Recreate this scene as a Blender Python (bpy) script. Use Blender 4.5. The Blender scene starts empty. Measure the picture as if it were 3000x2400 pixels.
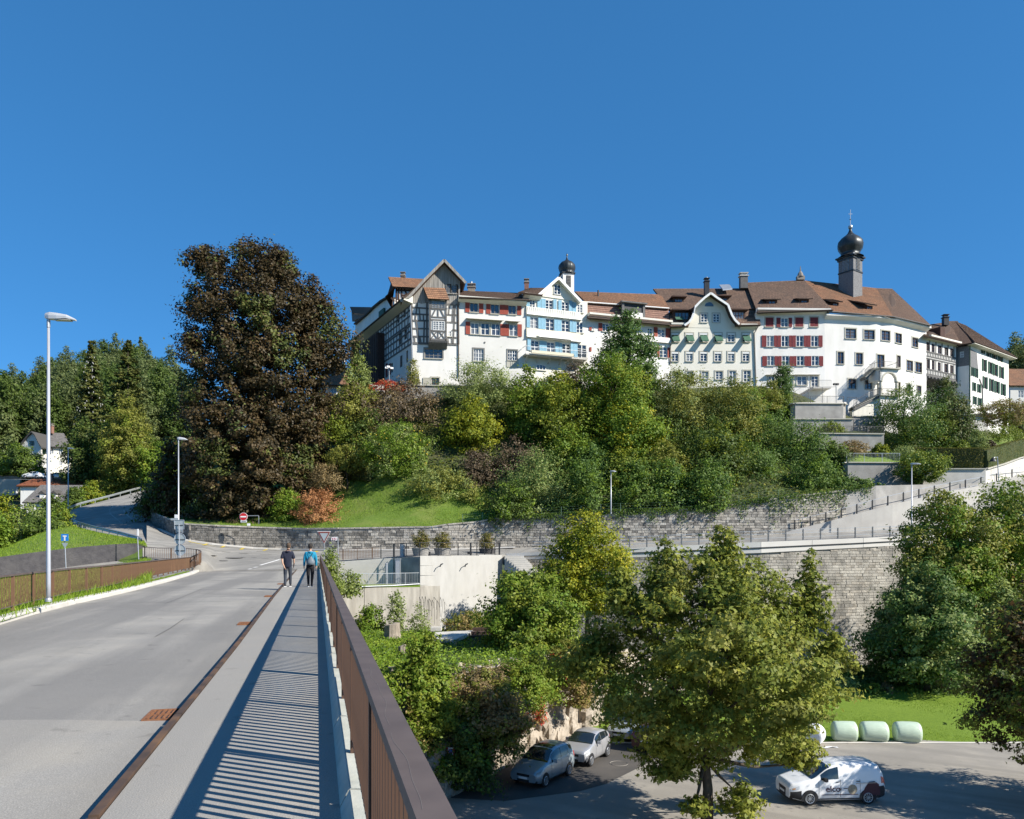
import bpy,math,random
import numpy as np
from mathutils import Vector,Matrix
SC=bpy.context.scene
R=math.radians
rng=random.Random(7)
npr=np.random.RandomState(7)
# camera, sky, sun, exposure
F,CX,HY,EYE=2250.0,1500.0,1605.0,1.65      # focal length,principal column,horizon row of the 3000 x 2400 photo;eye height
cam=bpy.data.cameras.new("camera")
cam.lens=27.0;cam.sensor_width=36.0;cam.shift_y=0.135
cam.clip_start=0.05;cam.clip_end=6000
camo=bpy.data.objects.new("camera",cam)
camo.location=(0,0,EYE);camo.rotation_euler=(R(90),0,0)
SC.collection.objects.link(camo);SC.camera=camo
SUN_DIR=Vector((1.27,-0.56,1.0)).normalized()   # towards the sun
SUN_EL=math.asin(SUN_DIR.z);SUN_AZ=math.atan2(SUN_DIR.x,SUN_DIR.y)
world=bpy.data.worlds.new("World");SC.world=world;world.use_nodes=True
wn=world.node_tree.nodes;wl=world.node_tree.links
sky=wn.new("ShaderNodeTexSky");sky.sky_type='NISHITA';sky.sun_disc=False
sky.sun_elevation=SUN_EL;sky.sun_rotation=SUN_AZ
sky.altitude=5000;sky.air_density=0.8;sky.dust_density=0.3;sky.ozone_density=6
wn["Background"].inputs[1].default_value=0.15
gm=wn.new("ShaderNodeGamma");gm.inputs[1].default_value=0.5;hs=wn.new("ShaderNodeHueSaturation");hs.inputs["Saturation"].default_value=1.62;hs.inputs["Hue"].default_value=0.502;hs.inputs["Value"].default_value=1.08
wl.new(sky.outputs[0],gm.inputs[0]);wl.new(gm.outputs[0],hs.inputs["Color"]);wl.new(hs.outputs[0],wn["Background"].inputs[0])
sun=bpy.data.lights.new("sun",'SUN');sun.energy=3.4;sun.angle=R(0.53);sun.color=(1.0,0.94,0.84)
suno=bpy.data.objects.new("sun",sun);suno.rotation_euler=(-SUN_DIR).to_track_quat('-Z','Y').to_euler()
SC.collection.objects.link(suno)
SC.view_settings.view_transform='Standard';SC.view_settings.look='None'
SC.view_settings.exposure=1.3;SC.view_settings.gamma=1.0;SC.view_settings.use_curve_mapping=False
SC.render.engine='CYCLES'
SC.cycles.max_bounces=6;SC.cycles.diffuse_bounces=4;SC.cycles.glossy_bounces=2
SC.cycles.transmission_bounces=3;SC.cycles.transparent_max_bounces=4
# surveying helpers: a bearing in the photo plus a distance is a place
def P(px,py,d):
	return Vector(((px - CX) / F * d,d,EYE + (HY - py) / F * d))
def G(px,py,z):
	return P(px,py,F * (EYE - z) / (py - HY))
def BR(o,d,z=0.0):
	"a place on the bridge: o metres beside the bridge axis, d metres ahead"
	return Vector((o - 572 / 2250 * d,d,z))
def lerp(a,b,t): return a + (b - a) * t
def pl(xs,x):
	"piecewise linear table"
	if x <= xs[0][0]: return xs[0][1]
	for (a,va),(b,vb) in zip(xs,xs[1:]):
		if x <= b: return lerp(va,vb,(x - a) / (b - a))
	return xs[-1][1]
# materials
MATS={}
def _new(name):
	m=bpy.data.materials.new(name);m.use_nodes=True
	nt=m.node_tree;b=nt.nodes["Principled BSDF"]
	return m,nt,b
def mat(name,c1,c2=None,scale=3.0,rough=0.8,bump=0.0,bscale=None,metal=0.0,spec=0.3,c3=None,s3=0.3,a3=0.5,coords='Object',stretch=(1,1,1),det=6.0,contrast=0.2):
	if name in MATS: return MATS[name]
	m,nt,b=_new(name);N,L=nt.nodes,nt.links
	b.inputs["Roughness"].default_value=rough;b.inputs["Metallic"].default_value=metal
	b.inputs["Specular IOR Level"].default_value=spec
	if c2 is None: c2=tuple(x * 0.82 for x in c1)
	tc=N.new("ShaderNodeTexCoord");mp=N.new("ShaderNodeMapping");mp.inputs["Scale"].default_value=stretch
	L.new(tc.outputs[coords],mp.inputs[0])
	n1=N.new("ShaderNodeTexNoise");n1.inputs["Scale"].default_value=scale;n1.inputs["Detail"].default_value=det
	L.new(mp.outputs[0],n1.inputs["Vector"])
	r1=N.new("ShaderNodeValToRGB")
	r1.color_ramp.elements[0].position=0.5 - contrast;r1.color_ramp.elements[1].position=0.5 + contrast
	r1.color_ramp.elements[0].color=(*c2,1);r1.color_ramp.elements[1].color=(*c1,1)
	L.new(n1.outputs["Fac"],r1.inputs[0]);out=r1.outputs[0]
	if c3 is not None:
		n3=N.new("ShaderNodeTexNoise");n3.inputs["Scale"].default_value=s3;n3.inputs["Detail"].default_value=5
		L.new(mp.outputs[0],n3.inputs["Vector"])
		r3=N.new("ShaderNodeMapRange");r3.inputs[1].default_value=0.45;r3.inputs[2].default_value=0.7;r3.inputs[4].default_value=a3
		L.new(n3.outputs["Fac"],r3.inputs[0])
		mx=N.new("ShaderNodeMix");mx.data_type='RGBA';mx.inputs[7].default_value=(*c3,1)
		L.new(r3.outputs[0],mx.inputs[0]);L.new(out,mx.inputs[6]);out=mx.outputs[2]
	L.new(out,b.inputs["Base Color"])
	if bump:
		nb=N.new("ShaderNodeTexNoise");nb.inputs["Scale"].default_value=bscale or scale * 4;nb.inputs["Detail"].default_value=4
		L.new(mp.outputs[0],nb.inputs["Vector"])
		bp=N.new("ShaderNodeBump");bp.inputs["Strength"].default_value=0.6;bp.inputs["Distance"].default_value=bump
		L.new(nb.outputs["Fac"],bp.inputs["Height"]);L.new(bp.outputs[0],b.inputs["Normal"])
	MATS[name]=m;return m
def asphalt(name,c1,c2,worn,dark,az=14.27):
	"aggregate speckle, mottling, long wheel-track streaks along the road, a few oil and dust stains"
	m,nt,b=_new(name);N,L=nt.nodes,nt.links
	b.inputs["Roughness"].default_value=0.9;b.inputs["Specular IOR Level"].default_value=0.25
	ge=N.new("ShaderNodeNewGeometry");mp=N.new("ShaderNodeMapping");mp.inputs["Rotation"].default_value=(0,0,R(-az));L.new(ge.outputs["Position"],mp.inputs[0])
	def noise(scale,det,stretch=None,lo=.4,hi=.6):
		n=N.new("ShaderNodeTexNoise");n.inputs["Scale"].default_value=scale;n.inputs["Detail"].default_value=det
		if stretch:
			q=N.new("ShaderNodeMapping");q.inputs["Scale"].default_value=stretch;L.new(mp.outputs[0],q.inputs[0]);L.new(q.outputs[0],n.inputs["Vector"])
		else: L.new(mp.outputs[0],n.inputs["Vector"])
		r=N.new("ShaderNodeMapRange");r.inputs[1].default_value=lo;r.inputs[2].default_value=hi;L.new(n.outputs["Fac"],r.inputs[0]);return r.outputs[0]
	def mix(f,a,col,k=1.0):
		x=N.new("ShaderNodeMix");x.data_type='RGBA'
		g=N.new("ShaderNodeMath");g.operation='MULTIPLY';g.inputs[1].default_value=k;L.new(f,g.inputs[0]);L.new(g.outputs[0],x.inputs[0])
		if isinstance(a,tuple): x.inputs[6].default_value=(*a,1)
		else: L.new(a,x.inputs[6])
		x.inputs[7].default_value=(*col,1);return x.outputs[2]
	sp=noise(75,3,None,.38,.66);c=mix(sp,c2,c1)
	c=mix(noise(.9,7,None,.42,.68),c,worn,.55);c=mix(noise(1.0,4,(.75,.035,1),.45,.6),c,dark,.75);c=mix(noise(.22,6,None,.46,.64),c,dark,.7)
	c=mix(noise(3.1,6,None,.64,.72),c,tuple(x * .62 for x in dark),.5);c=mix(noise(190,1,None,.62,.72),c,tuple(min(1,x * 1.5) for x in c1),.6);c=mix(noise(150,1,None,.64,.72),c,tuple(x * .5 for x in c2),.5)
	L.new(c,b.inputs["Base Color"])
	bp=N.new("ShaderNodeBump");bp.inputs["Distance"].default_value=.0012;L.new(sp,bp.inputs["Height"]);L.new(bp.outputs[0],b.inputs["Normal"])
	MATS[name]=m;return m
def leafmat(name,dark,mid,light,trans=0.36):
	if name in MATS: return MATS[name]
	m,nt,b=_new(name);N,L=nt.nodes,nt.links
	at=N.new("ShaderNodeAttribute");at.attribute_name="tint"
	dark,mid,light=((q[0] * 2.6,q[1] * 2.35,q[2] * 1.7) for q in (dark,mid,light))
	r=N.new("ShaderNodeValToRGB");e=r.color_ramp.elements
	e[0].position=0.05;e[0].color=(*dark,1);e[1].position=0.95;e[1].color=(*light,1)
	x=e.new(0.5);x.color=(*mid,1)
	L.new(at.outputs["Fac"],r.inputs[0]);L.new(r.outputs[0],b.inputs["Base Color"])
	b.inputs["Roughness"].default_value=0.55;b.inputs["Specular IOR Level"].default_value=0.25
	t=N.new("ShaderNodeBsdfTranslucent");L.new(r.outputs[0],t.inputs[0])
	mx=N.new("ShaderNodeMixShader");mx.inputs[0].default_value=trans
	L.new(b.outputs[0],mx.inputs[1]);L.new(t.outputs[0],mx.inputs[2])
	L.new(mx.outputs[0],N["Material Output"].inputs[0])
	MATS[name]=m;return m
def tintmat(name,cols,rough=0.9,scale=4.0,var=0.35,bump=0.02,bscale=25):
	"surface whose pieces differ: a per-object random colour from COLS, with grain"
	if name in MATS: return MATS[name]
	m,nt,b=_new(name);N,L=nt.nodes,nt.links
	oi=N.new("ShaderNodeObjectInfo");at=N.new("ShaderNodeAttribute");at.attribute_name="tint"
	ad=N.new("ShaderNodeMath");ad.operation='ADD';L.new(oi.outputs["Random"],ad.inputs[0]);L.new(at.outputs["Fac"],ad.inputs[1])
	fr=N.new("ShaderNodeMath");fr.operation='FRACT';L.new(ad.outputs[0],fr.inputs[0])
	r=N.new("ShaderNodeValToRGB");e=r.color_ramp.elements
	n=len(cols)
	e[0].position=0;e[0].color=(*cols[0],1);e[1].position=1;e[1].color=(*cols[-1],1)
	for i in range(1,n - 1):
		x=e.new(i / (n - 1));x.color=(*cols[i],1)
	L.new(fr.outputs[0],r.inputs[0])
	tc=N.new("ShaderNodeTexCoord");no=N.new("ShaderNodeTexNoise");no.inputs["Scale"].default_value=scale;no.inputs["Detail"].default_value=6
	ge=N.new("ShaderNodeNewGeometry");L.new(ge.outputs["Position"],no.inputs["Vector"])
	mr=N.new("ShaderNodeMapRange");mr.inputs[1].default_value=0.3;mr.inputs[2].default_value=0.7
	mr.inputs[3].default_value=1 - var;mr.inputs[4].default_value=1 + var * 0.6
	L.new(no.outputs["Fac"],mr.inputs[0])
	mu=N.new("ShaderNodeMix");mu.data_type='RGBA';mu.blend_type='MULTIPLY';mu.inputs[0].default_value=1
	L.new(r.outputs[0],mu.inputs[6]);L.new(mr.outputs[0],mu.inputs[7]);L.new(mu.outputs[2],b.inputs["Base Color"])
	b.inputs["Roughness"].default_value=rough;b.inputs["Specular IOR Level"].default_value=0.2
	nb=N.new("ShaderNodeTexNoise");nb.inputs["Scale"].default_value=bscale;L.new(ge.outputs["Position"],nb.inputs["Vector"])
	bp=N.new("ShaderNodeBump");bp.inputs["Distance"].default_value=bump;L.new(nb.outputs["Fac"],bp.inputs["Height"]);L.new(bp.outputs[0],b.inputs["Normal"])
	MATS[name]=m;return m
def glassmat(name,c=(0.02,0.03,0.04),rough=0.06,spec=0.9):
	if name in MATS: return MATS[name]
	m,nt,b=_new(name)
	b.inputs["Base Color"].default_value=(*c,1);b.inputs["Roughness"].default_value=rough
	b.inputs["Specular IOR Level"].default_value=spec;b.inputs["IOR"].default_value=1.6
	MATS[name]=m;return m
def roofmat(name,c1,c2,c3,lichen=0.3):
	"tile rows: UV in metres, one brick per tile, colours wander"
	if name in MATS: return MATS[name]
	m,nt,b=_new(name);N,L=nt.nodes,nt.links
	uv=N.new("ShaderNodeUVMap");br=N.new("ShaderNodeTexBrick")
	br.inputs["Scale"].default_value=1.0;br.inputs["Brick Width"].default_value=0.24;br.inputs["Row Height"].default_value=0.34
	br.inputs["Mortar Size"].default_value=0.018;br.inputs["Color1"].default_value=(*c1,1);br.inputs["Color2"].default_value=(*c2,1)
	br.inputs["Mortar"].default_value=(*(x * 0.35 for x in c2),1);br.inputs["Bias"].default_value=0.0
	L.new(uv.outputs[0],br.inputs["Vector"])
	no=N.new("ShaderNodeTexNoise");no.inputs["Scale"].default_value=0.55;no.inputs["Detail"].default_value=9;no.inputs["Roughness"].default_value=0.7
	L.new(uv.outputs[0],no.inputs["Vector"])
	mr=N.new("ShaderNodeMapRange");mr.inputs[1].default_value=0.42;mr.inputs[2].default_value=0.72;mr.inputs[4].default_value=0.85
	L.new(no.outputs["Fac"],mr.inputs[0])
	mx=N.new("ShaderNodeMix");mx.data_type='RGBA';mx.inputs[7].default_value=(*c3,1);L.new(mr.outputs[0],mx.inputs[0]);L.new(br.outputs["Color"],mx.inputs[6])
	n2=N.new("ShaderNodeTexNoise");n2.inputs["Scale"].default_value=3.2;n2.inputs["Detail"].default_value=4
	L.new(uv.outputs[0],n2.inputs["Vector"])
	m2=N.new("ShaderNodeMapRange");m2.inputs[1].default_value=0.6;m2.inputs[2].default_value=0.7;m2.inputs[4].default_value=lichen
	L.new(n2.outputs["Fac"],m2.inputs[0])
	mx2=N.new("ShaderNodeMix");mx2.data_type='RGBA';mx2.inputs[7].default_value=(0.32,0.25,0.18,1)
	L.new(m2.outputs[0],mx2.inputs[0]);L.new(mx.outputs[2],mx2.inputs[6]);L.new(mx2.outputs[2],b.inputs["Base Color"])
	b.inputs["Roughness"].default_value=0.85;b.inputs["Specular IOR Level"].default_value=0.2
	bp=N.new("ShaderNodeBump");bp.inputs["Distance"].default_value=0.03;L.new(br.outputs["Fac"],bp.inputs["Height"]);bp.invert=True;L.new(bp.outputs[0],b.inputs["Normal"])
	MATS[name]=m;return m
# mesh builder
class MB:
	def __init__(s): s.v=[];s.f=[];s.uv={};s.t=[]
	def face(s,pts,uv=None):
		i=len(s.v);s.v += [tuple(p) for p in pts];s.f.append(tuple(range(i,i + len(pts))))
		if uv: s.uv[len(s.f) - 1]=uv
	def grid(s,rows):
		"shared-vertex sheet from rows of points"
		i=len(s.v);n=len(rows[0])
		for r in rows: s.v += [tuple(p) for p in r]
		for a in range(len(rows) - 1):
			for b in range(n - 1):
				k=i + a * n + b
				s.f.append((k,k + 1,k + n + 1,k + n))
	def box(s,c,size,ax=None,az=0.0,taper=1.0):
		"box centred at c; az = turn about z, or ax = three axis vectors"
		if ax is None:
			ca,sa=math.cos(az),math.sin(az);ax=(Vector((ca,sa,0)),Vector((-sa,ca,0)),Vector((0,0,1)))
		c=Vector(c);hx,hy,hz=size[0] / 2,size[1] / 2,size[2] / 2
		i=len(s.v)
		for sz in (-1,1):
			k=taper if sz > 0 else 1
			for sx,sy in ((-1,-1),(1,-1),(1,1),(-1,1)):
				s.v.append(tuple(c + ax[0] * (sx * hx * k) + ax[1] * (sy * hy * k) + ax[2] * (sz * hz)))
		for q in ((0,3,2,1),(4,5,6,7),(0,1,5,4),(1,2,6,5),(2,3,7,6),(3,0,4,7)):
			s.f.append(tuple(i + k for k in q))
	def bar(s,a,b,w,h=None,up=(0,0,1)):
		"rectangular bar from a to b"
		a,b=Vector(a),Vector(b);h=h or w
		x=(b - a);l=x.length
		if l < 1e-6: return
		x.normalize();up=Vector(up)
		if abs(x.dot(up)) > 0.98: up=Vector((0,1,0)) if abs(x.y) < 0.9 else Vector((1,0,0))
		y=up.cross(x).normalized();z=x.cross(y)
		s.box((a + b) / 2,(l,w,h),(x,y,z))
	def tube(s,pts,rad,n=8,cap=True):
		pts=[Vector(p) for p in pts]
		if not hasattr(rad,'__len__'): rad=[rad] * len(pts)
		i=len(s.v);m=len(pts);ref=None
		for k,p in enumerate(pts):
			d=(pts[min(k + 1,m - 1)] - pts[max(k - 1,0)]).normalized()
			if ref is None:
				ref=Vector((1,0,0)) if abs(d.x) < 0.8 else Vector((0,1,0))
			y=d.cross(ref).normalized();ref=y.cross(d).normalized()
			for j in range(n):
				a=2 * math.pi * j / n
				s.v.append(tuple(p + (ref * math.cos(a) + y * math.sin(a)) * rad[k]))
		for k in range(m - 1):
			for j in range(n):
				a,b=i + k * n + j,i + k * n + (j + 1) % n
				s.f.append((a,b,b + n,a + n))
		if cap:
			s.f.append(tuple(i + j for j in range(n))[::-1]);s.f.append(tuple(i + (m - 1) * n + j for j in range(n)))
	def lathe(s,prof,c=(0,0,0),n=16):
		c=Vector(c);i=len(s.v)
		for r,z in prof:
			for j in range(n):
				a=2 * math.pi * j / n
				s.v.append((c.x + r * math.cos(a),c.y + r * math.sin(a),c.z + z))
		for k in range(len(prof) - 1):
			for j in range(n):
				a,b=i + k * n + j,i + k * n + (j + 1) % n
				s.f.append((a,b,b + n,a + n))
		s.f.append(tuple(i + j for j in range(n))[::-1]);s.f.append(tuple(i + (len(prof) - 1) * n + j for j in range(n)))
	def prism(s,pts,vec):
		"solid from a planar outline pushed along vec"
		pts=[Vector(p) for p in pts];vec=Vector(vec);i=len(s.v);n=len(pts)
		s.v += [tuple(p) for p in pts] + [tuple(p + vec) for p in pts]
		s.f.append(tuple(range(i,i + n)));s.f.append(tuple(range(i + 2 * n - 1,i + n - 1,-1)))
		for k in range(n):
			a,b=i + k,i + (k + 1) % n
			s.f.append((b,a,a + n,b + n))
	def mesh(s,name,m=None,off=None,smooth=False):
		me=bpy.data.meshes.new(name)
		v=s.v
		if off is not None: v=[(a - off[0],b - off[1],c - off[2]) for a,b,c in v]
		me.from_pydata(v,[],s.f)
		if s.uv:
			ul=me.uv_layers.new(name="UVMap").data
			for fi,uv in s.uv.items():
				for li,q in zip(me.polygons[fi].loop_indices,uv): ul[li].uv=q
		if m is not None: me.materials.append(m)
		if smooth: me.polygons.foreach_set("use_smooth",[True] * len(me.polygons))
		me.update();return me
def link(o,parent=None):
	SC.collection.objects.link(o)
	if parent is not None: o.parent=parent
	return o
def tag(o,label=None,cat=None,group=None,kind=None):
	if label: o["label"]=label
	if cat: o["category"]=cat
	if group: o["group"]=group
	if kind: o["kind"]=kind
	return o
def wloc(o):
	v=Vector((0,0,0))
	while o is not None: v += o.location;o=o.parent
	return v
def thing(name,label,cat,loc=(0,0,0),group=None,rz=0.0):
	o=bpy.data.objects.new(name,None);o.empty_display_size=0.2
	o.location=loc;o.rotation_euler=(0,0,rz);link(o);return tag(o,label,cat,group)
def part(name,mb,m,parent,world=True,smooth=False,kind=None,label=None):
	"one mesh object; world=True: the builder holds world coordinates (parents unrotated)"
	me=mb.mesh(name,m,wloc(parent) if (world and parent is not None) else None,smooth)
	o=link(bpy.data.objects.new(name,me),parent)
	if kind: o["kind"]=kind
	if label: o["label"]=label
	return o
def solo(name,mb,m,label,cat,group=None,loc=None,smooth=False):
	"a thing that is one mesh"
	me=mb.mesh(name,m,loc,smooth)
	o=link(bpy.data.objects.new(name,me))
	if loc is not None: o.location=loc
	return tag(o,label,cat,group)
def struct(name,mb,m,smooth=False,kind="structure"):
	o=link(bpy.data.objects.new(name,mb.mesh(name,m,None,smooth)));o["kind"]=kind;return o
def inst(name,me,parent,loc,rz=0.0,scale=None,world=True):
	o=bpy.data.objects.new(name,me)
	o.location=Vector(loc) - (wloc(parent) if world and parent is not None else Vector((0,0,0)))
	o.rotation_euler=(0,0,rz)
	if scale is not None: o.scale=scale
	return link(o,parent)
def clone(o,loc=None,rz=None,**props):
	c=o.copy();link(c)
	for ch in list(o.children):
		k=ch.copy();link(k,c)
		for g in ch.children: link(g.copy(),k)
	if loc is not None: c.location=loc
	if rz is not None: c.rotation_euler=(0,0,rz)
	for k,v in props.items(): c[k]=v
	return c
def piece(par,name,mb,m,smooth=False):
	"a piece of the setting, child of the surface it belongs to (all at the origin)"
	return link(bpy.data.objects.new(name,mb.mesh(name,m,None,smooth)),par)
# materials of the ground and walls
M_road=asphalt("asphalt",(.36,.342,.308),(.215,.205,.188),(.36,.335,.29),(.175,.168,.158))
M_road2=asphalt("asphalt_pale",(.37,.35,.315),(.26,.248,.226),(.42,.375,.30),(.235,.222,.20))
M_walk=asphalt("walkway_asphalt",(.37,.352,.318),(.27,.258,.236),(.40,.355,.29),(.25,.238,.218))
M_roadfar=asphalt("asphalt_street",(.31,.297,.272),(.24,.23,.212),(.34,.32,.28),(.19,.183,.17),-20)
M_lot=asphalt("parking_asphalt",(.34,.312,.27),(.255,.236,.206),(.37,.335,.28),(.22,.203,.178),60)
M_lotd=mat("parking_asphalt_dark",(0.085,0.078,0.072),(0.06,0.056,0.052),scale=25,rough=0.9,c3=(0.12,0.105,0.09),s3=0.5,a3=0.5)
M_grass=mat("lawn_grass",(0.165,0.245,0.022),(0.11,0.18,0.014),scale=5,rough=0.95,bump=0.05,bscale=30,c3=(0.17,0.25,0.03),s3=0.25,a3=0.6,det=9)
M_grass2=mat("bank_grass",(0.13,0.20,0.03),(0.085,0.145,0.018),scale=4,rough=0.95,bump=0.06,bscale=22,c3=(0.20,0.21,0.06),s3=0.4,a3=0.55,det=9)
M_soil=mat("hillside_soil",(0.07,0.085,0.03),(0.03,0.05,0.015),scale=1.4,rough=1.0,bump=0.2,bscale=3,c3=(0.10,0.08,0.05),s3=0.3,a3=0.5)
M_conc=mat("concrete_pale",(0.60,0.57,0.52),(0.50,0.48,0.44),scale=1.2,rough=0.9,bump=0.01,bscale=12,c3=(0.42,0.40,0.36),s3=0.5,a3=0.3)
M_concn=mat("concrete_new",(0.45,0.44,0.415),(0.39,0.38,0.355),scale=1.4,rough=0.9,c3=(0.42,0.405,0.37),s3=0.5,a3=0.55,stretch=(1.5,1.5,.5),det=9)
M_conco=mat("concrete_old",(0.40,0.375,0.33),(0.26,0.245,0.215),scale=1.1,rough=0.95,bump=0.015,bscale=9,c3=(0.24,0.22,0.19),s3=0.8,a3=0.6,stretch=(2.2,2.2,0.5),det=9)
M_rampw=mat("ramp_concrete",(0.43,0.415,0.385),(0.37,0.355,0.33),scale=0.8,rough=0.9,c3=(0.33,0.315,0.29),s3=0.3,a3=0.5)
M_beam=mat("beam_concrete",(0.60,0.585,0.55),(0.54,0.525,0.495),scale=0.8,rough=0.9,c3=(0.48,0.465,0.435),s3=0.4,a3=0.5)
M_plast=mat("plaster_grey",(0.40,0.385,0.36),(0.27,0.26,0.245),scale=0.9,rough=0.95,bump=0.02,bscale=14,c3=(0.2,0.19,0.175),s3=0.4,a3=0.6,det=9)
M_ledge=mat("ledge_stone",(0.50,0.50,0.44),(0.36,0.37,0.33),scale=6,rough=0.9,bump=0.006,bscale=40,c3=(0.33,0.34,0.26),s3=3,a3=0.5)
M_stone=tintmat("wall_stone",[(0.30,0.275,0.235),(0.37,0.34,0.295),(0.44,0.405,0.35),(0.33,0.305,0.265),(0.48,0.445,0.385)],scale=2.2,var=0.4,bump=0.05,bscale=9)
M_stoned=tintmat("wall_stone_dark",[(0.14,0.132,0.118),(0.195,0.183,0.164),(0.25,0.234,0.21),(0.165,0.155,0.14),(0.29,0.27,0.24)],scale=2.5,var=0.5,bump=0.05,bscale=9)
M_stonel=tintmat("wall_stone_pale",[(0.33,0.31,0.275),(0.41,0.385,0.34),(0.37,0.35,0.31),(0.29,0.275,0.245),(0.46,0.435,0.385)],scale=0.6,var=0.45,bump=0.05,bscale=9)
M_mort=mat("wall_mortar",(0.50,0.475,0.42),(0.38,0.36,0.32),scale=1.5,rough=1.0,bump=0.03,bscale=12,c3=(0.2,0.19,0.17),s3=0.3,a3=0.5)
M_rock=mat("cliff_rock",(0.52,0.46,0.385),(0.24,0.20,0.155),scale=1.6,rough=1.0,bump=0.15,bscale=6,c3=(0.15,0.115,0.08),s3=0.8,a3=0.75,det=12)
M_rust=mat("rusty_steel",(0.085,0.055,0.042),(0.05,0.036,0.030),scale=4,rough=0.85,bump=0.003,bscale=60,c3=(0.22,0.12,0.06),s3=2.2,a3=0.5)
M_rail=mat("brown_rail_paint",(0.115,0.090,0.082),(0.085,0.066,0.060),scale=5,rough=0.6,spec=0.4,c3=(0.13,0.10,0.085),s3=2.5,a3=0.35)
M_bar=mat("brown_bar_paint",(0.105,0.058,0.038),(0.075,0.043,0.030),scale=3,rough=0.65,spec=0.35)
M_barl=mat("weathered_bar_paint",(0.19,0.105,0.058),(0.12,0.066,0.04),scale=1.2,rough=0.75,c3=(0.19,0.115,0.06),s3=0.5,a3=0.5)
M_galv=mat("galvanised_steel",(0.46,0.48,0.50),(0.38,0.40,0.42),scale=6,rough=0.45,metal=0.6,spec=0.5)
M_pole=mat("pole_grey",(0.44,0.455,0.49),(0.40,0.415,0.445),scale=4,rough=0.4,metal=0.3,spec=0.5)
M_dkmet=mat("dark_metal",(0.045,0.047,0.05),(0.03,0.031,0.034),scale=4,rough=0.5)
M_white=mat("white_paint",(0.80,0.79,0.76),(0.72,0.71,0.68),scale=8,rough=0.8)
M_yel=mat("yellow_paint",(0.62,0.46,0.05),(0.52,0.38,0.05),scale=8,rough=0.8)
M_tar=mat("tar_seam",(0.06,0.06,0.06),(0.11,0.11,0.11),scale=20,rough=0.9)
M_bark=mat("bark",(0.12,0.095,0.07),(0.06,0.048,0.036),scale=4,rough=1.0,bump=0.03,bscale=16,stretch=(3,3,0.6))
# terrain as tables: bearing column -> distance and height
UW=[(380,1488,1462,110),(405,1500,1470,105),(470,1552,1508,92),(545,1584,1533,81),(640,1597,1538,81),(760,1608,1543,82),(834,1611,1545,82),
	  (900,1612,1547,81),(1000,1613,1546,80),(1290,1612,1541,80),(1440,1607,1528,81),(1560,1603,1518,81),(1790,1592,1502,80.5),
	  (1975,1582,1498,80.5),(2160,1573,1478,81),(2330,1562,1455,81.5),(2465,1540,1440,83),(2567,1520,1423,84),(2746,1480,1419,88),(2900,1450,1415,92),(3300,1400,1380,104)]
def col(tab,i): return [(r[0],r[i]) for r in tab]
def uw_base(px): return P(px,pl(col(UW,1),px),pl(col(UW,3),px))
def uw_top(px): return P(px,pl(col(UW,2),px),pl(col(UW,3),px))
HB=[(380,1446,150),(560,1390,150),(720,1300,140),(860,1205,130),(950,1165,121),(1040,1142,113),(1204,1130,104),(1344,1130,105),(1541,1135,107),(1722,1140,110),(1963,1140,114),
	  (2214,1130,114),(2330,1150,113),(2418,1190,113),(2520,1235,113),(2715,1215,122),(2840,1195,130),(3000,1230,145),(3400,1230,160)]
def hillz(px,d):
	a=uw_top(px);db=pl(col(HB,2),px);b=P(px,pl(col(HB,1),px),db)
	s=(d - a.y) / (db - a.y)
	if s >= 1: return b.z
	return a.z - 0.12 + (b.z - a.z) * (max(0,s) ** pl([(2250,1.35),(2450,2.2)],px))
def hill(px,d): return Vector(((px - CX) / F * d,d,hillz(px,d)))
LZ=[(60,0.8),(80,1.6),(100,3.0),(120,5.4),(140,8.6),(160,13),(180,18.5),(230,32),(300,55),(360,66),(480,66)]
def leftz(px,d): return pl(LZ,d) * (1 - 0.10 * math.sin(px * 0.011 + 1))
def left(px,d): return Vector(((px - CX) / F * d,d,leftz(px,d)))
BF=[(700,30.5),(1050,31),(1200,33.2),(1342,36.4),(1430,38.9),(1527,42.5),(1657,46.9),(1755,50.9),(1850,54.5),(2000,60)]   # foot of the cliff
BT=[(700,33.5),(1200,36.2),(1342,39.0),(1430,41.2),(1527,44.3),(1657,48.4),(1755,52.4),(1850,57.5),(2000,64)]             # its upper edge
def benchz(px,d):
	f,t=pl(BF,px),pl(BT,px);zt=pl([(700,-4.3),(1342,-4.7),(1657,-4.9),(1850,-6.0),(2000,-8.5)],px)
	zw=pl([(700,-4.5),(1000,-5.4),(1470,-5.9),(1700,-6.2),(2000,-9)],px)
	if d <= f: return -10.0
	if d <= t: return -10 + (zt + 10) * ((d - f) / (t - f)) ** 0.75
	return lerp(zt,zw,min(1,(d - t) / (67 - t)))
def bench(px,d): return Vector(((px - CX) / F * d,d,benchz(px,d)))
# setting: ground to the horizon, valley floor
mb=MB();mb.face([(-3000,-800,-10.3),(3000,-800,-10.3),(3000,4000,-10.3),(-3000,4000,-10.3)])
struct("ground",mb,M_soil)
mb=MB();mb.grid([[(x,y,-10.0) for x in np.linspace(-14,62,20)] for y in (18,30,40,50,62)])
struct("parking_lot",mb,M_lot)
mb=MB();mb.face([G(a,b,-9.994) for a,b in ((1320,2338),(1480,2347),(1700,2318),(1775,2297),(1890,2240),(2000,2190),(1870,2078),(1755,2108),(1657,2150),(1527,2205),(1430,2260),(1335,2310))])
struct("asphalt_patch",mb,M_lotd)
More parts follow.
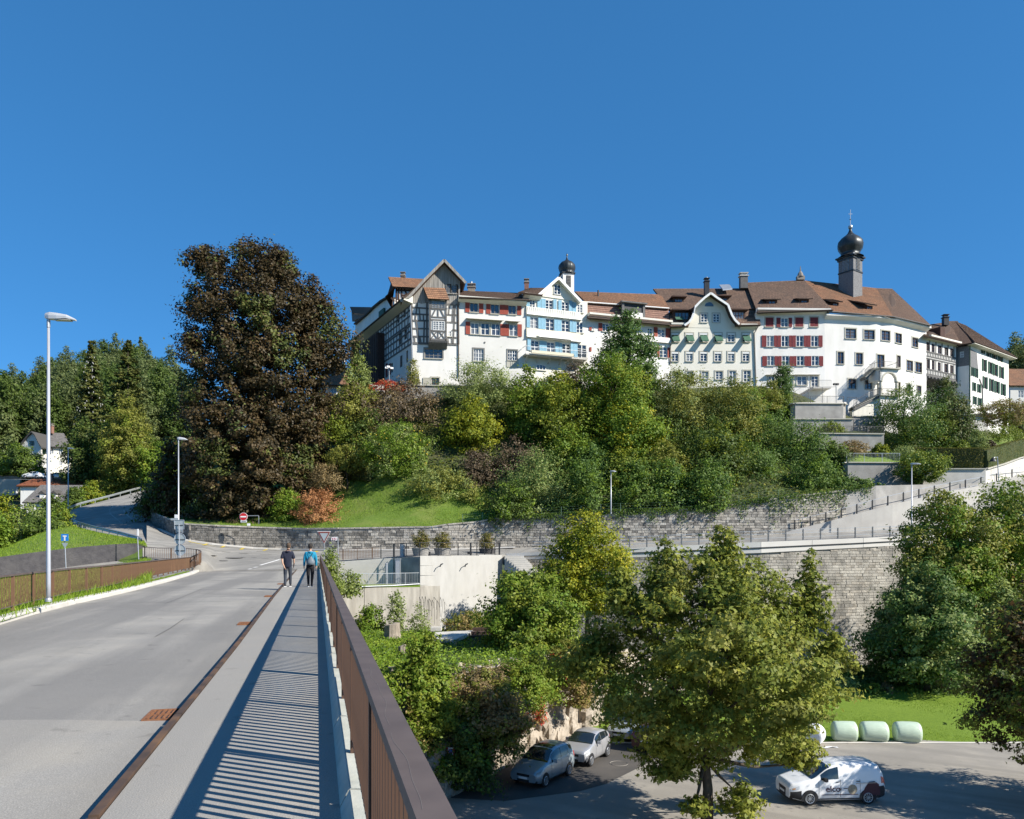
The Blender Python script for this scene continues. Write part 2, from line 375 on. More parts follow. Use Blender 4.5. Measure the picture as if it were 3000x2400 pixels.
# valley lawn, gently uneven, with a small raised edge
mb=MB();rows=[]
for j in range(14):
	d=lerp(45.9,64,j / 13)
	rows.append([(x + 0.25 * math.sin(x * 2.1) * (j == 0),d + (0.1 * math.sin(x * 1.7) if j == 0 else 0),-9.97 + (0.0 if j == 0 else 0.05) + 0.06 * math.sin(x * 0.4 + d * 0.3) + max(0,d - 58) * 0.12) for x in np.linspace(5,66,50)])
mb.grid(rows);LAWN=struct("valley_lawn",mb,M_grass,smooth=True)
mb=MB();mb.tube([(x,45.75 + 0.04 * math.sin(x * 1.3),-9.97) for x in np.linspace(6,60,40)],0.06,6);piece(LAWN,"lawn_edging",mb,M_conc)
# cliff and bench under the bridge
def noise3(x,y,z):
	from mathutils import noise
	return noise.fractal(Vector((x,y,z)),1.0,2.1,5)
mb=MB();rows=[]
pxs=np.linspace(700,2000,150)
for j in range(40):
	row=[]
	for px in pxs:
		f,t=pl(BF,px),pl(BT,px)
		d=lerp(f - 0.1,t,j / 24) if j <= 24 else lerp(t,67.5,((j - 24) / 15) ** 1.2)
		v=bench(px,d)
		if 0 < j:
			k=1.0 if j <= 26 else 0.25
			n=noise3(v.x * 0.30,v.y * 0.3,v.z * 0.4);n2=noise3(v.x * 1.1 + 9,v.y,v.z * 0.9)
			v += Vector((0,-(n * 1.5 + n2 * 0.5) * k,(n2 * 0.35) * (0.4 if j > 26 else 1)))
		row.append(v)
	rows.append(row)
lo=MB();lo.grid(rows[:27]);struct("rock_cliff",lo,M_rock)
hi=MB();hi.grid(rows[26:]);struct("bench_ground",hi,M_soil,smooth=True)
# the hillside under the castle
rows=[];SS=list(np.linspace(0,1,26)) + [1.15];PX=np.linspace(400,3300,120)
for s in SS:
	row=[]
	for px in PX:
		a,db=pl(col(UW,3),px),pl(col(HB,2),px)
		v=hill(px,lerp(a + 0.35,db,s))
		if 0.02 < s < 1: v.z += 0.25 * noise3(v.x * 0.2,v.y * 0.2,0)
		row.append(v)
	rows.append(row)
me=MB();me.grid(rows);me=me.mesh("hillside",M_grass2,smooth=True);me.materials.append(M_soil)
me.polygons.foreach_set("material_index",np.array([0 if (PX[b] < 1440 + 30 * math.sin(a) and SS[a] < (.52 if PX[b] < 1230 else .40)) else 1 for a in range(len(SS) - 1) for b in range(len(PX) - 1)],dtype=np.int32))
HILL=link(bpy.data.objects.new("hillside",me));HILL["kind"]="structure"
# the far wooded hill and the slope on the left
mb=MB();rows=[]
for d in list(np.linspace(96,200,16)) + list(np.linspace(215,480,18)):
	rows.append([left(px,d) + Vector((0,0,1.2 * noise3(px * 0.004,d * 0.02,3) * (d > 125))) for px in np.linspace(-700,700,60)])
mb.grid(rows);struct("wooded_hill",mb,M_soil,smooth=True)
mb=MB();rows=[]
for d in list(np.linspace(170,420,12)):
	rows.append([Vector(((px - CX) / F * d,d,pl([(170,30),(260,48),(420,95)],d))) for px in np.linspace(2600,3700,20)])
mb.grid(rows);struct("wooded_hill",mb,M_soil,smooth=True)
# bridge: deck, road, walkway, kerbs, upstand
ZR=-0.13
mb=MB()
KB=[(-40,-1.366),(4.6,-1.366),(12.7,-1.362),(25.9,-1.47),(55,-1.52)]          # steel kerb line: (distance,offset)
LK=[(-1500,2320),(-400,1990),(-100,1855),(0,1829),(100,1799),(200,1773),(300,1751),(400,1728),(500,1702),(570,1681),(597,1668)]
lk=[G(a,b,ZR) for a,b in LK]
def lkx(d):
	return pl([(p.y,p.x) for p in lk],d)
DS=[-6,0,3,6,9,12,16,20,25,30,36,42,48,54,60]
rows=[]
for d in DS:
	xr=BR(pl(KB,d),d).x;xl=lkx(max(d,lk[0].y)) if d < 54 else lkx(54) - (d - 54) * 1.3
	rows.append([Vector((lerp(xl - 0.02,xr + 0.02,t),d,ZR - 0.03 * abs(t - 0.5))) for t in np.linspace(0,1,9)])
mb.grid(rows);ROAD=struct("road",mb,M_road)
dp=2250 * (EYE - ZR) / (2112 - HY)
mb=MB();rows=[]
for d in (-6,0,3,dp - 0.5,dp):
	xr=BR(pl(KB,d),d).x - 0.03
	rows.append([Vector((lerp(-11,xr,t),d + (0.03 * math.sin(t * 25) if d == dp else 0),ZR + 0.006)) for t in np.linspace(0,1,24)])
mb.grid(rows);piece(ROAD,"road_patch",mb,M_road2)
# tar seams across the deck
for k,(a,b,w) in enumerate((((0,1770),(720,1762),0.022),((320,1735),(800,1722),0.02),((560,1682),(860,1672),0.02))):
	p,q=G(*a,ZR + 0.004),G(*b,ZR + 0.004);mb=MB();n=24;rows=[[],[]]
	for i in range(n + 1):
		c=p.lerp(q,i / n) + Vector((0,0.03 * math.sin(i * 1.9 + k),0.004));rows[0].append(c + Vector((0,-w,0)));rows[1].append(c + Vector((0,w,0)))
	mb.grid(rows);piece(ROAD,"road_seam",mb,M_tar)
for k,pts in enumerate((((480,1770),(545,1745),(600,1722)),((455,1865),(500,1840),(540,1812)))):
	mb=MB();rows=[[],[]]
	for (a,b) in pts:
		c=G(a,b,ZR + 0.006);rows[0].append(c + Vector((-0.009,0,0)));rows[1].append(c + Vector((0.009,0,0)))
	mb.grid(rows);piece(ROAD,"road_crack",mb,M_tar)
# walkway sheet
mb=MB();rows=[]
for d in (-6,0,2,4,6,9,13,18,26,36,46,56,65):
	rows.append([BR(lerp(pl(KB,d) + 0.045,0.16,t),d,0.0) for t in np.linspace(0,1,7)])
mb.grid(rows);WALK=struct("walkway",mb,M_walk)
# steel kerb in lengths, uneven and rusty
for i in range(22):
	d0=-4 + i * 2.9;d1=d0 + 2.86;mb=MB()
	if d0 > 56: break
	for (w0,z0,w1,z1) in ((-0.035,-0.20,0.03,0.012),):
		a,b=BR(pl(KB,d0),d0),BR(pl(KB,d1),d1)
		mb.bar(a + Vector((0.0,0,-0.09)),b + Vector((0,0,-0.09)),0.06,0.205 + 0.006 * (i % 2))
	k=piece(WALK,"steel_kerb",mb,M_rust)
# stone upstand below the railing, one block every 2.1 m
for i in range(34):
	d0=-3.5 + i * 2.1;d1=d0 + 2.075;mb=MB()
	o0,o1,o2=0.138,0.208,0.40;dz=0.006 * ((i * 7) % 3 - 1)
	r0=[BR(o0,d0,-0.02),BR(o1,d0,0.12 + dz),BR(o2,d0,0.11 + dz),BR(o2,d0,-0.5)]
	mb.prism(r0,BR(0,d1) - BR(0,d0))
	piece(WALK,"upstand_block",mb,M_ledge)
# slab and piers
mb=MB()
mb.prism([BR(-9.5,-6,-0.5),BR(0.42,-6,-0.5),BR(0.42,-6,-0.16),BR(-9.5,-6,-0.16)],BR(0,62) - BR(0,-6))
mb.prism([BR(-7.5,-6,-1.5),BR(-1.5,-6,-1.5),BR(-1.5,-6,-0.5),BR(-7.5,-6,-0.5)],BR(0,62) - BR(0,-6))
for d in (14,34,54):
	mb.box(BR(-4.5,d,-5.8),(4.2,0.9,8.7),az=R(14.3))
o=struct("bridge_slab",mb,M_conc);del o["kind"];o.name="road_bridge"
tag(o,"concrete slab and piers that carry the bridge road across the valley","bridge")
# left kerb stones
pts=[p.copy() for p in lk];pts=pts[2:]
acc=0;i=0
for a,b in zip(pts,pts[1:]):
	n=max(1,int((b - a).length / 1.9))
	for j in range(n):
		p,q=a.lerp(b,j / n),a.lerp(b,(j + 0.985) / n);t=(q - p).normalized();nrm=Vector((-t.y,t.x,0));mb=MB()
		mb.prism([p + Vector((0,0,-0.1)),p + Vector((0,0,0.10)),p + nrm * 0.03 + Vector((0,0,0.125)),p + nrm * 0.30 + Vector((0,0,0.13)),p + nrm * 0.30 + Vector((0,0,-0.1))],q - p)
		piece(ROAD,"kerb_stone",mb,M_conc)
mb=MB();e=lk[-1]
mb.lathe([(0.75,-0.1),(0.72,0.1),(0.6,0.14),(0,0.14)],e + Vector((-0.62,0.35,0)),16);piece(ROAD,"kerb_end",mb,M_concn)
# junction and streets beyond the bridge
def jn_near(px):
	if px < 430: return P(px,1634,58)
	if px < 598: return P(px,lerp(1637,1644,(px - 430) / 168),57.5)
	if px < 630: return P(px,lerp(1644,1671,(px - 598) / 32),58)
	if px < 930: return P(px,lerp(1671,1667,(px - 630) / 300),60)
	if px < 985: return P(px,lerp(1667,1645,(px - 930) / 55),lerp(60,71,(px - 930) / 55))
	if px < 1150: return P(px,lerp(1645,1634,(px - 985) / 165),71)
	if px < 1232: return P(px,lerp(1634,1631,(px - 1150) / 82),lerp(71,68.3,(px - 1150) / 82))
	return P(px,1631 - (px - 1232) * .02,lerp(68.3,75.3,(px - 1232) / 240))
def jn(px,t): return jn_near(px).lerp(uw_base(px),t)
def on_jn(px,py):
	a,b=0.0,1.0
	for _ in range(30):
		m=(a + b) / 2;v=jn(px,m);y=HY - (v.z - EYE) / v.y * F
		if y > py: a=m
		else: b=m
	return jn(px,a)
cols=[430,470,520,560,590,600,614,630,700,780,860,929,950,985,1050,1115,1150,1190,1232,1300,1400,1480]
mb=MB();mb.grid([[jn(px,t) for px in cols] for t in np.linspace(0,1,8)]);mb.grid([[jn_near(px) + Vector((0,0,-.9)) for px in cols],[jn_near(px) for px in cols]]);JUNC=struct("street_junction",mb,M_roadfar,smooth=True)
LR=[((418,1634,58),(560,1590,78)),((418,1606,62),(545,1584,81)),((360,1583,69),(530,1578,83)),((330,1573,73),(515,1572,85)),((275,1558,83),(470,1552,92)),
	  ((230,1545,94),(430,1525,99)),((192,1516,103),(405,1500,105)),((198,1500,108),(400,1490,108)),((235,1486,114),(405,1478,112)),((330,1461,123),(440,1466,118)),
	  ((420,1437,135),(500,1449,130)),((520,1412,152),(600,1430,150))]
mb=MB();mb.grid([[P(*a).lerp(P(*b),t) + Vector((0,0,0.02)) for t in np.linspace(0,1,7)] for a,b in LR]);HROAD=struct("hill_road",mb,M_roadfar,smooth=True)
# embankment under the hill road's outer edge
mb=MB();mb.grid([[P(*a) for a,b in LR],[P(*a) + Vector((-1.4,-0.6,-0.5)) for a,b in LR],[P(*a) + Vector((-6,-4,-4.5)) for a,b in LR]]);struct("road_bank",mb,M_grass2,smooth=True)
# painted lines on the hill road's bend
for k in (0.60,0.80):
	mb=MB();rows=[[],[]]
	for a,b in LR[4:9]:
		for j,w in ((0,0),(1,0.02)): rows[j].append(P(*a).lerp(P(*b),k + w) + Vector((0,0,0.035)))
	mb.grid(rows);piece(HROAD,"lane_line",mb,M_plast)
def paint(pts,w,m,name):
	mb=MB();rows=[[],[]]
	pts=[on_jn(*p) + Vector((0,0,0.025)) for p in pts]
	for i,p in enumerate(pts):
		t=(pts[min(i + 1,len(pts) - 1)] - pts[max(0,i - 1)]);nrm=Vector((-t.y,t.x,0)).normalized() * w / 2
		rows[0].append(p - nrm);rows[1].append(p + nrm)
	mb.grid(rows);piece(JUNC,name,mb,m)
for a,b,w in (((650,1617),(676,1618),0.3),((702,1622),(728,1622),0.3),((737,1617),(752,1616),0.3),((762,1625),(796,1625),0.3),((708,1633),(720,1633),0.35),((737,1634),(752,1634),0.35),
				((770,1636),(788,1636),0.35),((804,1637),(818,1637),0.35),((868,1639.5),(890,1639.5),0.4),((925,1640),(940,1640),0.4),((620,1628),(632,1628),0.3),((852,1627),(866,1627),0.3),
				((727,1669),(737,1667),0.22),((743,1664),(754,1662),0.22)):
	paint([a,b],w,M_white,"lane_dash")
paint([(762,1657),(790,1649),(820,1640)],0.2,M_white,"lane_line")
paint([(545,1585.5),(600,1597),(650,1604),(720,1608.5),(800,1612),(880,1614)],0.22,M_yel,"parking_line")
for a,b in (((548,1587),(560,1583)),((597,1598),(609,1592)),((648,1605),(658,1600)),((705,1611),(713,1606)),((772,1614),(782,1610)),((925,1618),(930,1615))):
	paint([a,b],0.3,M_yel,"parking_tick")
paint([(950,1617),(1060,1618),(1115,1618)],0.25,M_yel,"parking_line")
for px,py,r in ((686,1635,0.75),(655,1643.5,0.35)):
	c=on_jn(px,py);mb=MB();mb.lathe([(r,0),(r,0.03),(r * 0.9,0.035),(0,0.035)],c,16);piece(JUNC,"manhole_cover",mb,M_tar)
# pavement kerb at the foot of the upper wall
mb=MB()
for a,b in zip(range(470,1500,40),range(510,1540,40)):
	p,q=uw_base(a),uw_base(b);mb.bar(p + Vector((0,-0.8,0.06)),q + Vector((0,-0.8,0.06)),0.18,0.16)
	mb.face([p + Vector((0,-0.75,0.135)),q + Vector((0,-0.75,0.135)),q + Vector((0,0.1,0.14)),p + Vector((0,0.1,0.14))])
struct("pavement_edge",mb,M_conc)
# the viaduct street on the right, its white edge beam, the ramp
VB=[(1480,1640,1622,76.2),(1600,1638,1617,75),(1840,1634,1606,73.5),(2230,1620,1588,73.5),(2640,1598,1572,78),(2900,1580,1552,84),(3200,1560,1535,92)]     # column,underside,top of edge beam,distance
def vb(px,i): return P(px,pl(col(VB,i),px),pl(col(VB,3),px))
cs=list(range(1480,3210,60))
mb=MB();mb.grid([[vb(px,2) + Vector((0,0.1,-0.12)) for px in cs],[(vb(px,2) + Vector((0,0.1,-0.12))).lerp(uw_base(min(px,2330)) if px <= 2330 else P(px,pl([(2330,1562),(2640,1551),(3200,1530)],px),pl([(2330,81.5),(2640,83),(3200,96)],px)),1.0) for px in cs]])
struct("viaduct_street",mb,M_roadfar,smooth=True)
eb=thing("edge_beam","long white concrete edge beam of the street above the lower stone wall","edge beam",vb(1480,1))
for a in range(1480,3180,150):
	mb=MB();b=min(a + 149,3200)
	p,q=vb(a,1),vb(b,1);p2,q2=vb(a,2),vb(b,2)
	mb.prism([p,q,q2,p2],(0,0.45,0));part("beam_section",mb,M_beam,eb)
	mb=MB();h=Vector((0,-0.08,0));k=0.42;mb.prism([p.lerp(p2,k) + h,q.lerp(q2,k) + h,q.lerp(q2,k + .1) + h,p.lerp(p2,k + .1) + h],(0,0.07,0));part("drip_groove",mb,M_dkmet,eb)
RT=[(2300,1560,81),(2330,1552,81),(2420,1530,81.3),(2512,1505,82),(2605,1480,83),(2700,1458,85),(2800,1436,88),(2890,1420,92),(2990,1392,98),(3200,1340,112)]
def rt(px): return P(px,pl(col(RT,1),px),pl(col(RT,2),px))
mb=MB()
cs=list(range(2300,3210,45))
def rbase(px): return P(px,pl([(2330,1562),(2640,1551),(3200,1530)],px),pl(col(RT,2),px))
mb.grid([[rbase(px) + Vector((0,0,-0.3)) for px in cs],[rt(px) for px in cs],[rt(px) + Vector((0,0.3,0)) for px in cs]])
o=struct("ramp_wall",mb,M_rampw);del o["kind"];tag(o,"smooth pale concrete wedge wall carrying the sloping ramp","wall")
mb=MB();mb.grid([[rt(px) + Vector((0,0.28,-0.06)) for px in cs],[rt(px) + Vector((1.2,4.0,0.0)) for px in cs]]);struct("ramp_path",mb,M_roadfar)
# stone walls: every block is geometry
def stone_wall(name,label,basef,topf,p0,p1,step,ch,bw,mats,depth=0.5,pick=300,dark=None,seed=1):
	rg=random.Random(seed)
	root=thing(name,label,"wall",basef(p0))
	mb=MB();n=int((p1 - p0) / step);pts=[p0 + (p1 - p0) * i / n for i in range(n + 1)]
	fr=[(basef(p),topf(p)) for p in pts]
	off=Vector((0,0.06,0))
	mb.grid([[a + off for a,b in fr],[b + off for a,b in fr],[b + Vector((0,depth,0)) for a,b in fr],[Vector((b.x,b.y + depth,a.z)) for a,b in fr]])
	part("mortar_core",mb,M_mort,root)
	# arc length table
	L=[0.0]
	for (a,_),(b,_) in zip(fr,fr[1:]): L.append(L[-1] + math.hypot(b.x - a.x,b.y - a.y))
	def at(l):
		for i in range(len(L) - 1):
			if l <= L[i + 1]:
				t=(l - L[i]) / max(1e-6,L[i + 1] - L[i]);a,b=fr[i],fr[i + 1]
				return a[0].lerp(b[0],t),a[1].lerp(b[1],t),math.atan2(b[0].y - a[0].y,b[0].x - a[0].x),lerp(pts[i],pts[i + 1],t)
		return fr[-1][0],fr[-1][1],0,pts[-1]
	blocks=[]
	zmin=min(a.z for a,b in fr);zmax=max(b.z for a,b in fr)
	z=zmin;row=0
	while z < zmax:
		h=ch * rg.uniform(0.85,1.15);l=-rg.random() * bw
		while l < L[-1]:
			w=bw * rg.uniform(0.6,1.5)
			a,b,ang,px=at(min(max(l + w / 2,0),L[-1]))
			if z + h * 0.5 > a.z and z + h * 0.75 < b.z:
				c=Vector((a.x,a.y,min(z + h / 2,b.z - h / 2)))
				blocks.append((c,w - 0.03,h - 0.03,ang,px,rg.uniform(0.01,0.06)))
			l += w
		z += h;row += 1
	blocks.sort(key=lambda q: -q[1] * q[2] / (q[0].length ** 2))
	def m_of(px,c):
		return mats(px,c,rg)
	proto={}
	def unit(m):
		if m.name not in proto:
			k=MB();k.box((0,0,0),(1,1,1),taper=0.96)
			# front face is drawn in a little at the corners so the edges catch light
			proto[m.name]=k.mesh("stone",m)
		return proto[m.name]
	for c,w,h,ang,px,pr in blocks[:pick]:
		inst("stone",unit(m_of(px,c)),root,c + Vector((0,0.06 - pr / 2,0)),ang + rg.uniform(-.03,.03),(w,0.16 + pr,h))
	rest={}
	for c,w,h,ang,px,pr in blocks[pick:]:
		rest.setdefault(m_of(px,c).name,[]).append((c,w,h,ang,pr))
	for mn,bl in rest.items():
		k=MB();tints=[]
		for c,w,h,ang,pr in bl:
			k.box(c + Vector((0,0.06 - pr / 2,0)),(w,0.16 + pr,h),az=ang + rg.uniform(-.03,.03));tints.append(rg.random())
		o=part("stone_courses",k,MATS[mn],root,kind="stuff")
		at_=o.data.attributes.new("tint",'FLOAT','FACE');at_.data.foreach_set("value",np.repeat(np.array(tints,dtype=np.float32),6))
	return root
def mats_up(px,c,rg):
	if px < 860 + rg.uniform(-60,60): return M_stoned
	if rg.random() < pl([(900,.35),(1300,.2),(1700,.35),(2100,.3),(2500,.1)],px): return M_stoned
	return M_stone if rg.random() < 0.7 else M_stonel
def topj(px): return uw_top(px) + Vector((0,0,0.28 * ((px > 1291) * 0.6 + (px > 1441) * 0.6 - 0.5) * (px < 1560)))
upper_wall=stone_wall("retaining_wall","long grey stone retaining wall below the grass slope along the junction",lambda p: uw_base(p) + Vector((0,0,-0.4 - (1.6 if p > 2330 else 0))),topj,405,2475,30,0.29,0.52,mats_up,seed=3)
mb=MB()
for a,b in zip(range(545,2460,45),range(588,2500,45)):
	p,q=topj(a),topj(b);mb.bar(p + Vector((0,0.15,0.06)),q + Vector((0,0.15,0.06)),0.55,0.16)
part("coping",mb,M_stone,upper_wall)
lower_wall=stone_wall("retaining_wall","tall pale stone wall carrying the street below its white edge beam",lambda p: Vector((vb(p,1).x,vb(p,1).y + 0.15 ,-10.2)),lambda p: vb(p,1) + Vector((0,0.15,0)),1480,3150,40,0.28,0.62,lambda px,c,rg: M_stonel if rg.random() < 0.75 else M_stone,depth=0.8,seed=5)
# plastered, patched right-hand end of the upper wall
mb=MB();cs=list(range(2476,3200,30))
mb.grid([[P(px,pl(col(UW,1),px) + 40,pl(col(UW,3),px)) for px in cs],[uw_top(px) for px in cs],[uw_top(px) + Vector((0,.5,0)) for px in cs]])
solo("retaining_wall",mb,M_plast,"stained plaster retaining wall behind the ramp railing, right end of the stone wall","wall")
# new concrete wall under the planters, with the old stained wall and terrace
cw=thing("concrete_wall","white board-marked concrete wall below the black fence and planters","wall",P(1230,1859,66.8))
W1=68.0
def wd(px): return lerp(68.0,75.0,(px - 1231) / 239) if px > 1231 else 68.0
def cwp(px,py,dd=0): return P(px,py,wd(px) + dd)
def panel(x0,x1,y0,y1,m,nm,dd=0.0,th=0.35):
	mb=MB();mb.prism([cwp(x0,y1,dd),cwp(x1,y1,dd),cwp(x1,y0,dd),cwp(x0,y0,dd)],(0,th,0));return part(nm,mb,m,cw)
# boards: horizontal lifts with a thin recessed joint
for (x0,x1,ya,yb,nb) in ((1231,1320.5,1630,1716,3),(1322.5,1402,1628,1858,8),(1403,1470,1626,1858,8)):
	for i in range(nb):
		y0,y1=lerp(ya,yb,i / nb),lerp(ya,yb,(i + 1) / nb) - 1.5
		panel(x0,x1,y0,y1,M_concn,"board_lift",dd=0.012 * ((i * 5 + int(x0)) % 3))
panel(1230,1471,1629,1862,M_concn,"wall_core",dd=0.06,th=0.5)
panel(1231,1320.5,1717,1862,M_conco,"stained_lift",dd=-0.02)
def od(px): return 68.0 - (1231 - px) / 246 * 6
old=thing("concrete_wall","old stained concrete wall below the low grey railing","wall",P(1100,1860,68))
def opart(pts,vec,m,nm):
	mb=MB();mb.prism(pts,vec);return part(nm,mb,m,old)
for x0,x1 in ((900,1066),(1068,1230)):
	opart([P(x0,1870,od(x0)),P(x1,1870,od(x1)),P(x1,1713,od(x1)),P(x0,1713,od(x0))],(0,0.35,0),M_conco,"wall_panel")
opart([P(980,1713.5,od(980) + .1),P(1231,1713.5,68),P(1231,1710,71.5),P(980,1710,71.5)],(0,0,-0.2),M_grass2,"terrace_bed")
# recess behind the terrace: back wall and the side wall that lies in shade
opart([P(985,1712,70.8),P(1152,1712,70.8),P(1152,1634.5,70.8),P(985,1646,70.8)],(0,0.15,0),M_conc,"back_wall")
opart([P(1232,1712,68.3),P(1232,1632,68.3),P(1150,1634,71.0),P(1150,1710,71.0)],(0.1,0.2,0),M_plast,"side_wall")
# graffiti: spray strokes on the stained wall
mb=MB();gr=random.Random(4)
for i in range(15):
	x=1205 + i * 7.6;y1=gr.uniform(1805,1830);y0=gr.uniform(1745,1765)
	pts=[(x + gr.uniform(-3,3),y1),(x,lerp(y0,y1,.5)),(x + gr.uniform(-4,4),y0),(x + 5,y0 + 10),(x + 3 + gr.uniform(0,4),lerp(y0,y1,gr.uniform(.3,.9)))]
	for a,b in zip(pts,pts[1:]):
		mb.bar(cwp(*a,-.06),cwp(*b,-.06),0.022,0.012,up=(0,1,0))
part("graffiti",mb,M_dkmet,old)
# wall lamps on the new wall
for px in (1293,1366):
	t=thing("wall_lamp","small bent arm lamp on the white concrete wall, " + ("above the stained lift" if px < 1300 else "beside the tall joint"),"wall lamp",cwp(px,1655),"arm lamps on the white concrete wall")
	mb=MB();mb.tube([cwp(px + 5,1652,-.01),cwp(px + 4,1651,-.4),cwp(px - 1,1653,-.7)],0.03,6);part("arm",mb,M_dkmet,t)
	mb=MB();mb.bar(cwp(px - 1,1653,-.7),cwp(px - 4,1661,-.8),0.09,0.06);part("head",mb,M_dkmet,t)
# concrete steps at the right end
st=thing("concrete_steps","pale concrete steps descending beside the white wall","steps",P(1500,1632,75.5))
for i in range(9):
	mb=MB();z=P(1490,1629,75).z - i * 0.19
	mb.box((P(1492 + i * 6,1600,75).x + 0.5,75.4 - i * 0.12,z - 0.7),(1.9 - i * 0.05,2.0,1.4));part("step",mb,M_conc,st)
# dark retaining wall and mound on the left
DW=[(-400,1760,1690,44),(-100,1712,1648,50),(0,1692,1632,52),(120,1672,1616,54.5),(240,1655,1602,57),(330,1645,1595,59),(395,1638,1592,60.5),(430,1630,1602,63)]
M_dkw=mat("dark_rough_wall",(0.075,0.072,0.075),(0.045,0.044,0.048),scale=3,rough=1.0,bump=0.08,bscale=9,c3=(0.11,0.105,0.10),s3=0.6,a3=0.5)
cs=list(range(-400,431,15))
def dw(px,i): return P(px,pl(col(DW,i),px),pl(col(DW,3),px))
mb=MB();mb.grid([[dw(px,1) + Vector((0,0,-0.3)) for px in cs],[dw(px,2) for px in cs],[dw(px,2) + Vector((0,0.5,0.0)) for px in cs]])
solo("rough_wall",mb,M_dkw,"dark rough retaining wall below the grass mound","wall")
MR=[(-400,1700,66),(-100,1650,68),(0,1622,70),(60,1588,74),(130,1560,80),(200,1540,90),(232,1546,94),(275,1559,83),(330,1574,73),(360,1584,69),(430,1603,63.5)]
mb=MB();rows=[]
for t in np.linspace(0,1,12):
	rows.append([(dw(px,2) + Vector((0,0.4,-0.06))).lerp(P(px,pl(col(MR,1),px),pl(col(MR,2),px)) + Vector((0,-0.2,0)),t) + Vector((0,0,0.35 * math.sin(math.pi * t))) for px in cs])
rows.append([P(px,pl(col(MR,1),px),pl(col(MR,2),px)) + Vector((-2,6,-2.5)) for px in cs])
mb.grid(rows);struct("grass_mound",mb,M_grass2,smooth=True)
# lane between the wall and the bridge railing, and the grass strip beside the railing
mb=MB();mb.grid([[dw(px,1) + Vector((0,0,-0.02)) for px in cs],[P(px,pl([(-400,1790),(0,1705),(200,1683),(330,1668),(430,1641)],px),pl([(-400,30),(0,47),(200,50),(330,53),(430,56.5)],px)) for px in cs]])
struct("side_lane",mb,M_road2)
mb=MB();rows=[]
xs=[p for p in np.linspace(-500,440,40)]
for t in np.linspace(0,1,8):
	r=[]
	for px in xs:
		far=P(px,pl([(-400,1790),(0,1705),(200,1683),(330,1668),(430,1645),(470,1643),(588,1647)],px),pl([(-400,30),(0,47),(200,50),(330,53),(430,56),(588,57)],px))
		yk=pl([(a,b) for a,b in LK],px) - 5;near=G(px,yk,ZR + 0.06) + Vector((-0.12,0.25,0))
		v=near.lerp(far,t);v.z += 0.25 * math.sin(math.pi * t);r.append(v)
	rows.append(r)
mb.grid(rows);struct("grass_strip",mb,M_grass2,smooth=True)
mb=MB();xs=list(range(440,591,15));RB=[(400,1702),(440,1693),(500,1679),(560,1666),(595,1657)]
nr=[G(px,pl(LK,px) - 5,ZR + .06) + Vector((-.12,.25,0)) for px in xs];fr=[G(px,pl(RB,px) - 2,.03) for px in xs]
mb.grid([nr,fr,[P(px,1645,57.3) for px in xs]]);struct("kerb_island",mb,M_roadfar)
# railings
def railing(name,label,axis,length,h,bar_gap,post_gap,m_bar,m_rail,group=None,bar=(0.022,0.05),rail_w=0.095,base=0.1,post=(0.05,0.07),pick=300,foot=0.0):
	"axis(l) -> place on the ground line at l metres; flat bars, wider posts, a cap rail"
	root=thing(name,label,"railing",axis(0),group)
	n=int(length / 0.6) + 1;ls=[length * i / n for i in range(n + 1)]
	Z=Vector((0,0,1))
	mb=MB()
	for a,b in zip(ls,ls[1:]): mb.bar(axis(a) + Z * (h - 0.022),axis(b) + Z * (h - 0.022),rail_w,0.05)
	part("cap_rail",mb,m_rail,root)
	mb=MB()
	for a,b in zip(ls,ls[1:]): mb.bar(axis(a) + Z * (base + 0.02),axis(b) + Z * (base + 0.02),0.045,0.02)
	part("bottom_rail",mb,m_rail,root)
	def az(l):
		t=axis(min(length,l + 0.05)) - axis(max(0,l - 0.05));return math.atan2(t.y,t.x)
	k=MB();k.box((0,0,(h - 0.05 - foot) / 2 + foot / 2 - foot / 2),(post[0],post[1],h - 0.05 + foot));pm=k.mesh("post",m_bar)
	l=post_gap * 0.4
	while l < length:
		inst("post",pm,root,axis(l),az(l));l += post_gap
	k=MB();k.box((0,0,(h + base - 0.03) / 2),(bar[0],bar[1],h - base - 0.06));bm=k.mesh("bar",m_bar)
	spots=[bar_gap * (i + 0.5) for i in range(int(length / bar_gap))]
	order=sorted(spots,key=lambda q: axis(q).length)
	for l in order[:pick]: inst("bar",bm,root,axis(l),az(l))
	if order[pick:]:
		k=MB()
		for l in order[pick:]: k.box(axis(l) + Z * ((h + base - 0.03) / 2),(bar[0],bar[1],h - base - 0.06),az=az(l))
		part("far_bars",k,m_bar,root,kind="stuff")
	return root
def polyaxis(pts):
	L=[0.0]
	for a,b in zip(pts,pts[1:]): L.append(L[-1] + (b - a).length)
	def ax(l):
		for i in range(len(pts) - 1):
			if l <= L[i + 1] or i == len(pts) - 2:
				return pts[i].lerp(pts[i + 1],(l - L[i]) / (L[i + 1] - L[i]))
	return ax,L[-1]
UZ=0.115
a,b=BR(0.287,-3.2,0),BR(0.287,66,0)
ax,ln=polyaxis([a,b])
railing("bridge_railing","brown steel railing with a wide flat cap rail along the walkway",ax,ln,1.0,0.128,2.1,M_bar,M_rail,base=0.19)
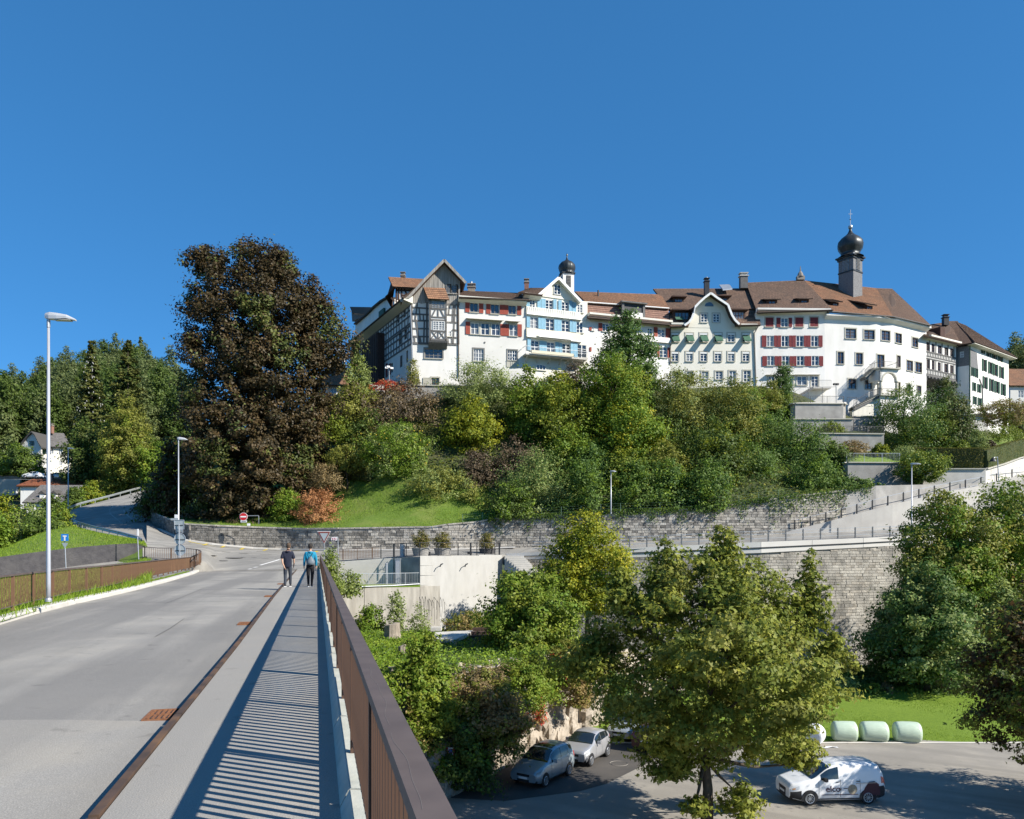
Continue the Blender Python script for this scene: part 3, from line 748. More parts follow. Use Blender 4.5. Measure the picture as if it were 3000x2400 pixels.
# scratches on the cap rail
mb=MB();mb2=MB();prev=None
for i in range(40):
	d=1.9 + i * 0.06;o=0.287 + 0.011 * math.sin(i * 0.33) + 0.005 * math.sin(i * 0.9 + 1) - 0.03 + i * 0.0009
	p=BR(o,d,1.0035)
	if prev is not None and i not in (14,15): (mb if i < 14 else mb2).bar(prev,p,0.0011,0.0006)
	prev=p
M_scr=mat("bare_metal_scratch",(0.22,0.19,0.17),(0.17,0.15,0.14),rough=0.6)
rl=[o for o in SC.objects if o.name == "bridge_railing"][0]
part("scratch",mb,M_scr,rl);part("scratch",mb2,M_scr,rl)
lp=[(-700,2065),(-200,1868),(0,1799),(100,1772),(200,1748),(300,1728),(400,1704),(500,1681),(560,1668),(580,1660)]
pts=[G(a,b,0.05) for a,b in lp[:-1]] + [P(583,1659,55.5),P(590,1651,57.2),P(582,1646,57.8),P(560,1643,57.9),P(520,1641,58),(P(460,1641,58)),P(417,1637,58)]
ax,ln=polyaxis(pts)
railing("bridge_railing","weathered orange brown bar railing curving round the grass strip at the left kerb",ax,ln,0.93,0.14,2.0,M_barl,M_rail,base=0.1,rail_w=0.08,bar=(0.018,0.02))
ax,ln=polyaxis([P(988,1643,70.9),P(1060,1639,70.9),P(1114,1635,70.9)])
railing("street_railing","short brown bar railing left of the black fence above the terrace",ax,ln,1.05,0.14,1.35,M_barl,M_rail,base=0.1,rail_w=0.06)
# black fence on the white wall: posts, one rail, thin mesh wires
fr=thing("metal_fence","black post and rail fence on top of the white concrete wall","fence",P(1230,1630,68.2))
fx=[1116,1154,1190,1230,1284,1342,1379,1397,1420,1450,1463]
def fp(px): return P(px,pl([(1116,1635),(1150,1633),(1230,1630),(1470,1627)],px),pl([(1116,70.9),(1150,70.9),(1231,68.2),(1470,75.2)],px))
for px in fx:
	mb=MB();w=0.16 if px in (1154,1379,1463) else 0.08
	mb.box(fp(px) + Vector((0,0,0.62)),(w,0.06,1.24));part("post",mb,M_dkmet,fr)
mb=MB()
for a,b in zip(fx,fx[1:]): mb.bar(fp(a) + Vector((0,0,1.22)),fp(b) + Vector((0,0,1.22)),0.05,0.05)
part("top_rail",mb,M_dkmet,fr)
mb=MB()
for k in range(1,7):
	for a,b in zip(fx,fx[1:]): mb.bar(fp(a) + Vector((0,0,0.18 * k)),fp(b) + Vector((0,0,0.18 * k)),0.008)
part("wires",mb,M_dkmet,fr)
# low grey railing on the old wall
ax,ln=polyaxis([P(1000,1715,od(1000)),P(1130,1713,od(1130)),P(1228,1710,od(1228))])
railing("terrace_railing","low grey bar railing on top of the old stained wall",ax,ln,0.98,0.17,1.9,M_galv,M_galv,base=0.06,rail_w=0.04,bar=(0.016,0.016),post=(0.04,0.04))
mb=MB();mb.tube([P(px,py,od(px) - .1) for px,py in ((960,1722),(1060,1719),(1150,1716),(1229,1711))],0.05,6);solo("conduit_pipe",mb,M_galv,"thin grey pipe running along the top of the old stained wall","pipe")
t=thing("utility_cabinet","tall pale grey utility cabinet behind the low terrace railing","cabinet",P(1166,1712,67.4))
mb=MB();mb.box(P(1166,1676,67.4),(0.42,0.4,2.2));part("body",mb,M_galv,t)
mb=MB();mb.box(P(1166,1638,67.4),(0.5,0.48,0.07));part("lid",mb,M_pole,t)
mb=MB();mb.box(P(1164,1676,67.16),(0.3,0.03,1.9));part("door",mb,M_pole,t)
t=thing("vent_pipe","grey capped vent pipe standing left of the utility cabinet","vent pipe",P(1132,1712,66.4))
mb=MB();mb.tube([P(1132,1712,66.4),P(1132,1653,66.4)],0.11,12);part("pipe",mb,M_galv,t)
mb=MB();c=P(1132,1653,66.4);mb.lathe([(0.13,0),(0.13,0.06),(0.0,0.1)],c,12);part("cap",mb,M_pole,t)
t=thing("litter_bin","polished steel cylinder bin behind the black fence","bin",P(1058,1600,70))
c=P(1179,1632,71.2);t.location=c
mb=MB();mb.lathe([(0.24,0),(0.24,1.2)],c,16);part("body",mb,M_galv,t,smooth=False)
mb=MB();mb.lathe([(0.26,1.2),(0.26,1.26),(0.1,1.3)],c,16);part("lid",mb,M_dkmet,t)
# lamps
M_lamp=mat("lamp_head_grey",(0.55,0.56,0.57),(0.5,0.51,0.52),rough=0.4,metal=0.3)
M_lens=glassmat("lamp_lens",(0.35,0.34,0.30),0.3)
def street_lamp(label,base,h,r0,r1,arm,head,group="street lamps"):
	t=thing("street_lamp",label,"street lamp",base,group)
	mb=MB();mb.tube([base,base + Vector((0,0,0.5)),base + Vector((0,0,h))],[r0,r0,r1],12);part("pole",mb,M_pole,t,smooth=True)
	mb=MB();mb.lathe([(r0 * 1.5,0),(r0 * 1.5,0.06),(r0 * 1.1,0.1)],base,12);part("base_collar",mb,M_galv,t)
	top=base + Vector((0,0,h));A=Vector(arm);w=head[1];L=head[0];s=A.normalized();n=s.cross(Vector((0,0,1)))
	mb=MB();mb.tube([top - Vector((0,0,0.12)),top + Vector((0,0,0.18))],r1 * 1.35,10);part("joint",mb,M_galv,t)
	mb=MB();st=[]
	for q,hw,zt,zb in ((-0.12,0.35,0.26,0.13),(0.05,0.8,0.29,0.10),(0.35,1.0,0.27,0.10),(0.7,0.95,0.23,0.12),(1.0,0.6,0.13,0.09)):
		c=top + s * (L * q);st.append([c + n * (w / 2 * hw * a) + Vector((0,0,z)) for a,z in ((-1,zb),(-1,(zt + zb) / 2),(-0.5,zt),(0.5,zt),(1,(zt + zb) / 2),(1,zb),(-1,zb))])
	mb.grid(st);mb.face(st[0][:6]);mb.face(st[-1][:6][::-1]);part("head",mb,M_lamp,t)
	mb=MB();c=top + s * (L * 0.55) + Vector((0,0,0.085));mb.box(c,(L * 0.6,w * 0.8,0.02),(s,n,Vector((0,0,1))));part("lens",mb,M_lens,t)
	return t
b0=P(142,1763,21.0)
street_lamp("tall street lamp standing nearest, behind the left bridge railing",b0,7.62,0.058,0.034,(1,0.12,0.0),(0.70,0.22))
b1=P(523,1640,56.6)
street_lamp("street lamp behind the round sign backs, in front of the copper tree",b1,8.75,0.062,0.036,(1,0.2,0),(0.62,0.22))
b2=P(200,1490,108)
street_lamp("dark slim street lamp left of the guardrail at the bend of the hill road",b2,8.3,0.075,0.05,(1,0.1,0),(0.8,0.3))
b3=P(1790,1505,80.0)
street_lamp("slim street lamp with a flat head on the stone wall by the ivy",b3,4.2,0.065,0.045,(0.4,-1,0),(0.9,0.45))
b4=P(2671,1592,78.3)
street_lamp("tall slim street lamp beside the ramp wall",b4,7.9,0.07,0.05,(0.6,-1,0),(0.9,0.45))
t=thing("street_lamp","lamp with a hanging bell shade beside the ramp and the clipped hedge","street lamp",P(2926,1415,93),"street lamps")
mb=MB();b=P(2926,1415,93);mb.tube([b,P(2922,1338,93)],[0.07,0.05],8);part("pole",mb,M_galv,t)
mb=MB();mb.tube([P(2922,1340,93),P(2914,1340,92.6),P(2909,1344,92.4)],0.03,6);part("arm",mb,M_galv,t)
mb=MB();mb.lathe([(0.38,0),(0.3,0.2),(0.12,0.45),(0.05,0.5)],P(2909,1352,92.4),12);part("shade",mb,M_dkmet,t)
for px,yb,yt,d,lab in ((32,1398,1335,168,"thin grey mast standing by the upper street left of the round tree"),):
	mb=MB();mb.tube([P(px,yb,d),P(px,yt,d)],0.12,8);solo("mast",mb,M_pole,lab,"mast",loc=P(px,yb,d))
# signs
M_red=mat("sign_red",(0.52,0.02,0.025),(0.46,0.02,0.025),rough=0.45)
M_blue=mat("sign_blue",(0.02,0.22,0.66),(0.02,0.2,0.6),rough=0.45)
M_signw=mat("sign_white",(0.78,0.78,0.78),(0.74,0.74,0.74),rough=0.45)
M_signb=mat("sign_back",(0.44,0.48,0.49),(0.40,0.44,0.45),rough=0.5,metal=0.3)
M_signr2=mat("sign_red_shaded",(0.22,0.06,0.05),(0.18,0.05,0.045),rough=0.6)  # sign red dulled: the give way sign's shade is put into the colour
def disc(mb,c,r,th,n=24,rin=0.0):
	"upright disc facing the camera side (-Y)"
	c=Vector(c)
	pts=[c + Vector((r * math.cos(2 * math.pi * i / n),0,r * math.sin(2 * math.pi * i / n))) for i in range(n)]
	mb.prism(pts,(0,th,0))
def poly_xz(mb,c,pts,th): mb.prism([Vector(c) + Vector((x,0,z)) for x,z in pts],(0,th,0))
t=thing("no_entry_sign","red no entry sign with a white bar on a bent pipe above the wall","road sign",P(757,1532,80))
mb=MB();mb.tube([P(758,1536,80),P(758,1511,80)],0.035,8);mb.tube([P(722,1511.5,80),P(756,1511,80),P(758,1513,80),P(758,1536,80)],0.035,8);part("bracket_pipe",mb,M_galv,t)
c=P(713,1514,79.8)
mb=MB();disc(mb,c + Vector((0,.02,0)),0.42,0.03);part("rim",mb,M_signw,t)
mb=MB();disc(mb,c,0.385,0.015);part("face",mb,M_red,t)
mb=MB();poly_xz(mb,c + Vector((0,-.012,0)),[(-.3,-.07),(.3,-.07),(.3,.07),(-.3,.07)],0.01);part("white_bar",mb,M_signw,t)
mb=MB();poly_xz(mb,P(714,1528,79.8),[(-.32,-.1),(.32,-.1),(.32,.12),(-.32,.12)],0.02);part("small_plate",mb,M_signw,t)
for k in (-0.03,0.05):
	mb=MB();poly_xz(mb,P(714,1528,79.785) + Vector((0,0,k)),[(-.24,-.015),(.24,-.015),(.24,.015),(-.24,.015)],0.008);part("lettering",mb,M_dkmet,t)
mb=MB();poly_xz(mb,P(728,1537,80),[(-.15,-.12),(.15,-.12),(.15,.12),(-.15,.12)],0.1);solo("marker_stone",mb,M_signw,"small white block on the wall top below the no entry sign","marker")
t=thing("give_way_sign","inverted triangle give way sign with a dark red border among the tall plants","road sign",P(950,1652,63))
c=P(949.5,1572,62);w=0.52
mb=MB();mb.tube([P(950,1655,62.05),P(949.5,1565,62.05)],0.03,8);part("pole",mb,M_galv,t)
tri=lambda s,oz=0: [(-w * s,0.32 * s * 1.5 + oz - .08),(w * s,0.32 * s * 1.5 + oz - .08),(0,-0.42 * s * 1.2 + oz - .08)]
mb=MB();poly_xz(mb,c,tri(1.06),0.02);part("rim",mb,M_signw,t)
mb=MB();poly_xz(mb,c + Vector((0,-.012,0)),tri(0.98),0.01);part("border",mb,M_signr2,t)
mb=MB();poly_xz(mb,c + Vector((0,-.022,0)),tri(0.66,0.03),0.01);part("centre",mb,M_signb,t)  # white centre coloured grey to stand for the shade on it
t=thing("direction_sign","small red and white arrow signpost beside the give way sign","signpost",P(991,1645,66))
mb=MB();mb.tube([P(992,1646,66),P(990,1576,66),P(988,1574,66)],0.03,8);part("pole",mb,M_pole,t)
mb=MB();poly_xz(mb,P(980,1579,65.9),[(-.28,-.12),(.2,-.14),(.24,.1),(.18,.15),(-.24,.15),(-.3,.05)],0.03);part("board",mb,M_signw,t)
M_sred2=M_red
for x,z,ww in ((-.16,.05,.1),(.02,.06,.09),(.14,.0,.07),(-.14,-.06,.08),(.02,-.07,.07)):
	mb=MB();poly_xz(mb,P(980,1579,65.88) + Vector((x,0,z)),[(-ww / 2,-.03),(ww / 2,-.03),(ww / 2,.03),(-ww / 2,.03)],0.01);part("red_mark",mb,M_sred2,t)
# dead end sign with the triangular back below it
t=thing("dead_end_sign","blue dead end sign with a white bar on a grey post by the grass strip","road sign",P(191,1676,50))
mb=MB();mb.tube([P(194,1678,50),P(189,1570,50)],0.032,8);part("pole",mb,M_pole,t)
c=P(189.5,1575,49.9);mb=MB();poly_xz(mb,c,[(-.235,-.225),(.235,-.225),(.235,.225),(-.235,.225)],0.02);part("panel",mb,M_blue,t)
mb=MB();poly_xz(mb,c + Vector((0,-.012,0)),[(-.045,-.21),(.045,-.21),(.045,.05),(-.045,.05)],0.01);part("white_stem",mb,M_signw,t)
mb=MB();poly_xz(mb,c + Vector((0,-.014,0)),[(-.12,.05),(.12,.05),(.12,.13),(-.12,.13)],0.01);part("white_bar",mb,M_signw,t)
c=P(190,1598,49.95);mb=MB();poly_xz(mb,c,[(-.21,.16),(.21,.16),(0,-.2)],0.02);part("triangle_back",mb,M_signb,t)
# marker post on the railing end
t=thing("marker_post","slim white marker post at the end of the low railing by the lane","post",P(407,1637,57))
mb=MB();mb.tube([P(406.5,1640,57),P(402,1552,57)],0.035,8);part("pole",mb,M_pole,t)
mb=MB();mb.box(P(404,1560,56.95),(0.12,0.04,0.5));part("reflector_plate",mb,M_signw,t)
# stack of sign backs on a pole in front of the second lamp
t=thing("sign_post","post carrying one square, one small and two round grey sign backs","road sign",P(527,1636,55))
mb=MB();mb.tube([P(527.5,1640,55),P(524,1535,55)],0.035,8);part("pole",mb,M_pole,t)
def back(c,pts=None,r=None):
	mb=MB()
	if r: disc(mb,c,r,0.02)
	else: poly_xz(mb,c,pts,0.02)
	part("sign_back",mb,M_signb,t)
	mb=MB();n=24
	if r: q=[Vector(c) + Vector((r * math.cos(2 * math.pi * i / n),-0.01,r * math.sin(2 * math.pi * i / n))) for i in range(n + 1)]
	else: q=[Vector(c) + Vector((x,-0.01,z)) for x,z in pts + pts[:1]]
	for a,b in zip(q,q[1:]): mb.bar(a,b,0.035,0.03,up=(0,1,0))
	part("sign_edge",mb,M_pole,t)
	mb=MB();w=(r or abs(pts[0][0])) * 1.7;mb.box(Vector(c) + Vector((0,-0.02,-0.05)),(w,0.03,0.045));part("clamp",mb,M_dkmet,t)
back(P(525,1537,55.1),pts=[(-.34,-.33),(.34,-.33),(.34,.33),(-.34,.33)])
back(P(526,1557,55.1),pts=[(-.24,-.1),(.24,-.1),(.24,.12),(-.24,.12)])
back(P(527,1579,55.1),r=0.40)
back(P(527.5,1611.5,55.1),r=0.40)
t2=thing("lamp_plates","two small white plates fixed high on the second lamp pole","plate",P(517,1520,56.4))
mb=MB();mb.box(P(516,1513,56.4),(0.22,0.05,0.26));part("plate",mb,M_signw,t2)
mb=MB();mb.box(P(511,1521.5,56.4),(0.55,0.04,0.14));part("plate",mb,M_signb,t2)
# no parking sign down in the car park
t=thing("no_parking_sign","no parking sign with red side strips on a post below the bridge","road sign",G(1320,2330,-10))
b=G(1320,2330,-10);d=b.y
mb=MB();mb.tube([b,P(1319,2193,d)],0.035,8);part("pole",mb,M_galv,t)
mb=MB();mb.tube([b + Vector((0,0,0)),b + Vector((0,0,1.0))],[0.11,0.10],8);part("post_sleeve",mb,M_plast,t)
c=P(1320,2206,d - 0.05);mb=MB();poly_xz(mb,c,[(-.19,-.25),(.19,-.25),(.19,.25),(-.19,.25)],0.02);part("panel",mb,M_signw,t)
for sx in (-1,1):
	mb=MB();poly_xz(mb,c + Vector((sx * .155,-.012,0)),[(-.035,-.25),(.035,-.25),(.035,.25),(-.035,.25)],0.01);part("red_strip",mb,M_red,t)
mb=MB();disc(mb,c + Vector((0,-.012,0.08)),0.11,0.01);part("red_ring",mb,M_red,t)
mb=MB();disc(mb,c + Vector((0,-.022,0.08)),0.085,0.01);part("blue_disc",mb,M_blue,t)
mb=MB();mb.bar(c + Vector((-.06,-.026,0.14)),c + Vector((.06,-.026,0.02)),0.02,0.01,up=(0,1,0));part("red_stroke",mb,M_red,t)
for k in range(2):
	mb=MB();poly_xz(mb,c + Vector((0,-.012,-.12 - k * .07)),[(-.08,-.015),(.08,-.015),(.08,.015),(-.08,.015)],0.008);part("lettering",mb,M_dkmet,t)
# drain grates in the gutter
M_grate=mat("rusty_grate",(0.27,0.12,0.055),(0.17,0.075,0.04),scale=14,rough=0.85,bump=0.003,bscale=90)
for px,py,lab in ((475,2096,"rusty cast iron drain grate nearest the camera in the gutter"),(712,1827,"rusty drain grate second along the gutter beside the steel kerb"),(783,1747,"rusty drain grate third along the gutter beside the kerb"),(806,1711,"small rusty drain grate farthest along the gutter near the boy")):
	v=G(px,py,ZR);d=v.y;kx=BR(pl(KB,d),d).x
	t=thing("drain_grate",lab,"drain grate",(kx - 0.225,d,ZR),"drain grates in the gutter")
	mb=MB();c=Vector((kx - 0.225,d,ZR));u=BR(0,1) - BR(0,0);u.normalize();w=Vector((u.y,-u.x,0));z=Vector((0,0,1))
	for s in (-1,1):
		mb.box(c + w * (0.19 * s) + z * 0.004,(0.025,0.52,0.03),(w,u,z));mb.box(c + u * (0.25 * s) + z * 0.004,(0.36,0.025,0.03),(w,u,z))
	mb.box(c + z * 0.003,(0.36,0.03,0.03),(w,u,z));part("frame",mb,M_grate,t)
	mb=MB();mb.box(c + z * 0.004,(0.36,0.5,0.004),(w,u,z));part("pit",mb,M_dkmet,t)
	for r_ in (-1,1):
		for i in range(7):
			mb=MB();mb.box(c + w * (-0.156 + i * 0.052) + u * (0.125 * r_) + z * 0.012,(0.02,0.21,0.026),(w + u * (0.25 * r_),u,z));part("slat",mb,M_grate,t)
# guardrails
def guardrail(label,pts,gap,h=0.72,group="guardrails of the hill road"):
	ax,ln=polyaxis(pts);t=thing("guardrail",label,"guardrail",pts[0],group)
	Z=Vector((0,0,1));n=max(2,int(ln / 1.5));mb=MB();rows=[]
	for i in range(n + 1):
		c=ax(ln * i / n);dirv=(ax(min(ln,ln * i / n + .3)) - ax(max(0,ln * i / n - .3)));nr=Vector((-dirv.y,dirv.x,0)).normalized()
		rows.append([c + Z * (h + dz) + nr * dy for dz,dy in ((.0,0),(-.05,.04),(-.10,.0),(-.15,-.04),(-.20,0),(-.26,.04),(-.31,0))])
	mb.grid(rows);mb.grid([[p + Vector((0.02,0.02,0)) for p in r] for r in rows]);part("beam",mb,M_galv,t)
	k=MB();k.box((0,0,(h - .05) / 2 - .2),(0.09,0.14,h + .3));pm=k.mesh("post",M_galv)
	l=0.3
	while l < ln: inst("post",pm,t,ax(l));l += gap
g1=[P(430,1604,63),P(420,1597,63.5),P(362,1580,69),P(330,1572,73),(P(275,1557,83)),P(232,1543,94),P(200,1520,103)]
guardrail("lower steel guardrail between the grass mound and the hill road",[p + Vector((-.3,-.2,0)) for p in g1],4.0)
g2=[P(192,1516,104),P(200,1500,109),P(235,1486,115),P(330,1461,124),P(400,1441,133),P(416,1437,135)]
guardrail("upper long steel guardrail climbing along the outer edge of the hill road",[p + Vector((-.3,.3,0)) for p in g2],4.0)
# rail on the white edge beam
M_frpost=mat('grey_post',(0.16,0.17,0.18),(0.12,0.13,0.14),rough=.5)
t=thing("street_railing","grey steel railing with heavy posts on the white edge beam","railing",vb(1560,2))
for z in (0.35,0.75,1.05):
	mb=MB()
	for a in range(1560,3100,50): mb.bar(vb(a,2) + Vector((0,.2,z)),vb(a + 50,2) + Vector((0,.2,z)),0.06,0.05)
	part("rail",mb,M_galv,t)
px=1590;k=MB();k.box((0,0,.55),(0.11,0.1,1.12));pm=k.mesh("post",M_frpost)
while px < 3000:
	inst("post",pm,t,vb(px,2) + Vector((0,.2,0)));px += 51
# ramp railing
t=thing("ramp_railing","dark post railing climbing along the ramp with a light hand rail","railing",rt(2330))
mb=MB()
for a in range(2330,3180,45): mb.bar(rt(a) + Vector((0,.15,1.0)),rt(a + 45) + Vector((0,.15,1.0)),0.045,0.045)
part("hand_rail",mb,M_pole,t)
mb=MB()
for a in range(2640,3180,45): mb.bar(rt(a) + Vector((0,.15,0.1)),rt(a + 45) + Vector((0,.15,0.1)),0.035,0.035)
part("lower_rail",mb,M_pole,t)
px=2330;k=MB();k.box((0,0,.5),(0.12,0.1,1.06));pm=k.mesh("post",M_dkmet)
while px < 3100:
	inst("post",pm,t,rt(px) + Vector((0,.15,0)));px += 45.5
# wire mesh fence on the upper wall: posts and wires
t=thing("wire_fence","thin green wire mesh fence along the top of the stone wall","fence",topj(1355))
M_wire=mat("green_wire",(0.16,0.25,0.19),(0.12,0.2,0.15),rough=0.6)
px=1355
while px < 2330:
	mb=MB();mb.tube([topj(px) + Vector((0,.3,.1)),topj(px) + Vector((0,.3,1.0))],0.022,5);part("post",mb,M_wire,t);px += 58
for z in (0.2,0.45,0.7,0.95):
	mb=MB()
	for a in range(1355,2320,29): mb.bar(topj(a) + Vector((0,.3,z)),topj(a + 29) + Vector((0,.3,z)),0.008)
	part("wire",mb,M_wire,t)
# houses: facades surveyed from the photo
M_wallw=mat("white_plaster",(0.80,0.78,0.74),(0.73,0.71,0.67),scale=0.9,rough=0.95,bump=0.012,bscale=6,c3=(0.58,0.55,0.50),s3=0.4,a3=0.5,stretch=(1,1,.3),det=9)
M_wallc=mat("cream_plaster",(0.78,0.75,0.66),(0.74,0.71,0.62),scale=0.7,rough=0.95,c3=(0.68,0.65,0.56),s3=0.25,a3=0.4)
M_wallg=mat("grey_white_plaster",(0.70,0.685,0.64),(0.64,0.625,0.585),scale=0.7,rough=0.95,c3=(0.57,0.55,0.51),s3=0.3,a3=0.45)
M_wally=mat("pale_yellow_plaster",(0.78,0.72,0.56),(0.74,0.68,0.52),scale=0.7,rough=0.95)
M_wbeam=mat("grey_timber",(0.17,0.165,0.16),(0.12,0.117,0.115),scale=3,rough=0.9)
M_board=mat("weathered_boards",(0.42,0.39,0.35),(0.24,0.225,0.205),scale=1.6,rough=0.95,bump=0.01,bscale=9,stretch=(4,4,0.35),c3=(0.12,0.11,0.10),s3=1.2,a3=0.4)
M_dwood=mat("dark_wood",(0.085,0.05,0.04),(0.055,0.034,0.028),scale=4,rough=0.9)
M_soff=mat("white_soffit",(0.72,0.70,0.62),(0.66,0.64,0.56),scale=2,rough=0.9)
M_frame=mat("window_white",(0.80,0.80,0.78),(0.76,0.76,0.74),scale=4,rough=0.5)
M_frameg=mat("window_grey",(0.22,0.215,0.20),(0.18,0.175,0.165),scale=4,rough=0.7)
M_framed=mat("window_brown",(0.09,0.055,0.045),(0.07,0.045,0.04),scale=4,rough=0.7)
M_trim=mat("stone_trim",(0.50,0.48,0.41),(0.43,0.41,0.35),scale=3,rough=0.9)
M_pane=glassmat("window_pane",(0.035,0.045,0.06),0.05,1.0)
_n,_l=M_pane.node_tree.nodes,M_pane.node_tree.links;_o=_n.new("ShaderNodeObjectInfo");_r=_n.new("ShaderNodeValToRGB");_e=_r.color_ramp.elements
_e[0].color=(.02,.026,.035,1);_e[1].position=.95;_e[1].color=(.26,.26,.25,1);_x=_e.new(.6);_x.color=(.05,.06,.08,1);_l.new(_o.outputs["Random"],_r.inputs[0]);_l.new(_r.outputs[0],_n["Principled BSDF"].inputs["Base Color"])
M_shr=mat("red_shutter",(0.36,0.075,0.045),(0.29,0.058,0.038),scale=3,rough=0.6)
M_shd=mat("dark_red_shutter",(0.22,0.032,0.035),(0.17,0.027,0.03),scale=3,rough=0.6)
M_shb=mat("blue_shutter",(0.25,0.46,0.58),(0.21,0.40,0.52),scale=3,rough=0.6)
M_shg=mat("green_shutter",(0.035,0.095,0.055),(0.03,0.075,0.045),scale=3,rough=0.6)
M_awn=mat("green_awning",(0.06,0.14,0.09),(0.05,0.115,0.075),scale=3,rough=0.8)
M_copper=mat("dark_copper",(0.055,0.06,0.062),(0.035,0.038,0.042),scale=1.5,rough=0.42,metal=0.5,c3=(0.10,0.115,0.11),s3=0.8,a3=0.4)
M_shing=mat("grey_shingle",(0.22,0.22,0.225),(0.12,0.12,0.125),scale=7,rough=0.9,bump=0.03,bscale=14)
M_gold=mat("old_gold",(0.45,0.36,0.18),(0.3,0.25,0.15),rough=0.35,metal=0.8)
M_gutter=mat("gutter_brown",(0.10,0.075,0.06),(0.08,0.06,0.05),rough=0.6)
M_chim=mat("chimney_render",(0.30,0.27,0.23),(0.22,0.2,0.175),scale=3,rough=0.95)
M_chimr=mat("chimney_brick",(0.28,0.15,0.11),(0.2,0.11,0.085),scale=5,rough=0.95)
M_rfb=roofmat("brown_tiles",(0.240,0.155,0.112),(0.158,0.105,0.081),(0.109,0.081,0.065),0.35)
M_rfr=roofmat("red_brown_tiles",(0.388,0.209,0.121),(0.270,0.143,0.090),(0.152,0.102,0.072),0.3)
M_rfp=roofmat("pink_tiles",(0.31,0.185,0.14),(0.245,0.14,0.11),(0.20,0.125,0.10),0.2)
M_rfo=roofmat("orange_tiles",(0.42,0.15,0.07),(0.36,0.13,0.065),(0.26,0.115,0.07),0.1)
M_rfg=roofmat("grey_tiles",(0.248,0.232,0.225),(0.180,0.173,0.165),(0.131,0.123,0.119),0.15)
def crop(x0,y0,k): return lambda x,y: (x0 + k * x,y0 + k * y)
c1=crop(1000,740,.24345);c2=crop(1300,780,.22263);c3=crop(1680,800,.25974);c4=crop(2180,640,.34783);c5=crop(2560,880,.25507)
class Fac:
	"an upright facade plane through p0=(x,y), running at ANG degrees (positive: away to the right)"
	def __init__(s,p0,ang):
		s.p0=Vector((p0[0],p0[1]));s.a=R(ang);s.t=Vector((math.cos(s.a),math.sin(s.a)));s.n=Vector((math.sin(s.a),-math.cos(s.a)))
	def uz(s,px,py,off=0.0):
		o=s.p0 + s.n * off;r=(px - CX) / F
		# o + u t = d (r, 1)
		u=(r * o.y - o.x) / (s.t.x - r * s.t.y);d=o.y + u * s.t.y
		return u,EYE + (HY - py) / F * d
	def at(s,u,z,off=0.0):
		q=s.p0 + s.t * u + s.n * off;return Vector((q.x,q.y,z))
	def px(s,px,py,off=0.0): return s.at(*s.uz(px,py,off),off)
	def end(s,px):
		u,_=s.uz(px,HY);q=s.p0 + s.t * u;return (q.x,q.y)
	def rect(s,c,r,off=0.0):
		(x0,y0,x1,y1)=r;xm,ym=(x0 + x1) / 2,(y0 + y1) / 2
		ua,_=s.uz(*c(x0,ym),off);ub,_=s.uz(*c(x1,ym),off)
		_,za=s.uz(*c(xm,y1),off);_,zb=s.uz(*c(xm,y0),off)
		return ua,za,ub,zb
IDC=lambda x,y: (x,y)
WM={}
def win_mesh(w,h,st,m):
	key=(round(w,1),round(h,1),st,m.name)
	if key in WM: return WM[key]
	w,h=max(0.3,key[0]),max(0.3,key[1]);nx,ny=st;f=0.075
	k=MB()
	for sx in (-1,1): k.box((sx * (w / 2 - f / 2),-0.03,h / 2),(f,0.09,h))
	for z in (f / 2,h - f / 2): k.box((0,-0.03,z),(w - 2 * f,0.09,f))
	for i in range(1,nx): k.box((-w / 2 + w * i / nx,-0.02,h / 2),(0.1 if i * 2 == nx else 0.06,0.07,h - 2 * f))
	for j in range(1,ny): k.box((0,-0.015,h * j / ny),(w - 2 * f,0.05,0.05))
	p=MB();p.box((0,0.02,h / 2),(w - 0.1,0.02,h - 0.1))
	WM[key]=(k.mesh("window",m),p.mesh("pane",M_pane));return WM[key]
SMESH={}
def box_mesh(key,name,m,build):
	if key not in SMESH:
		k=MB();build(k);SMESH[key]=k.mesh(name,m)
	return SMESH[key]
def window(root,f,r,st=(2,3),m=None,rec=0.12,sill=True,trim=None,name="window",label=None):
	"r = (u0, z0, u1, z1) on the facade"
	m=m or M_frame;u0,z0,u1,z1=r;w,h=u1 - u0,z1 - z0
	a,b=win_mesh(w,h,st,m)
	o=inst(name,a,root,f.at((u0 + u1) / 2,z0,-rec),f.a)
	o.scale=(w / max(.3,round(w,1)),1,h / max(.3,round(h,1)))
	q=bpy.data.objects.new("pane",b);link(q,o)
	if label: o["label"]=label
	if sill:
		ms=box_mesh(("sill",round(w,1)),"sill",M_trim,lambda k: k.box((0,-0.06,-0.05),(round(w,1) + 0.24,0.2,0.09)))
		s_=inst("sill",ms,root,f.at((u0 + u1) / 2,z0,0),f.a)
	if trim:
		t_=0.17;W_,H_=round(w,1),round(h,1)
		def bld(k):
			for sx in (-1,1): k.box((sx * (W_ / 2 + t_ / 2),-0.02,H_ / 2),(t_,0.07,H_))
			k.box((0,-0.022,H_ + t_ / 2),(W_ + 2 * t_,0.075,t_))
		inst("surround",box_mesh(("trim",W_,H_,trim.name),"surround",trim,bld),root,f.at((u0 + u1) / 2,z0,0),f.a)
	return o
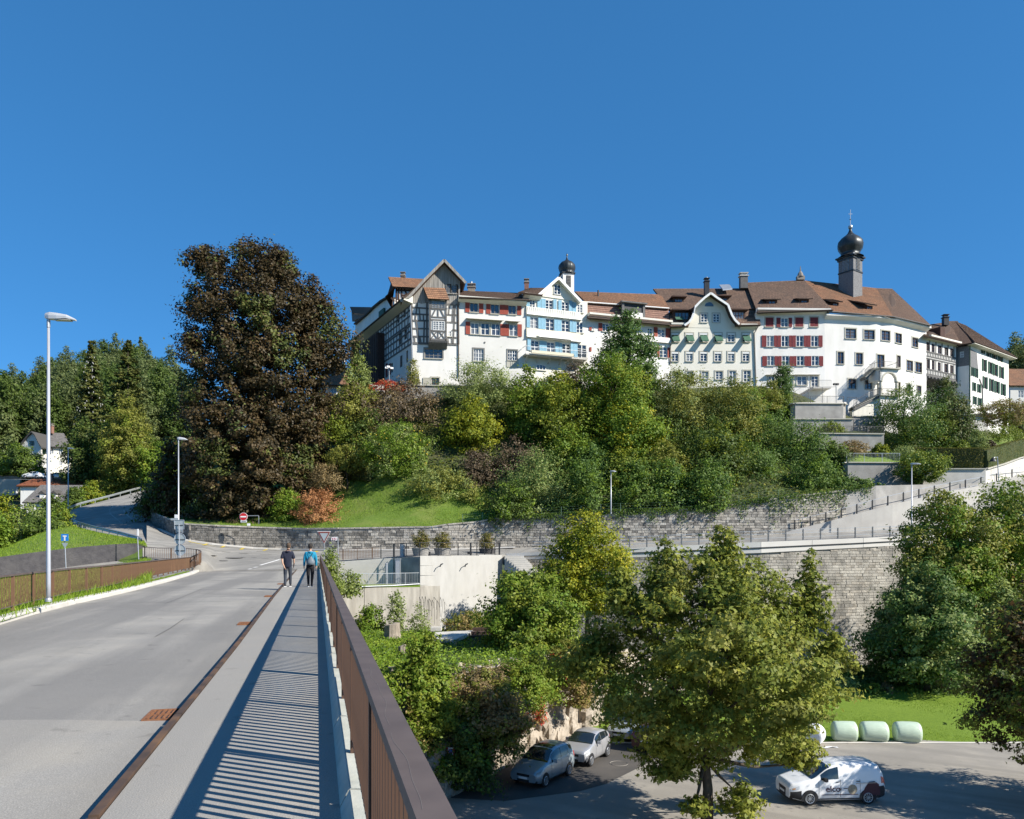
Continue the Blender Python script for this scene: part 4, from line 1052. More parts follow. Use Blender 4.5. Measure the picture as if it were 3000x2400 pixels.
def shutter(root,f,r,m,off=0.06,name="shutter",turn=0.0):
	u0,z0,u1,z1=r;w,h=round(u1 - u0,1),round(z1 - z0,1);w=max(w,.2)
	def bld(k):
		k.box((0,0,h / 2),(w,0.035,h))
		for sx in (-1,1): k.box((sx * (w / 2 - .04),-0.01,h / 2),(.08,0.06,h))
		for z in (.04,h / 2,h - .04): k.box((0,-0.01,z),(w - .16,0.058,.08))
		n=9
		for i in range(n): k.box((0,-0.018,h * (i + .5) / n),(w - .18,0.03,h / n * .45))
	return inst(name,box_mesh(("sh",w,h,m.name),"shutter",m,bld),root,f.at((u0 + u1) / 2,z0,off),f.a + turn)
def wall(root,f,u0,z0,u1,z1,holes=(),m=None,rec=0.2,name="wall",th=0.45):
	"facade with true openings and reveals"
	us=sorted({u0,u1,*[max(u0,min(u1,q)) for h in holes for q in (h[0],h[2])]});zs=sorted({z0,z1,*[max(z0,min(z1,q)) for h in holes for q in (h[1],h[3])]})
	mb=MB()
	for a,b in zip(us,us[1:]):
		for c,d in zip(zs,zs[1:]):
			x,y=(a + b) / 2,(c + d) / 2
			if any(h[0] < x < h[2] and h[1] < y < h[3] for h in holes): continue
			mb.face([f.at(a,c),f.at(b,c),f.at(b,d),f.at(a,d)])
	for h in holes:
		p=[(h[0],h[1]),(h[2],h[1]),(h[2],h[3]),(h[0],h[3])]
		for (a,c),(b,d) in zip(p,p[1:] + p[:1]): mb.face([f.at(a,c),f.at(b,d),f.at(b,d,-rec),f.at(a,c,-rec)])
		mb.face([f.at(*q,-rec) for q in p])
	for (a,c),(b,d) in (((u0,z1),(u1,z1)),((u0,z0),(u0,z1)),((u1,z0),(u1,z1))):
		mb.face([f.at(a,c),f.at(b,d),f.at(b,d,-th),f.at(a,c,-th)])
	return part(name,mb,m or M_wallw,root)
def roof(root,e0,e1,r1,r0,m,name="roof",th=0.22,course=0.36,step=0.035):
	"tile courses from eave e0-e1 up to ridge r0-r1, each course lapping the one below"
	e0,e1,r0,r1=map(Vector,(e0,e1,r0,r1));mb=MB()
	L=max((r0 - e0).length,(r1 - e1).length);n=max(3,int(L / course));nrm=(e1 - e0).cross(r0 - e0)
	if nrm.length < 1e-4: nrm=(e1 - e0).cross(r1 - e0)
	nrm.normalize()
	if nrm.z < 0: nrm=-nrm
	W=(e1 - e0).length
	for i in range(n):
		t0,t1=i / n,(i + 1) / n
		a,b=e0.lerp(r0,t0) + nrm * step,e1.lerp(r1,t0) + nrm * step
		c,d=e1.lerp(r1,t1),e0.lerp(r0,t1)
		ua,ub=(a - e0).dot((e1 - e0) / W),(b - e0).dot((e1 - e0) / W);uc,ud=(c - e0).dot((e1 - e0) / W),(d - e0).dot((e1 - e0) / W)
		v0,v1=i * .34,(i + 1) * .34
		mb.face([a,b,c,d],[(ua,v0),(ub,v0),(uc,v1),(ud,v1)])
		mb.face([a - nrm * step,b - nrm * step,b,a],[(ua,v0),(ub,v0),(ub,v0),(ua,v0)])
	o_=nrm * th
	for q in ((e0,e1),(e1,r1),(r1,r0),(r0,e0)): mb.face([q[0],q[1],q[1] - o_,q[0] - o_],[(0,0)] * 4)
	mb.face([e0 - o_,r0 - o_,r1 - o_,e1 - o_],[(0,0)] * 4)
	return part(name,mb,m,root)
def soffit(root,f,u0,u1,z,ov,m=None,drop=0.75):
	mb=MB();mb.prism([f.at(u0,z,0.01),f.at(u0,z - .06,ov),f.at(u0,z - .06 - drop * .35,ov),f.at(u0,z - drop,0.01)],f.at(u1,z) - f.at(u0,z));return part("soffit",mb,m or M_soff,root)
def gutter(root,a,b,r=0.09,m=None):
	mb=MB();mb.tube([a,b],r,6);return part("gutter",mb,m or M_gutter,root)
def beam(root,f,a,b,w=0.2,off=0.03,m=None):
	"timber from (u,z) to (u,z) on facade f"
	mb=MB();mb.bar(f.at(*a,off),f.at(*b,off),0.09,w,up=(0,0,1) if abs(a[1] - b[1]) < abs(a[0] - b[0]) * 3 else f.at(1,0) - f.at(0,0))
	if abs(a[1] - b[1]) >= abs(a[0] - b[0]) * 3:
		mb=MB();mb.bar(f.at(*a,off),f.at(*b,off),0.09,w,up=f.at(1,0) - f.at(0,0))
	return part("timber_beam",mb,m or M_wbeam,root)
def chimney(root,base,w,d,h,m,cap=None,az=0,name="chimney"):
	mb=MB();mb.box(base + Vector((0,0,h / 2)),(w,d,h),az=az);c=part(name,mb,m,root)
	mb=MB();mb.box(base + Vector((0,0,h + .06)),(w * 1.25,d * 1.25,.12),az=az)
	mb.box(base + Vector((0,0,h + .3)),(w * .8,d * .8,.36),az=az);mb.box(base + Vector((0,0,h + .52)),(w * 1.2,d * 1.2,.07),az=az)
	q=part("chimney_cap",mb,cap or M_chim,c);return c
def solid_back(root,f,u0,u1,z0,z1,depth,m):
	mb=MB();mb.prism([f.at(u0,z0,-.5),f.at(u1,z0,-.5),f.at(u1,z1,-.5),f.at(u0,z1,-.5)],f.at(0,0,-depth) - f.at(0,0,-.5));return part("rear_wall",mb,m,root)
A0=((1204 - CX) / F * 104.0,104.0)
F1=Fac(A0,9);F2=Fac(F1.end(1344),12);F3=Fac(F2.end(1541),20);F4=Fac(F3.end(1721),17.5);F5=Fac(F4.end(1963),3);F6=Fac(F5.end(2214),2)
F7a=Fac(F6.end(2416),8);F7b=Fac(F7a.end(2566),20);F7c=Fac(F7b.end(2615),30);F8=Fac(F7c.end(2714),31)
BZ=17.0
# half-timbered house (front, shaded long side, oriel, boarded gable)
def house_timber():
	h=thing("timber_house","half-timbered house with a grey boarded gable and an oriel, left end of the row","house",F1.at(3,BZ),"row of old houses on the hill")
	f=F1;W=f.uz(1344,1000)[0]
	zt=f.uz(*c1(1100,1105))[1];zb=f.uz(*c1(1100,600))[1]
	lw=f.rect(c1,(1005,1160,1215,1275));dr=f.rect(c1,(1088,1508,1175,1640));sw=f.rect(c1,(1285,945,1325,1010))
	wall(h,f,0,BZ,W,zb + .1,[lw,dr,sw],M_wallw)
	window(h,f,lw,(4,3),M_frameg,trim=M_frameg);window(h,f,dr,(2,4),M_framed,sill=False,trim=M_trim,name="door");window(h,f,sw,(2,2))
	shutter(h,f,f.rect(c1,(985,1505,1080,1640)),M_trim,name="door_shutter")
	# quoins at the shaded corner
	for i in range(7):
		z=BZ + 1.5 + i * 0.95
		mb=MB();q=f.at(.55,z + .45,.02);mb.box(q,(1.1 + .3 * (i % 2),.06,.9),az=f.a);part("quoin",mb,M_trim if i < 5 else M_wbeam,h)
	# boarded gable above
	out=[(835,597),(790,545),(900,440),(1000,325),(1120,205),(1240,95),(1330,200),(1415,300),(1410,622)]
	pts=[f.uz(*c1(*p)) for p in out]
	mb=MB();mb.prism([f.at(u,z,0) for u,z in pts],f.at(0,0,-.4) - f.at(0,0));part("gable_wall",mb,M_board,h)
	ul=[p for p in pts[1:8]]
	u=0.05
	while u < W + .1:
		zt_=pl(ul,u + .15);mb=MB();zb_=lerp(pts[0][1],pts[-1][1],u / W) - .05 - .05 * (int(u * 7) % 3)
		if zt_ - zb_ > .3: mb.box(f.at(u + .15,(zt_ + zb_) / 2,.03 + .012 * (int(u * 13) % 3)),(.265,.05,zt_ - zb_),az=f.a);part("plank",mb,M_board,h)
		u += .30
	for r in ((1258,395,1308,492),(1325,397,1385,495)):
		q=f.rect(c1,r);window(h,f,q,(2,4),M_frameg,rec=-.09,sill=False,trim=M_dwood)
	mb=MB();a=f.rect(c1,(1250,492,1395,500));mb.box(f.at((a[0] + a[2]) / 2,a[1],.12),(a[2] - a[0],.2,.1),az=f.a);part("sill",mb,M_board,h)
	# roof slabs of the gable: ridge runs back
	apex=f.px(*c1(1240,78),.9);back=Vector((f.n.x,f.n.y,0)) * -11
	rt_e=f.px(*c1(1500,352),.9);roof(h,rt_e + Vector((0,0,.0)) + back,rt_e,apex,apex + back,M_rfb,th=.3)
	l1=f.px(*c1(1000,318),.9);l2=f.px(*c1(820,515),.9);l3=f.px(*c1(708,560),.9)
	roof(h,l1,l1 + back,apex + back,apex,M_rfr,th=.3);roof(h,l2,l2 + back,l1 + back,l1,M_rfr,th=.3);roof(h,l3,l3 + back,l2 + back,l2,M_rfr,th=.25)
	for a,b in ((l3,l2),(l2,l1),(l1,apex),(rt_e,apex)):
		mb=MB();mb.bar(a + Vector((0,-.05,-.18)),b + Vector((0,-.05,-.18)),.12,.34);part("barge_board",mb,M_board,h)
	# timber frame, front
	for (x0,y0,x1,y1,w) in ((845,660,1050,675,.2),(845,740,1050,750,.2),(850,820,1050,822,.22),(855,915,1050,918,.2),(860,1010,1050,1015,.2),(860,1092,1405,1108,.3),
								(1265,625,1405,630,.25),(1265,750,1400,755,.2),(1265,840,1400,845,.2),(1330,935,1400,938,.2),(1275,1022,1400,1026,.2),
								(845,600,845,1100,.3),(915,600,890,820,.2),(935,660,950,820,.18),(985,750,990,820,.18),(900,822,940,1095,.22),(1000,820,990,1095,.22),(1030,600,1030,1095,.25),
								(1350,625,1335,840,.2),(1300,640,1290,750,.18),(1370,630,1345,1105,.2),(1280,1022,1290,1105,.18),(1330,1022,1335,1105,.18),(1403,625,1408,1105,.3),(880,1010,885,1092,.18),(945,1010,960,1092,.18)):
		beam(h,f,f.uz(*c1(x0,y0)),f.uz(*c1(x1,y1)),w)
	# oriel
	r0=f.rect(c1,(1040,600,1262,1075));pr=.95;u0,u1=f.uz(*c1(1060,800),pr)[0],f.uz(*c1(1268,800),pr)[0];z0=f.uz(*c1(1160,1060),pr)[1];z1=f.uz(*c1(1160,572),pr)[1]
	fo=Fac((f.at(0,0,pr).x,f.at(0,0,pr).y),9)
	mb=MB();mb.prism([f.at(u0,z0,pr),f.at(u1,z0,pr),f.at(u1,z1,pr),f.at(u0,z1,pr)],f.at(0,0,0) - f.at(0,0,pr));oriel=part("oriel",mb,M_wallw,h)
	mb=MB();mb.prism([f.at(u0 - .1,z0,0),f.at(u0 - .1,z0,pr + .1),f.at(u0 - .1,z0 - .25,pr),f.at(u0 - .1,z0 - .9,.05)],f.at(u1 + .1,0) - f.at(u0 - .1,0));part("oriel_bracket",mb,M_wbeam,h)
	w1=fo.rect(c1,(1085,582,1238,676));w2=fo.rect(c1,(1100,828,1242,938))
	window(h,fo,w1,(4,4),M_frameg,rec=-.03,sill=False);window(h,fo,w2,(4,4),M_frame,rec=-.03,sill=False)
	zA,zB,zC,zD=(fo.uz(*c1(1160,y))[1] for y in (680,780,815,945))
	for a,b,w in (((u0,z0 + .1),(u1,z0 + .1),.3),((u0,zA),(u1,zA),.2),((u0,zB),(u1,zB),.16),((u0,zC),(u1,zC),.22),((u0,zD),(u1,zD),.2),((u0 + .1,z0),(u0 + .1,z1),.24),((u1 - .1,z0),(u1 - .1,z1),.24),
					(((u0 + u1) / 2,zB),((u0 + u1) / 2,zA),.16),((u0 + .3,zB),((u0 + u1) / 2 - .3,zA),.16),((u1 - .3,zB),((u0 + u1) / 2 + .3,zA),.16),(((u0 + u1) / 2,z0 + .2),((u0 + u1) / 2,zD),.16),
					((u0 + .25,z0 + .25),((u0 + u1) / 2 - .1,zD),.13),((u0 + .25,zD),((u0 + u1) / 2 - .1,z0 + .25),.13),((u1 - .25,z0 + .25),((u0 + u1) / 2 + .1,zD),.13),((u1 - .25,zD),((u0 + u1) / 2 + .1,z0 + .25),.13)):
		beam(h,fo,a,b,w)
	e0,e1=f.px(*c1(1045,555),pr + .5),f.px(*c1(1300,568),pr + .5);q0,q1=f.px(*c1(988,418),.1),f.px(*c1(1245,428),.1);roof(h,e0,e1,q1,q0,M_rfr,name="oriel_roof",th=.12)
	# shaded long side running back
	fr=F1
	g0=Fac(A0,118);ln=g0.uz(*c1(175,900))[0];far=g0.at(ln,0);fs=Fac((far.x,far.y),-62)
	eave=fs.uz(*c1(815,640))[1];pn=lambda x,y: fs.uz(*c1(x,y))
	base=fs.uz(*c1(820,1115))[1]
	hs=[fs.rect(c1,r) for r in ((745,665,775,780),(673,690,700,850),(757,880,790,1045),(690,950,722,1110),(705,1240,735,1380),(780,1180,803,1320),(598,1330,620,1445))]
	wall(h,fs,0,BZ,ln,eave,hs,M_wallw)
	for q in hs: window(h,fs,q,(2,4),M_frameg,sill=False)
	zs=[lerp(base,eave,t) for t in (0,.14,.33,.47,.53,.72,.86,.98)]
	for z in zs: beam(h,fs,(0,z),(ln,z),.22)
	u=.4;i=0
	while u < ln:
		for za,zb_ in ((zs[0],zs[1]),(zs[1],zs[3]),(zs[4],zs[5]),(zs[5],zs[7])):
			if not any(q[0] - .1 < u < q[2] + .1 and q[1] < (za + zb_) / 2 < q[3] for q in hs): beam(h,fs,(u,za),(u + (.25 if i % 4 == 1 else 0),zb_),.17)
		u += 1.15;i += 1
	for r in ((540,1335,560,1500),(575,1340,597,1470)): shutter(h,fs,fs.rect(c1,r),M_shd)
	# deep eave on that side, pale soffit below
	mb=MB();mb.prism([fs.at(-.5,eave - .1,0),fs.at(-.5,eave + .25,1.35),fs.at(-.5,eave + .4,1.35),fs.at(-.5,eave + .9,0)],fs.at(ln + .7,0) - fs.at(-.5,0));part("soffit",mb,M_soff,h)
	e0,e1=fs.at(-.5,eave + .42,1.5),fs.at(ln + .9,eave + .42,1.5);roof(h,e0,e1,fs.at(ln + .9,eave + 4.6,-3.2),fs.at(-.5,eave + 4.6,-3.2),M_rfb)
	# dark timber stair annex on the side
	x0,x1=pn(325,1250)[0],pn(520,1250)[0];mb=MB();za=fs.uz(*c1(430,1040))[1];mb.prism([fs.at(x0,BZ,.0),fs.at(x1,BZ,.0),fs.at(x1,za,.0),fs.at(x0,za,.0)],fs.at(0,0,1.1) - fs.at(0,0));part("stair_annex",mb,M_dwood,h)
	for i in range(9):
		mb=MB();uu=lerp(x0,x1,(i + .5) / 9);mb.box(fs.at(uu,(BZ + za) / 2,1.13),(.12,.08,za - BZ),az=fs.a);part("annex_batten",mb,M_dwood,h)
	# hoist dormer, roof running left
	fd=Fac((P(*c1(620,0),107).x,107),9)
	e0,e1=fd.px(*c1(620,408),.6),fd.px(*c1(930,425),.6);q0,q1=fd.px(*c1(566,292),-2.0),fd.px(*c1(995,318),-2.0)
	roof(h,e0,e1,q1,q0,M_rfr,name="dormer_roof")
	mb=MB();mb.prism([e0 + Vector((.3,0,-.1)),q0 + Vector((.3,0,-.15)),q0 + Vector((-.1,3.2,-3.4)),fd.px(*c1(525,530),-1.2)],(.25,.1,0));part("dormer_gable",mb,M_dwood,h)
	mb=MB();mb.prism([fd.px(*c1(655,560)),fd.px(*c1(860,560)),fd.px(*c1(860,428)),fd.px(*c1(655,415))],(0,.4,0));part("dormer_wall",mb,M_wallw,h)
	for x0,y0,x1,y1 in ((660,415,660,600),(690,415,690,600),(720,430,730,540),(760,440,790,520),(660,455,860,460),(720,520,840,500),(600,545,640,590)):
		beam(h,fd,fd.uz(*c1(x0,y0)),fd.uz(*c1(x1,y1)),.22,m=M_dwood)
	chimney(h,fd.px(*c1(742,300),-2.2),.6,.6,.15,M_chim)
	# rain pipe
	mb=MB();mb.tube([f.px(*c1(712,585),.9),f.px(*c1(830,635),.12),f.px(*c1(860,1290),.12)],.06,6);part("rain_pipe",mb,M_galv,h)
	mb=MB();mb.tube([f.px(*c1(1405,400),.1),f.px(*c1(1412,1500),.1)],.07,6);part("rain_pipe",mb,M_gutter,h)
	solid_back(h,f,.3,W - .2,BZ,zb,10,M_wallw)
	return fs,ln,eave
FS,LNS,EAVES=house_timber()
# white gabled house behind it
def house_behind():
	h=thing("gabled_house","white plastered gable of the house behind the half-timbered one, with green shutters","house",FS.at(4,BZ,-4),"row of old houses on the hill")
	out=[(640,548),(560,540),(480,585),(390,660),(300,750),(165,862),(175,1010),(300,1000),(640,760)]
	f=FS;mb=MB();mb.prism([f.at(*f.uz(*c1(*p),-1.2),-1.2) for p in out],f.at(0,0,-3) - f.at(0,0));part("gable_wall",mb,M_wallw,h)
	pts=[f.at(*f.uz(*c1(*p),-1.0),-1.0) for p in out[:6]]
	mb=MB()
	for a,b in zip(pts,pts[1:]): mb.bar(a,b,.5,.22)
	part("verge",mb,M_rfg,h)
	for r in ((465,692,525,760),):
		q=f.rect(c1,r,-1.1);mb=MB();mb.box(f.at((q[0] + q[2]) / 2,(q[1] + q[3]) / 2,-1.0),(q[2] - q[0],.25,q[3] - q[1]),az=f.a);part("shutter",mb,M_shg,h)
	a,b,c,d=(f.at(*f.uz(*c1(*p),-3),-3) for p in ((150,738),(345,742),(390,660),(115,655)))
	roof(h,a,b,c,d,M_rfg,name="dormer_roof")
	mb=MB();mb.prism([f.at(*f.uz(*c1(*p),-3.2),-3.2) for p in ((130,830),(330,740),(150,740),(118,660))],f.at(0,0,-3) - f.at(0,0));part("dormer_wall",mb,M_wbeam,h)
house_behind()
# white house with red shutters
def house_red():
	h=thing("town_house","plain white house with bright red shutters beside the half-timbered house","house",F2.at(4,BZ),"row of old houses on the hill")
	f=F2;W=f.uz(1541,1000)[0];ev=f.uz(*c2(230,450))[1]
	R1=[(345,478,450,606),(620,490,725,628),(850,505,950,636)];R2=[(355,745,460,896),(490,748,600,905),(628,755,738,912),(862,768,968,921)];R3=[(390,1090,525,1252),(840,1105,965,1240)]
	H=[f.rect(c2,r) for r in R1 + R2 + R3]
	wall(h,f,0,BZ,W,ev,H,M_wallg)
	for q in H[:3]: window(h,f,q,(2,1),M_frameg)
	for q in H[3:7]: window(h,f,q,(2,2),M_frame,trim=M_trim)
	for q in H[7:]: window(h,f,q,(4,3),M_frame,trim=M_frameg)
	for r in ((281,457,342,607),(465,472,520,620),(557,482,617,627),(738,492,790,636),(792,497,847,638),(965,502,1021,644),(288,737,345,896),(745,760,800,916),(802,764,857,918),(972,770,1025,928)): shutter(h,f,f.rect(c2,r),M_shr)
	for r in ((295,697,775,722),(812,722,988,746)):
		u0,z0,u1,z1=f.rect(c2,r);mb=MB();mb.prism([f.at(u0,z1,0),f.at(u0 + .1,z0 + .05,.75),f.at(u0 + .1,z0,.75),f.at(u0,z1 - .1,0)],f.at(u1,0) - f.at(u0,0));part("window_hood",mb,M_trim,h)
	q=f.rect(c2,(825,1258,982,1330));mb=MB();mb.box(f.at((q[0] + q[2]) / 2,(q[1] + q[3]) / 2,.02),(q[2] - q[0],.1,q[3] - q[1]),az=f.a);part("blind_panel",mb,M_trim,h)
	e0,e1=f.px(*c2(200,405),.9),f.px(*c2(1140,447),.9);r0,r1=f.px(*c2(200,318),-4.5),f.px(*c2(1000,352),-4.5)
	roof(h,e0,e1,r1,r0,M_rfb);soffit(h,f,-.1,W,ev + .45,.85);gutter(h,e0 - Vector((0,.1,.05)),e1 - Vector((0,.1,.05)))
	chimney(h,f.px(*c2(365,330),-4.5) - Vector((0,0,.3)),1.0,.8,.75,M_chim)
	mb=MB();mb.tube([f.px(*c2(365,240),-4.5),f.px(*c2(365,205),-4.5)],.16,8);part("flue_pipe",mb,M_galv,h)
	solid_back(h,f,.1,W - .1,BZ,ev,9,M_wallg)
	mb=MB();b=f.px(*c2(540,1005),.0);mb.prism([b + Vector((.12 * math.cos(i),0,.12 * math.sin(i))) for i in np.linspace(0,6.28,12)[:-1]],(0,-.08,0));part("wall_vent",mb,M_frameg,h)
house_red()
# cream house with blue shutters, gable and balcony
def house_blue():
	h=thing("town_house","cream house with light blue shutters, a small gable and a balcony","house",F3.at(4,BZ),"row of old houses on the hill")
	f=F3;W=f.uz(1721,1000)[0];ev=f.uz(*c2(1300,395))[1]
	R1=[(1128,430,1203,548),(1338,445,1432,577),(1550,470,1642,602),(1755,500,1830,612)]
	R2=[(1133,672,1240,822),(1340,692,1450,850),(1548,715,1653,866),(1745,738,1832,878)]
	R3=[(1143,978,1252,1112),(1353,1000,1460,1132),(1556,1020,1663,1146),(1757,1032,1880,1205)]
	H=[f.rect(c2,r) for r in R1 + R2 + R3 + [(1440,250,1530,380)]]
	wall(h,f,0,BZ,W,ev,H[:-1],M_wallc)
	for q in H[:-1]: window(h,f,q,(2,3),M_frame,rec=.1)
	for r in ((1083,440,1127,542),(1229,417,1281,558),(1286,430,1336,572),(1440,442,1481,582),(1505,450,1548,592),(1644,460,1687,606),(1692,480,1740,610),
			  (1090,667,1130,810),(1243,680,1284,826),(1288,690,1337,832),(1452,700,1492,852),(1496,706,1545,858),(1655,722,1690,866),(1693,732,1742,872),
			  (1100,957,1140,1106),(1257,985,1297,1126),(1300,987,1350,1132),(1463,1000,1517,1142),(1521,1012,1554,1146),(1667,1010,1715,1166),(1716,1018,1755,1200)):
		shutter(h,f,f.rect(c2,r),M_shb,off=.1)
	# projecting storey bands
	for (y0,y1,m) in ((558,655,M_wallc),(840,950,M_wally)):
		za,zb=f.uz(*c2(1300,y1))[1],f.uz(*c2(1300,y0))[1];mb=MB();ue=f.uz(*c2(1800,600),.25)[0]
		mb.prism([f.at(0,za,.02),f.at(0,za,.28),f.at(0,zb,.22),f.at(0,zb,.02)],f.at(ue,0) - f.at(0,0));part("storey_band",mb,m,h)
		mb=MB();mb.prism([f.at(0,za - .07,.02),f.at(0,za - .07,.42),f.at(0,za,.4),f.at(0,za,.02)],f.at(ue + .2,0) - f.at(0,0));part("band_ledge",mb,M_frame,h)
	for i in range(26):
		za,zb=f.uz(*c2(1300,650))[1],f.uz(*c2(1300,562))[1];u=.2 + i * .285
		mb=MB();mb.box(f.at(u,(za + zb) / 2,.275),(.03,.05,zb - za),az=f.a);part("batten",mb,M_frame,h)
	# gable
	g=[(1250,395),(1250,372),(1512,160),(1795,445),(1795,470)];pts=[f.uz(*c2(*p)) for p in g]
	mb=MB();mb.prism([f.at(u,z,.12) for u,z in pts],f.at(0,0,-.4) - f.at(0,0));part("gable_wall",mb,M_wallc,h)
	window(h,f,H[-1],(2,3),M_frame,rec=-.16,trim=M_frame)
	back=Vector((-f.n.x,-f.n.y,0)) * 8
	ap=f.px(*c2(1514,140),.8);l0=f.px(*c2(1248,372),.8);r0_=f.px(*c2(1805,450),.8)
	roof(h,l0 + back,l0,ap,ap + back,M_rfb);roof(h,r0_,r0_ + back,ap + back,ap,M_rfb)
	for a,b in ((l0,ap),(r0_,ap)):
		mb=MB();mb.bar(a + Vector((0,-.03,-.14)),b + Vector((0,-.03,-.14)),.1,.36);part("barge_board",mb,M_frame,h)
		mb=MB();d=back / 8;mb.prism([a + Vector((0,0,-.3)),b + Vector((0,0,-.3)),b + d * .8 + Vector((0,0,-.3)),a + d * .8 + Vector((0,0,-.3))],(0,0,-.04));part("soffit",mb,M_soff,h)
	e0,e1=f.px(*c2(985,342),1.0),f.px(*c2(1300,378),1.0);q0,q1=f.px(*c2(1140,285),-3),f.px(*c2(1330,285),-3)
	roof(h,e0,e1,q1,q0,M_rfb);soffit(h,f,-.5,f.uz(*c2(1260,500))[0],f.uz(*c2(1150,380))[1],.9)
	hip=f.px(*c2(945,398),.9);roof(h,hip,e0,q0,hip.lerp(q0,.7),M_rfb)
	chimney(h,f.px(*c2(1090,310),-3),.62,.62,.95,M_chimr)
	# awning strip, balcony
	q=f.rect(c2,(1218,950,1670,962));mb=MB();mb.prism([f.at(q[0],q[3] + .1,.25),f.at(q[0],q[3] - .15,1.0),f.at(q[0],q[3] - .25,1.0),f.at(q[0],q[3],.25)],f.at(q[2],0) - f.at(q[0],0));part("awning",mb,M_frame,h)
	zb=f.uz(*c2(1140,1150),1.3)[1];u0=f.uz(*c2(1078,1150),1.3)[0];u1=f.uz(*c2(1890,1200),1.3)[0]
	mb=MB();mb.prism([f.at(u0,zb,0),f.at(u0,zb,1.4),f.at(u0,zb - .18,1.4),f.at(u0,zb - .18,0)],f.at(u1,0) - f.at(u0,0));bal=part("balcony",mb,M_conc,h)
	n=44
	k=MB();k.box((0,0,.5),(.03,.03,1.0));bm=k.mesh("baluster",M_galv)
	for i in range(n + 1): inst("baluster",bm,bal,f.at(lerp(u0,u1,i / n),zb,1.35))
	mb=MB();mb.bar(f.at(u0,zb + 1.0,1.35),f.at(u1,zb + 1.0,1.35),.06);mb.bar(f.at(u0,zb + 1.0,0),f.at(u0,zb + 1.0,1.35),.06);mb.bar(f.at(u1,zb + 1.0,0),f.at(u1,zb + 1.0,1.35),.06);part("balcony_rail",mb,M_galv,bal)
	for i in range(6):
		u=lerp(u0 + .4,u1 - .4,i / 5);mb=MB();mb.bar(f.at(u,zb - .2,1.2),f.at(u,zb - .9,.02),.1);part("bracket",mb,M_conc,bal)
	q0_=f.uz(*c2(1150,1160),1.4)[0];q1_=f.uz(*c2(1700,1160),1.4)[0];mb=MB();mb.prism([f.at(q0_,zb + .05,1.42),f.at(q0_,zb + .42,1.42),f.at(q0_,zb + .42,1.7),f.at(q0_,zb + .05,1.66)],f.at(q1_,0) - f.at(q0_,0));part("flower_box",mb,M_wally,bal)
	q=f.rect(c2,(1215,1300,1340,1370));window(h,f,q,(3,1),M_frame,rec=-.05)
	# shallow right bay in shade
	solid_back(h,f,.1,W - .1,BZ,ev,9,M_wallc)
	# bell turret behind
house_blue()
def turret():
	c=P(1661,868,118);t=thing("bell_turret","small white bell turret with a dark ribbed cap behind the cream house","turret",c)
	z0=P(1661,860,118).z;z1=P(1661,806,118).z;w=1.75
	mb=MB();mb.box((c.x,c.y,(z0 - 4 + z1) / 2),(w,w,z1 - z0 + 4),az=R(12));part("shaft",mb,M_wallw,t)
	for k in range(4):
		a=R(12) + k * math.pi / 2;n=Vector((math.sin(a),-math.cos(a),0));mb=MB()
		for i in range(7): mb.box(Vector((c.x,c.y,lerp(P(1661,846,118).z,P(1661,816,118).z,(i + .5) / 7))) + n * (w / 2 + .02),(.62,.1,.14),az=a)
		part("louvre",mb,M_wbeam,t)
		mb=MB();mb.box(Vector((c.x,c.y,P(1661,830,118).z)) + n * (w / 2 + .01),(.72,.06,1.75),az=a);part("opening",mb,M_dkmet,t)
	mb=MB();mb.box((c.x,c.y,z1 + .05),(w * 1.2,w * 1.2,.16),az=R(12));part("cornice",mb,M_copper,t)
	dome(t,c,z1 + .1,[(1.18,0),(1.0,.12),(1.15,.5),(1.28,.95),(1.2,1.4),(.85,1.8),(.4,2.05),(.16,2.3),(.07,2.7),(.03,3.3)],12)
	mb=MB();mb.lathe([(0,0),(.14,.1),(.14,.22),(0,.3)],(c.x,c.y,z1 + 2.9),10);part("finial",mb,M_gold,t)
def dome(t,c,z,prof,n,m=None):
	"onion with standing seams: scalloped lathe"
	mb=MB();st=n * 4;rows=[]
	for r,dz in prof:
		rows.append([(c.x + r * (1 + .045 * abs(math.cos(n * math.pi * j / st))) * math.cos(2 * math.pi * j / st),c.y + r * (1 + .045 * abs(math.cos(n * math.pi * j / st))) * math.sin(2 * math.pi * j / st),z + dz) for j in range(st + 1)])
	mb.grid(rows);part("onion_dome",mb,m or M_copper,t,smooth=True)
turret()
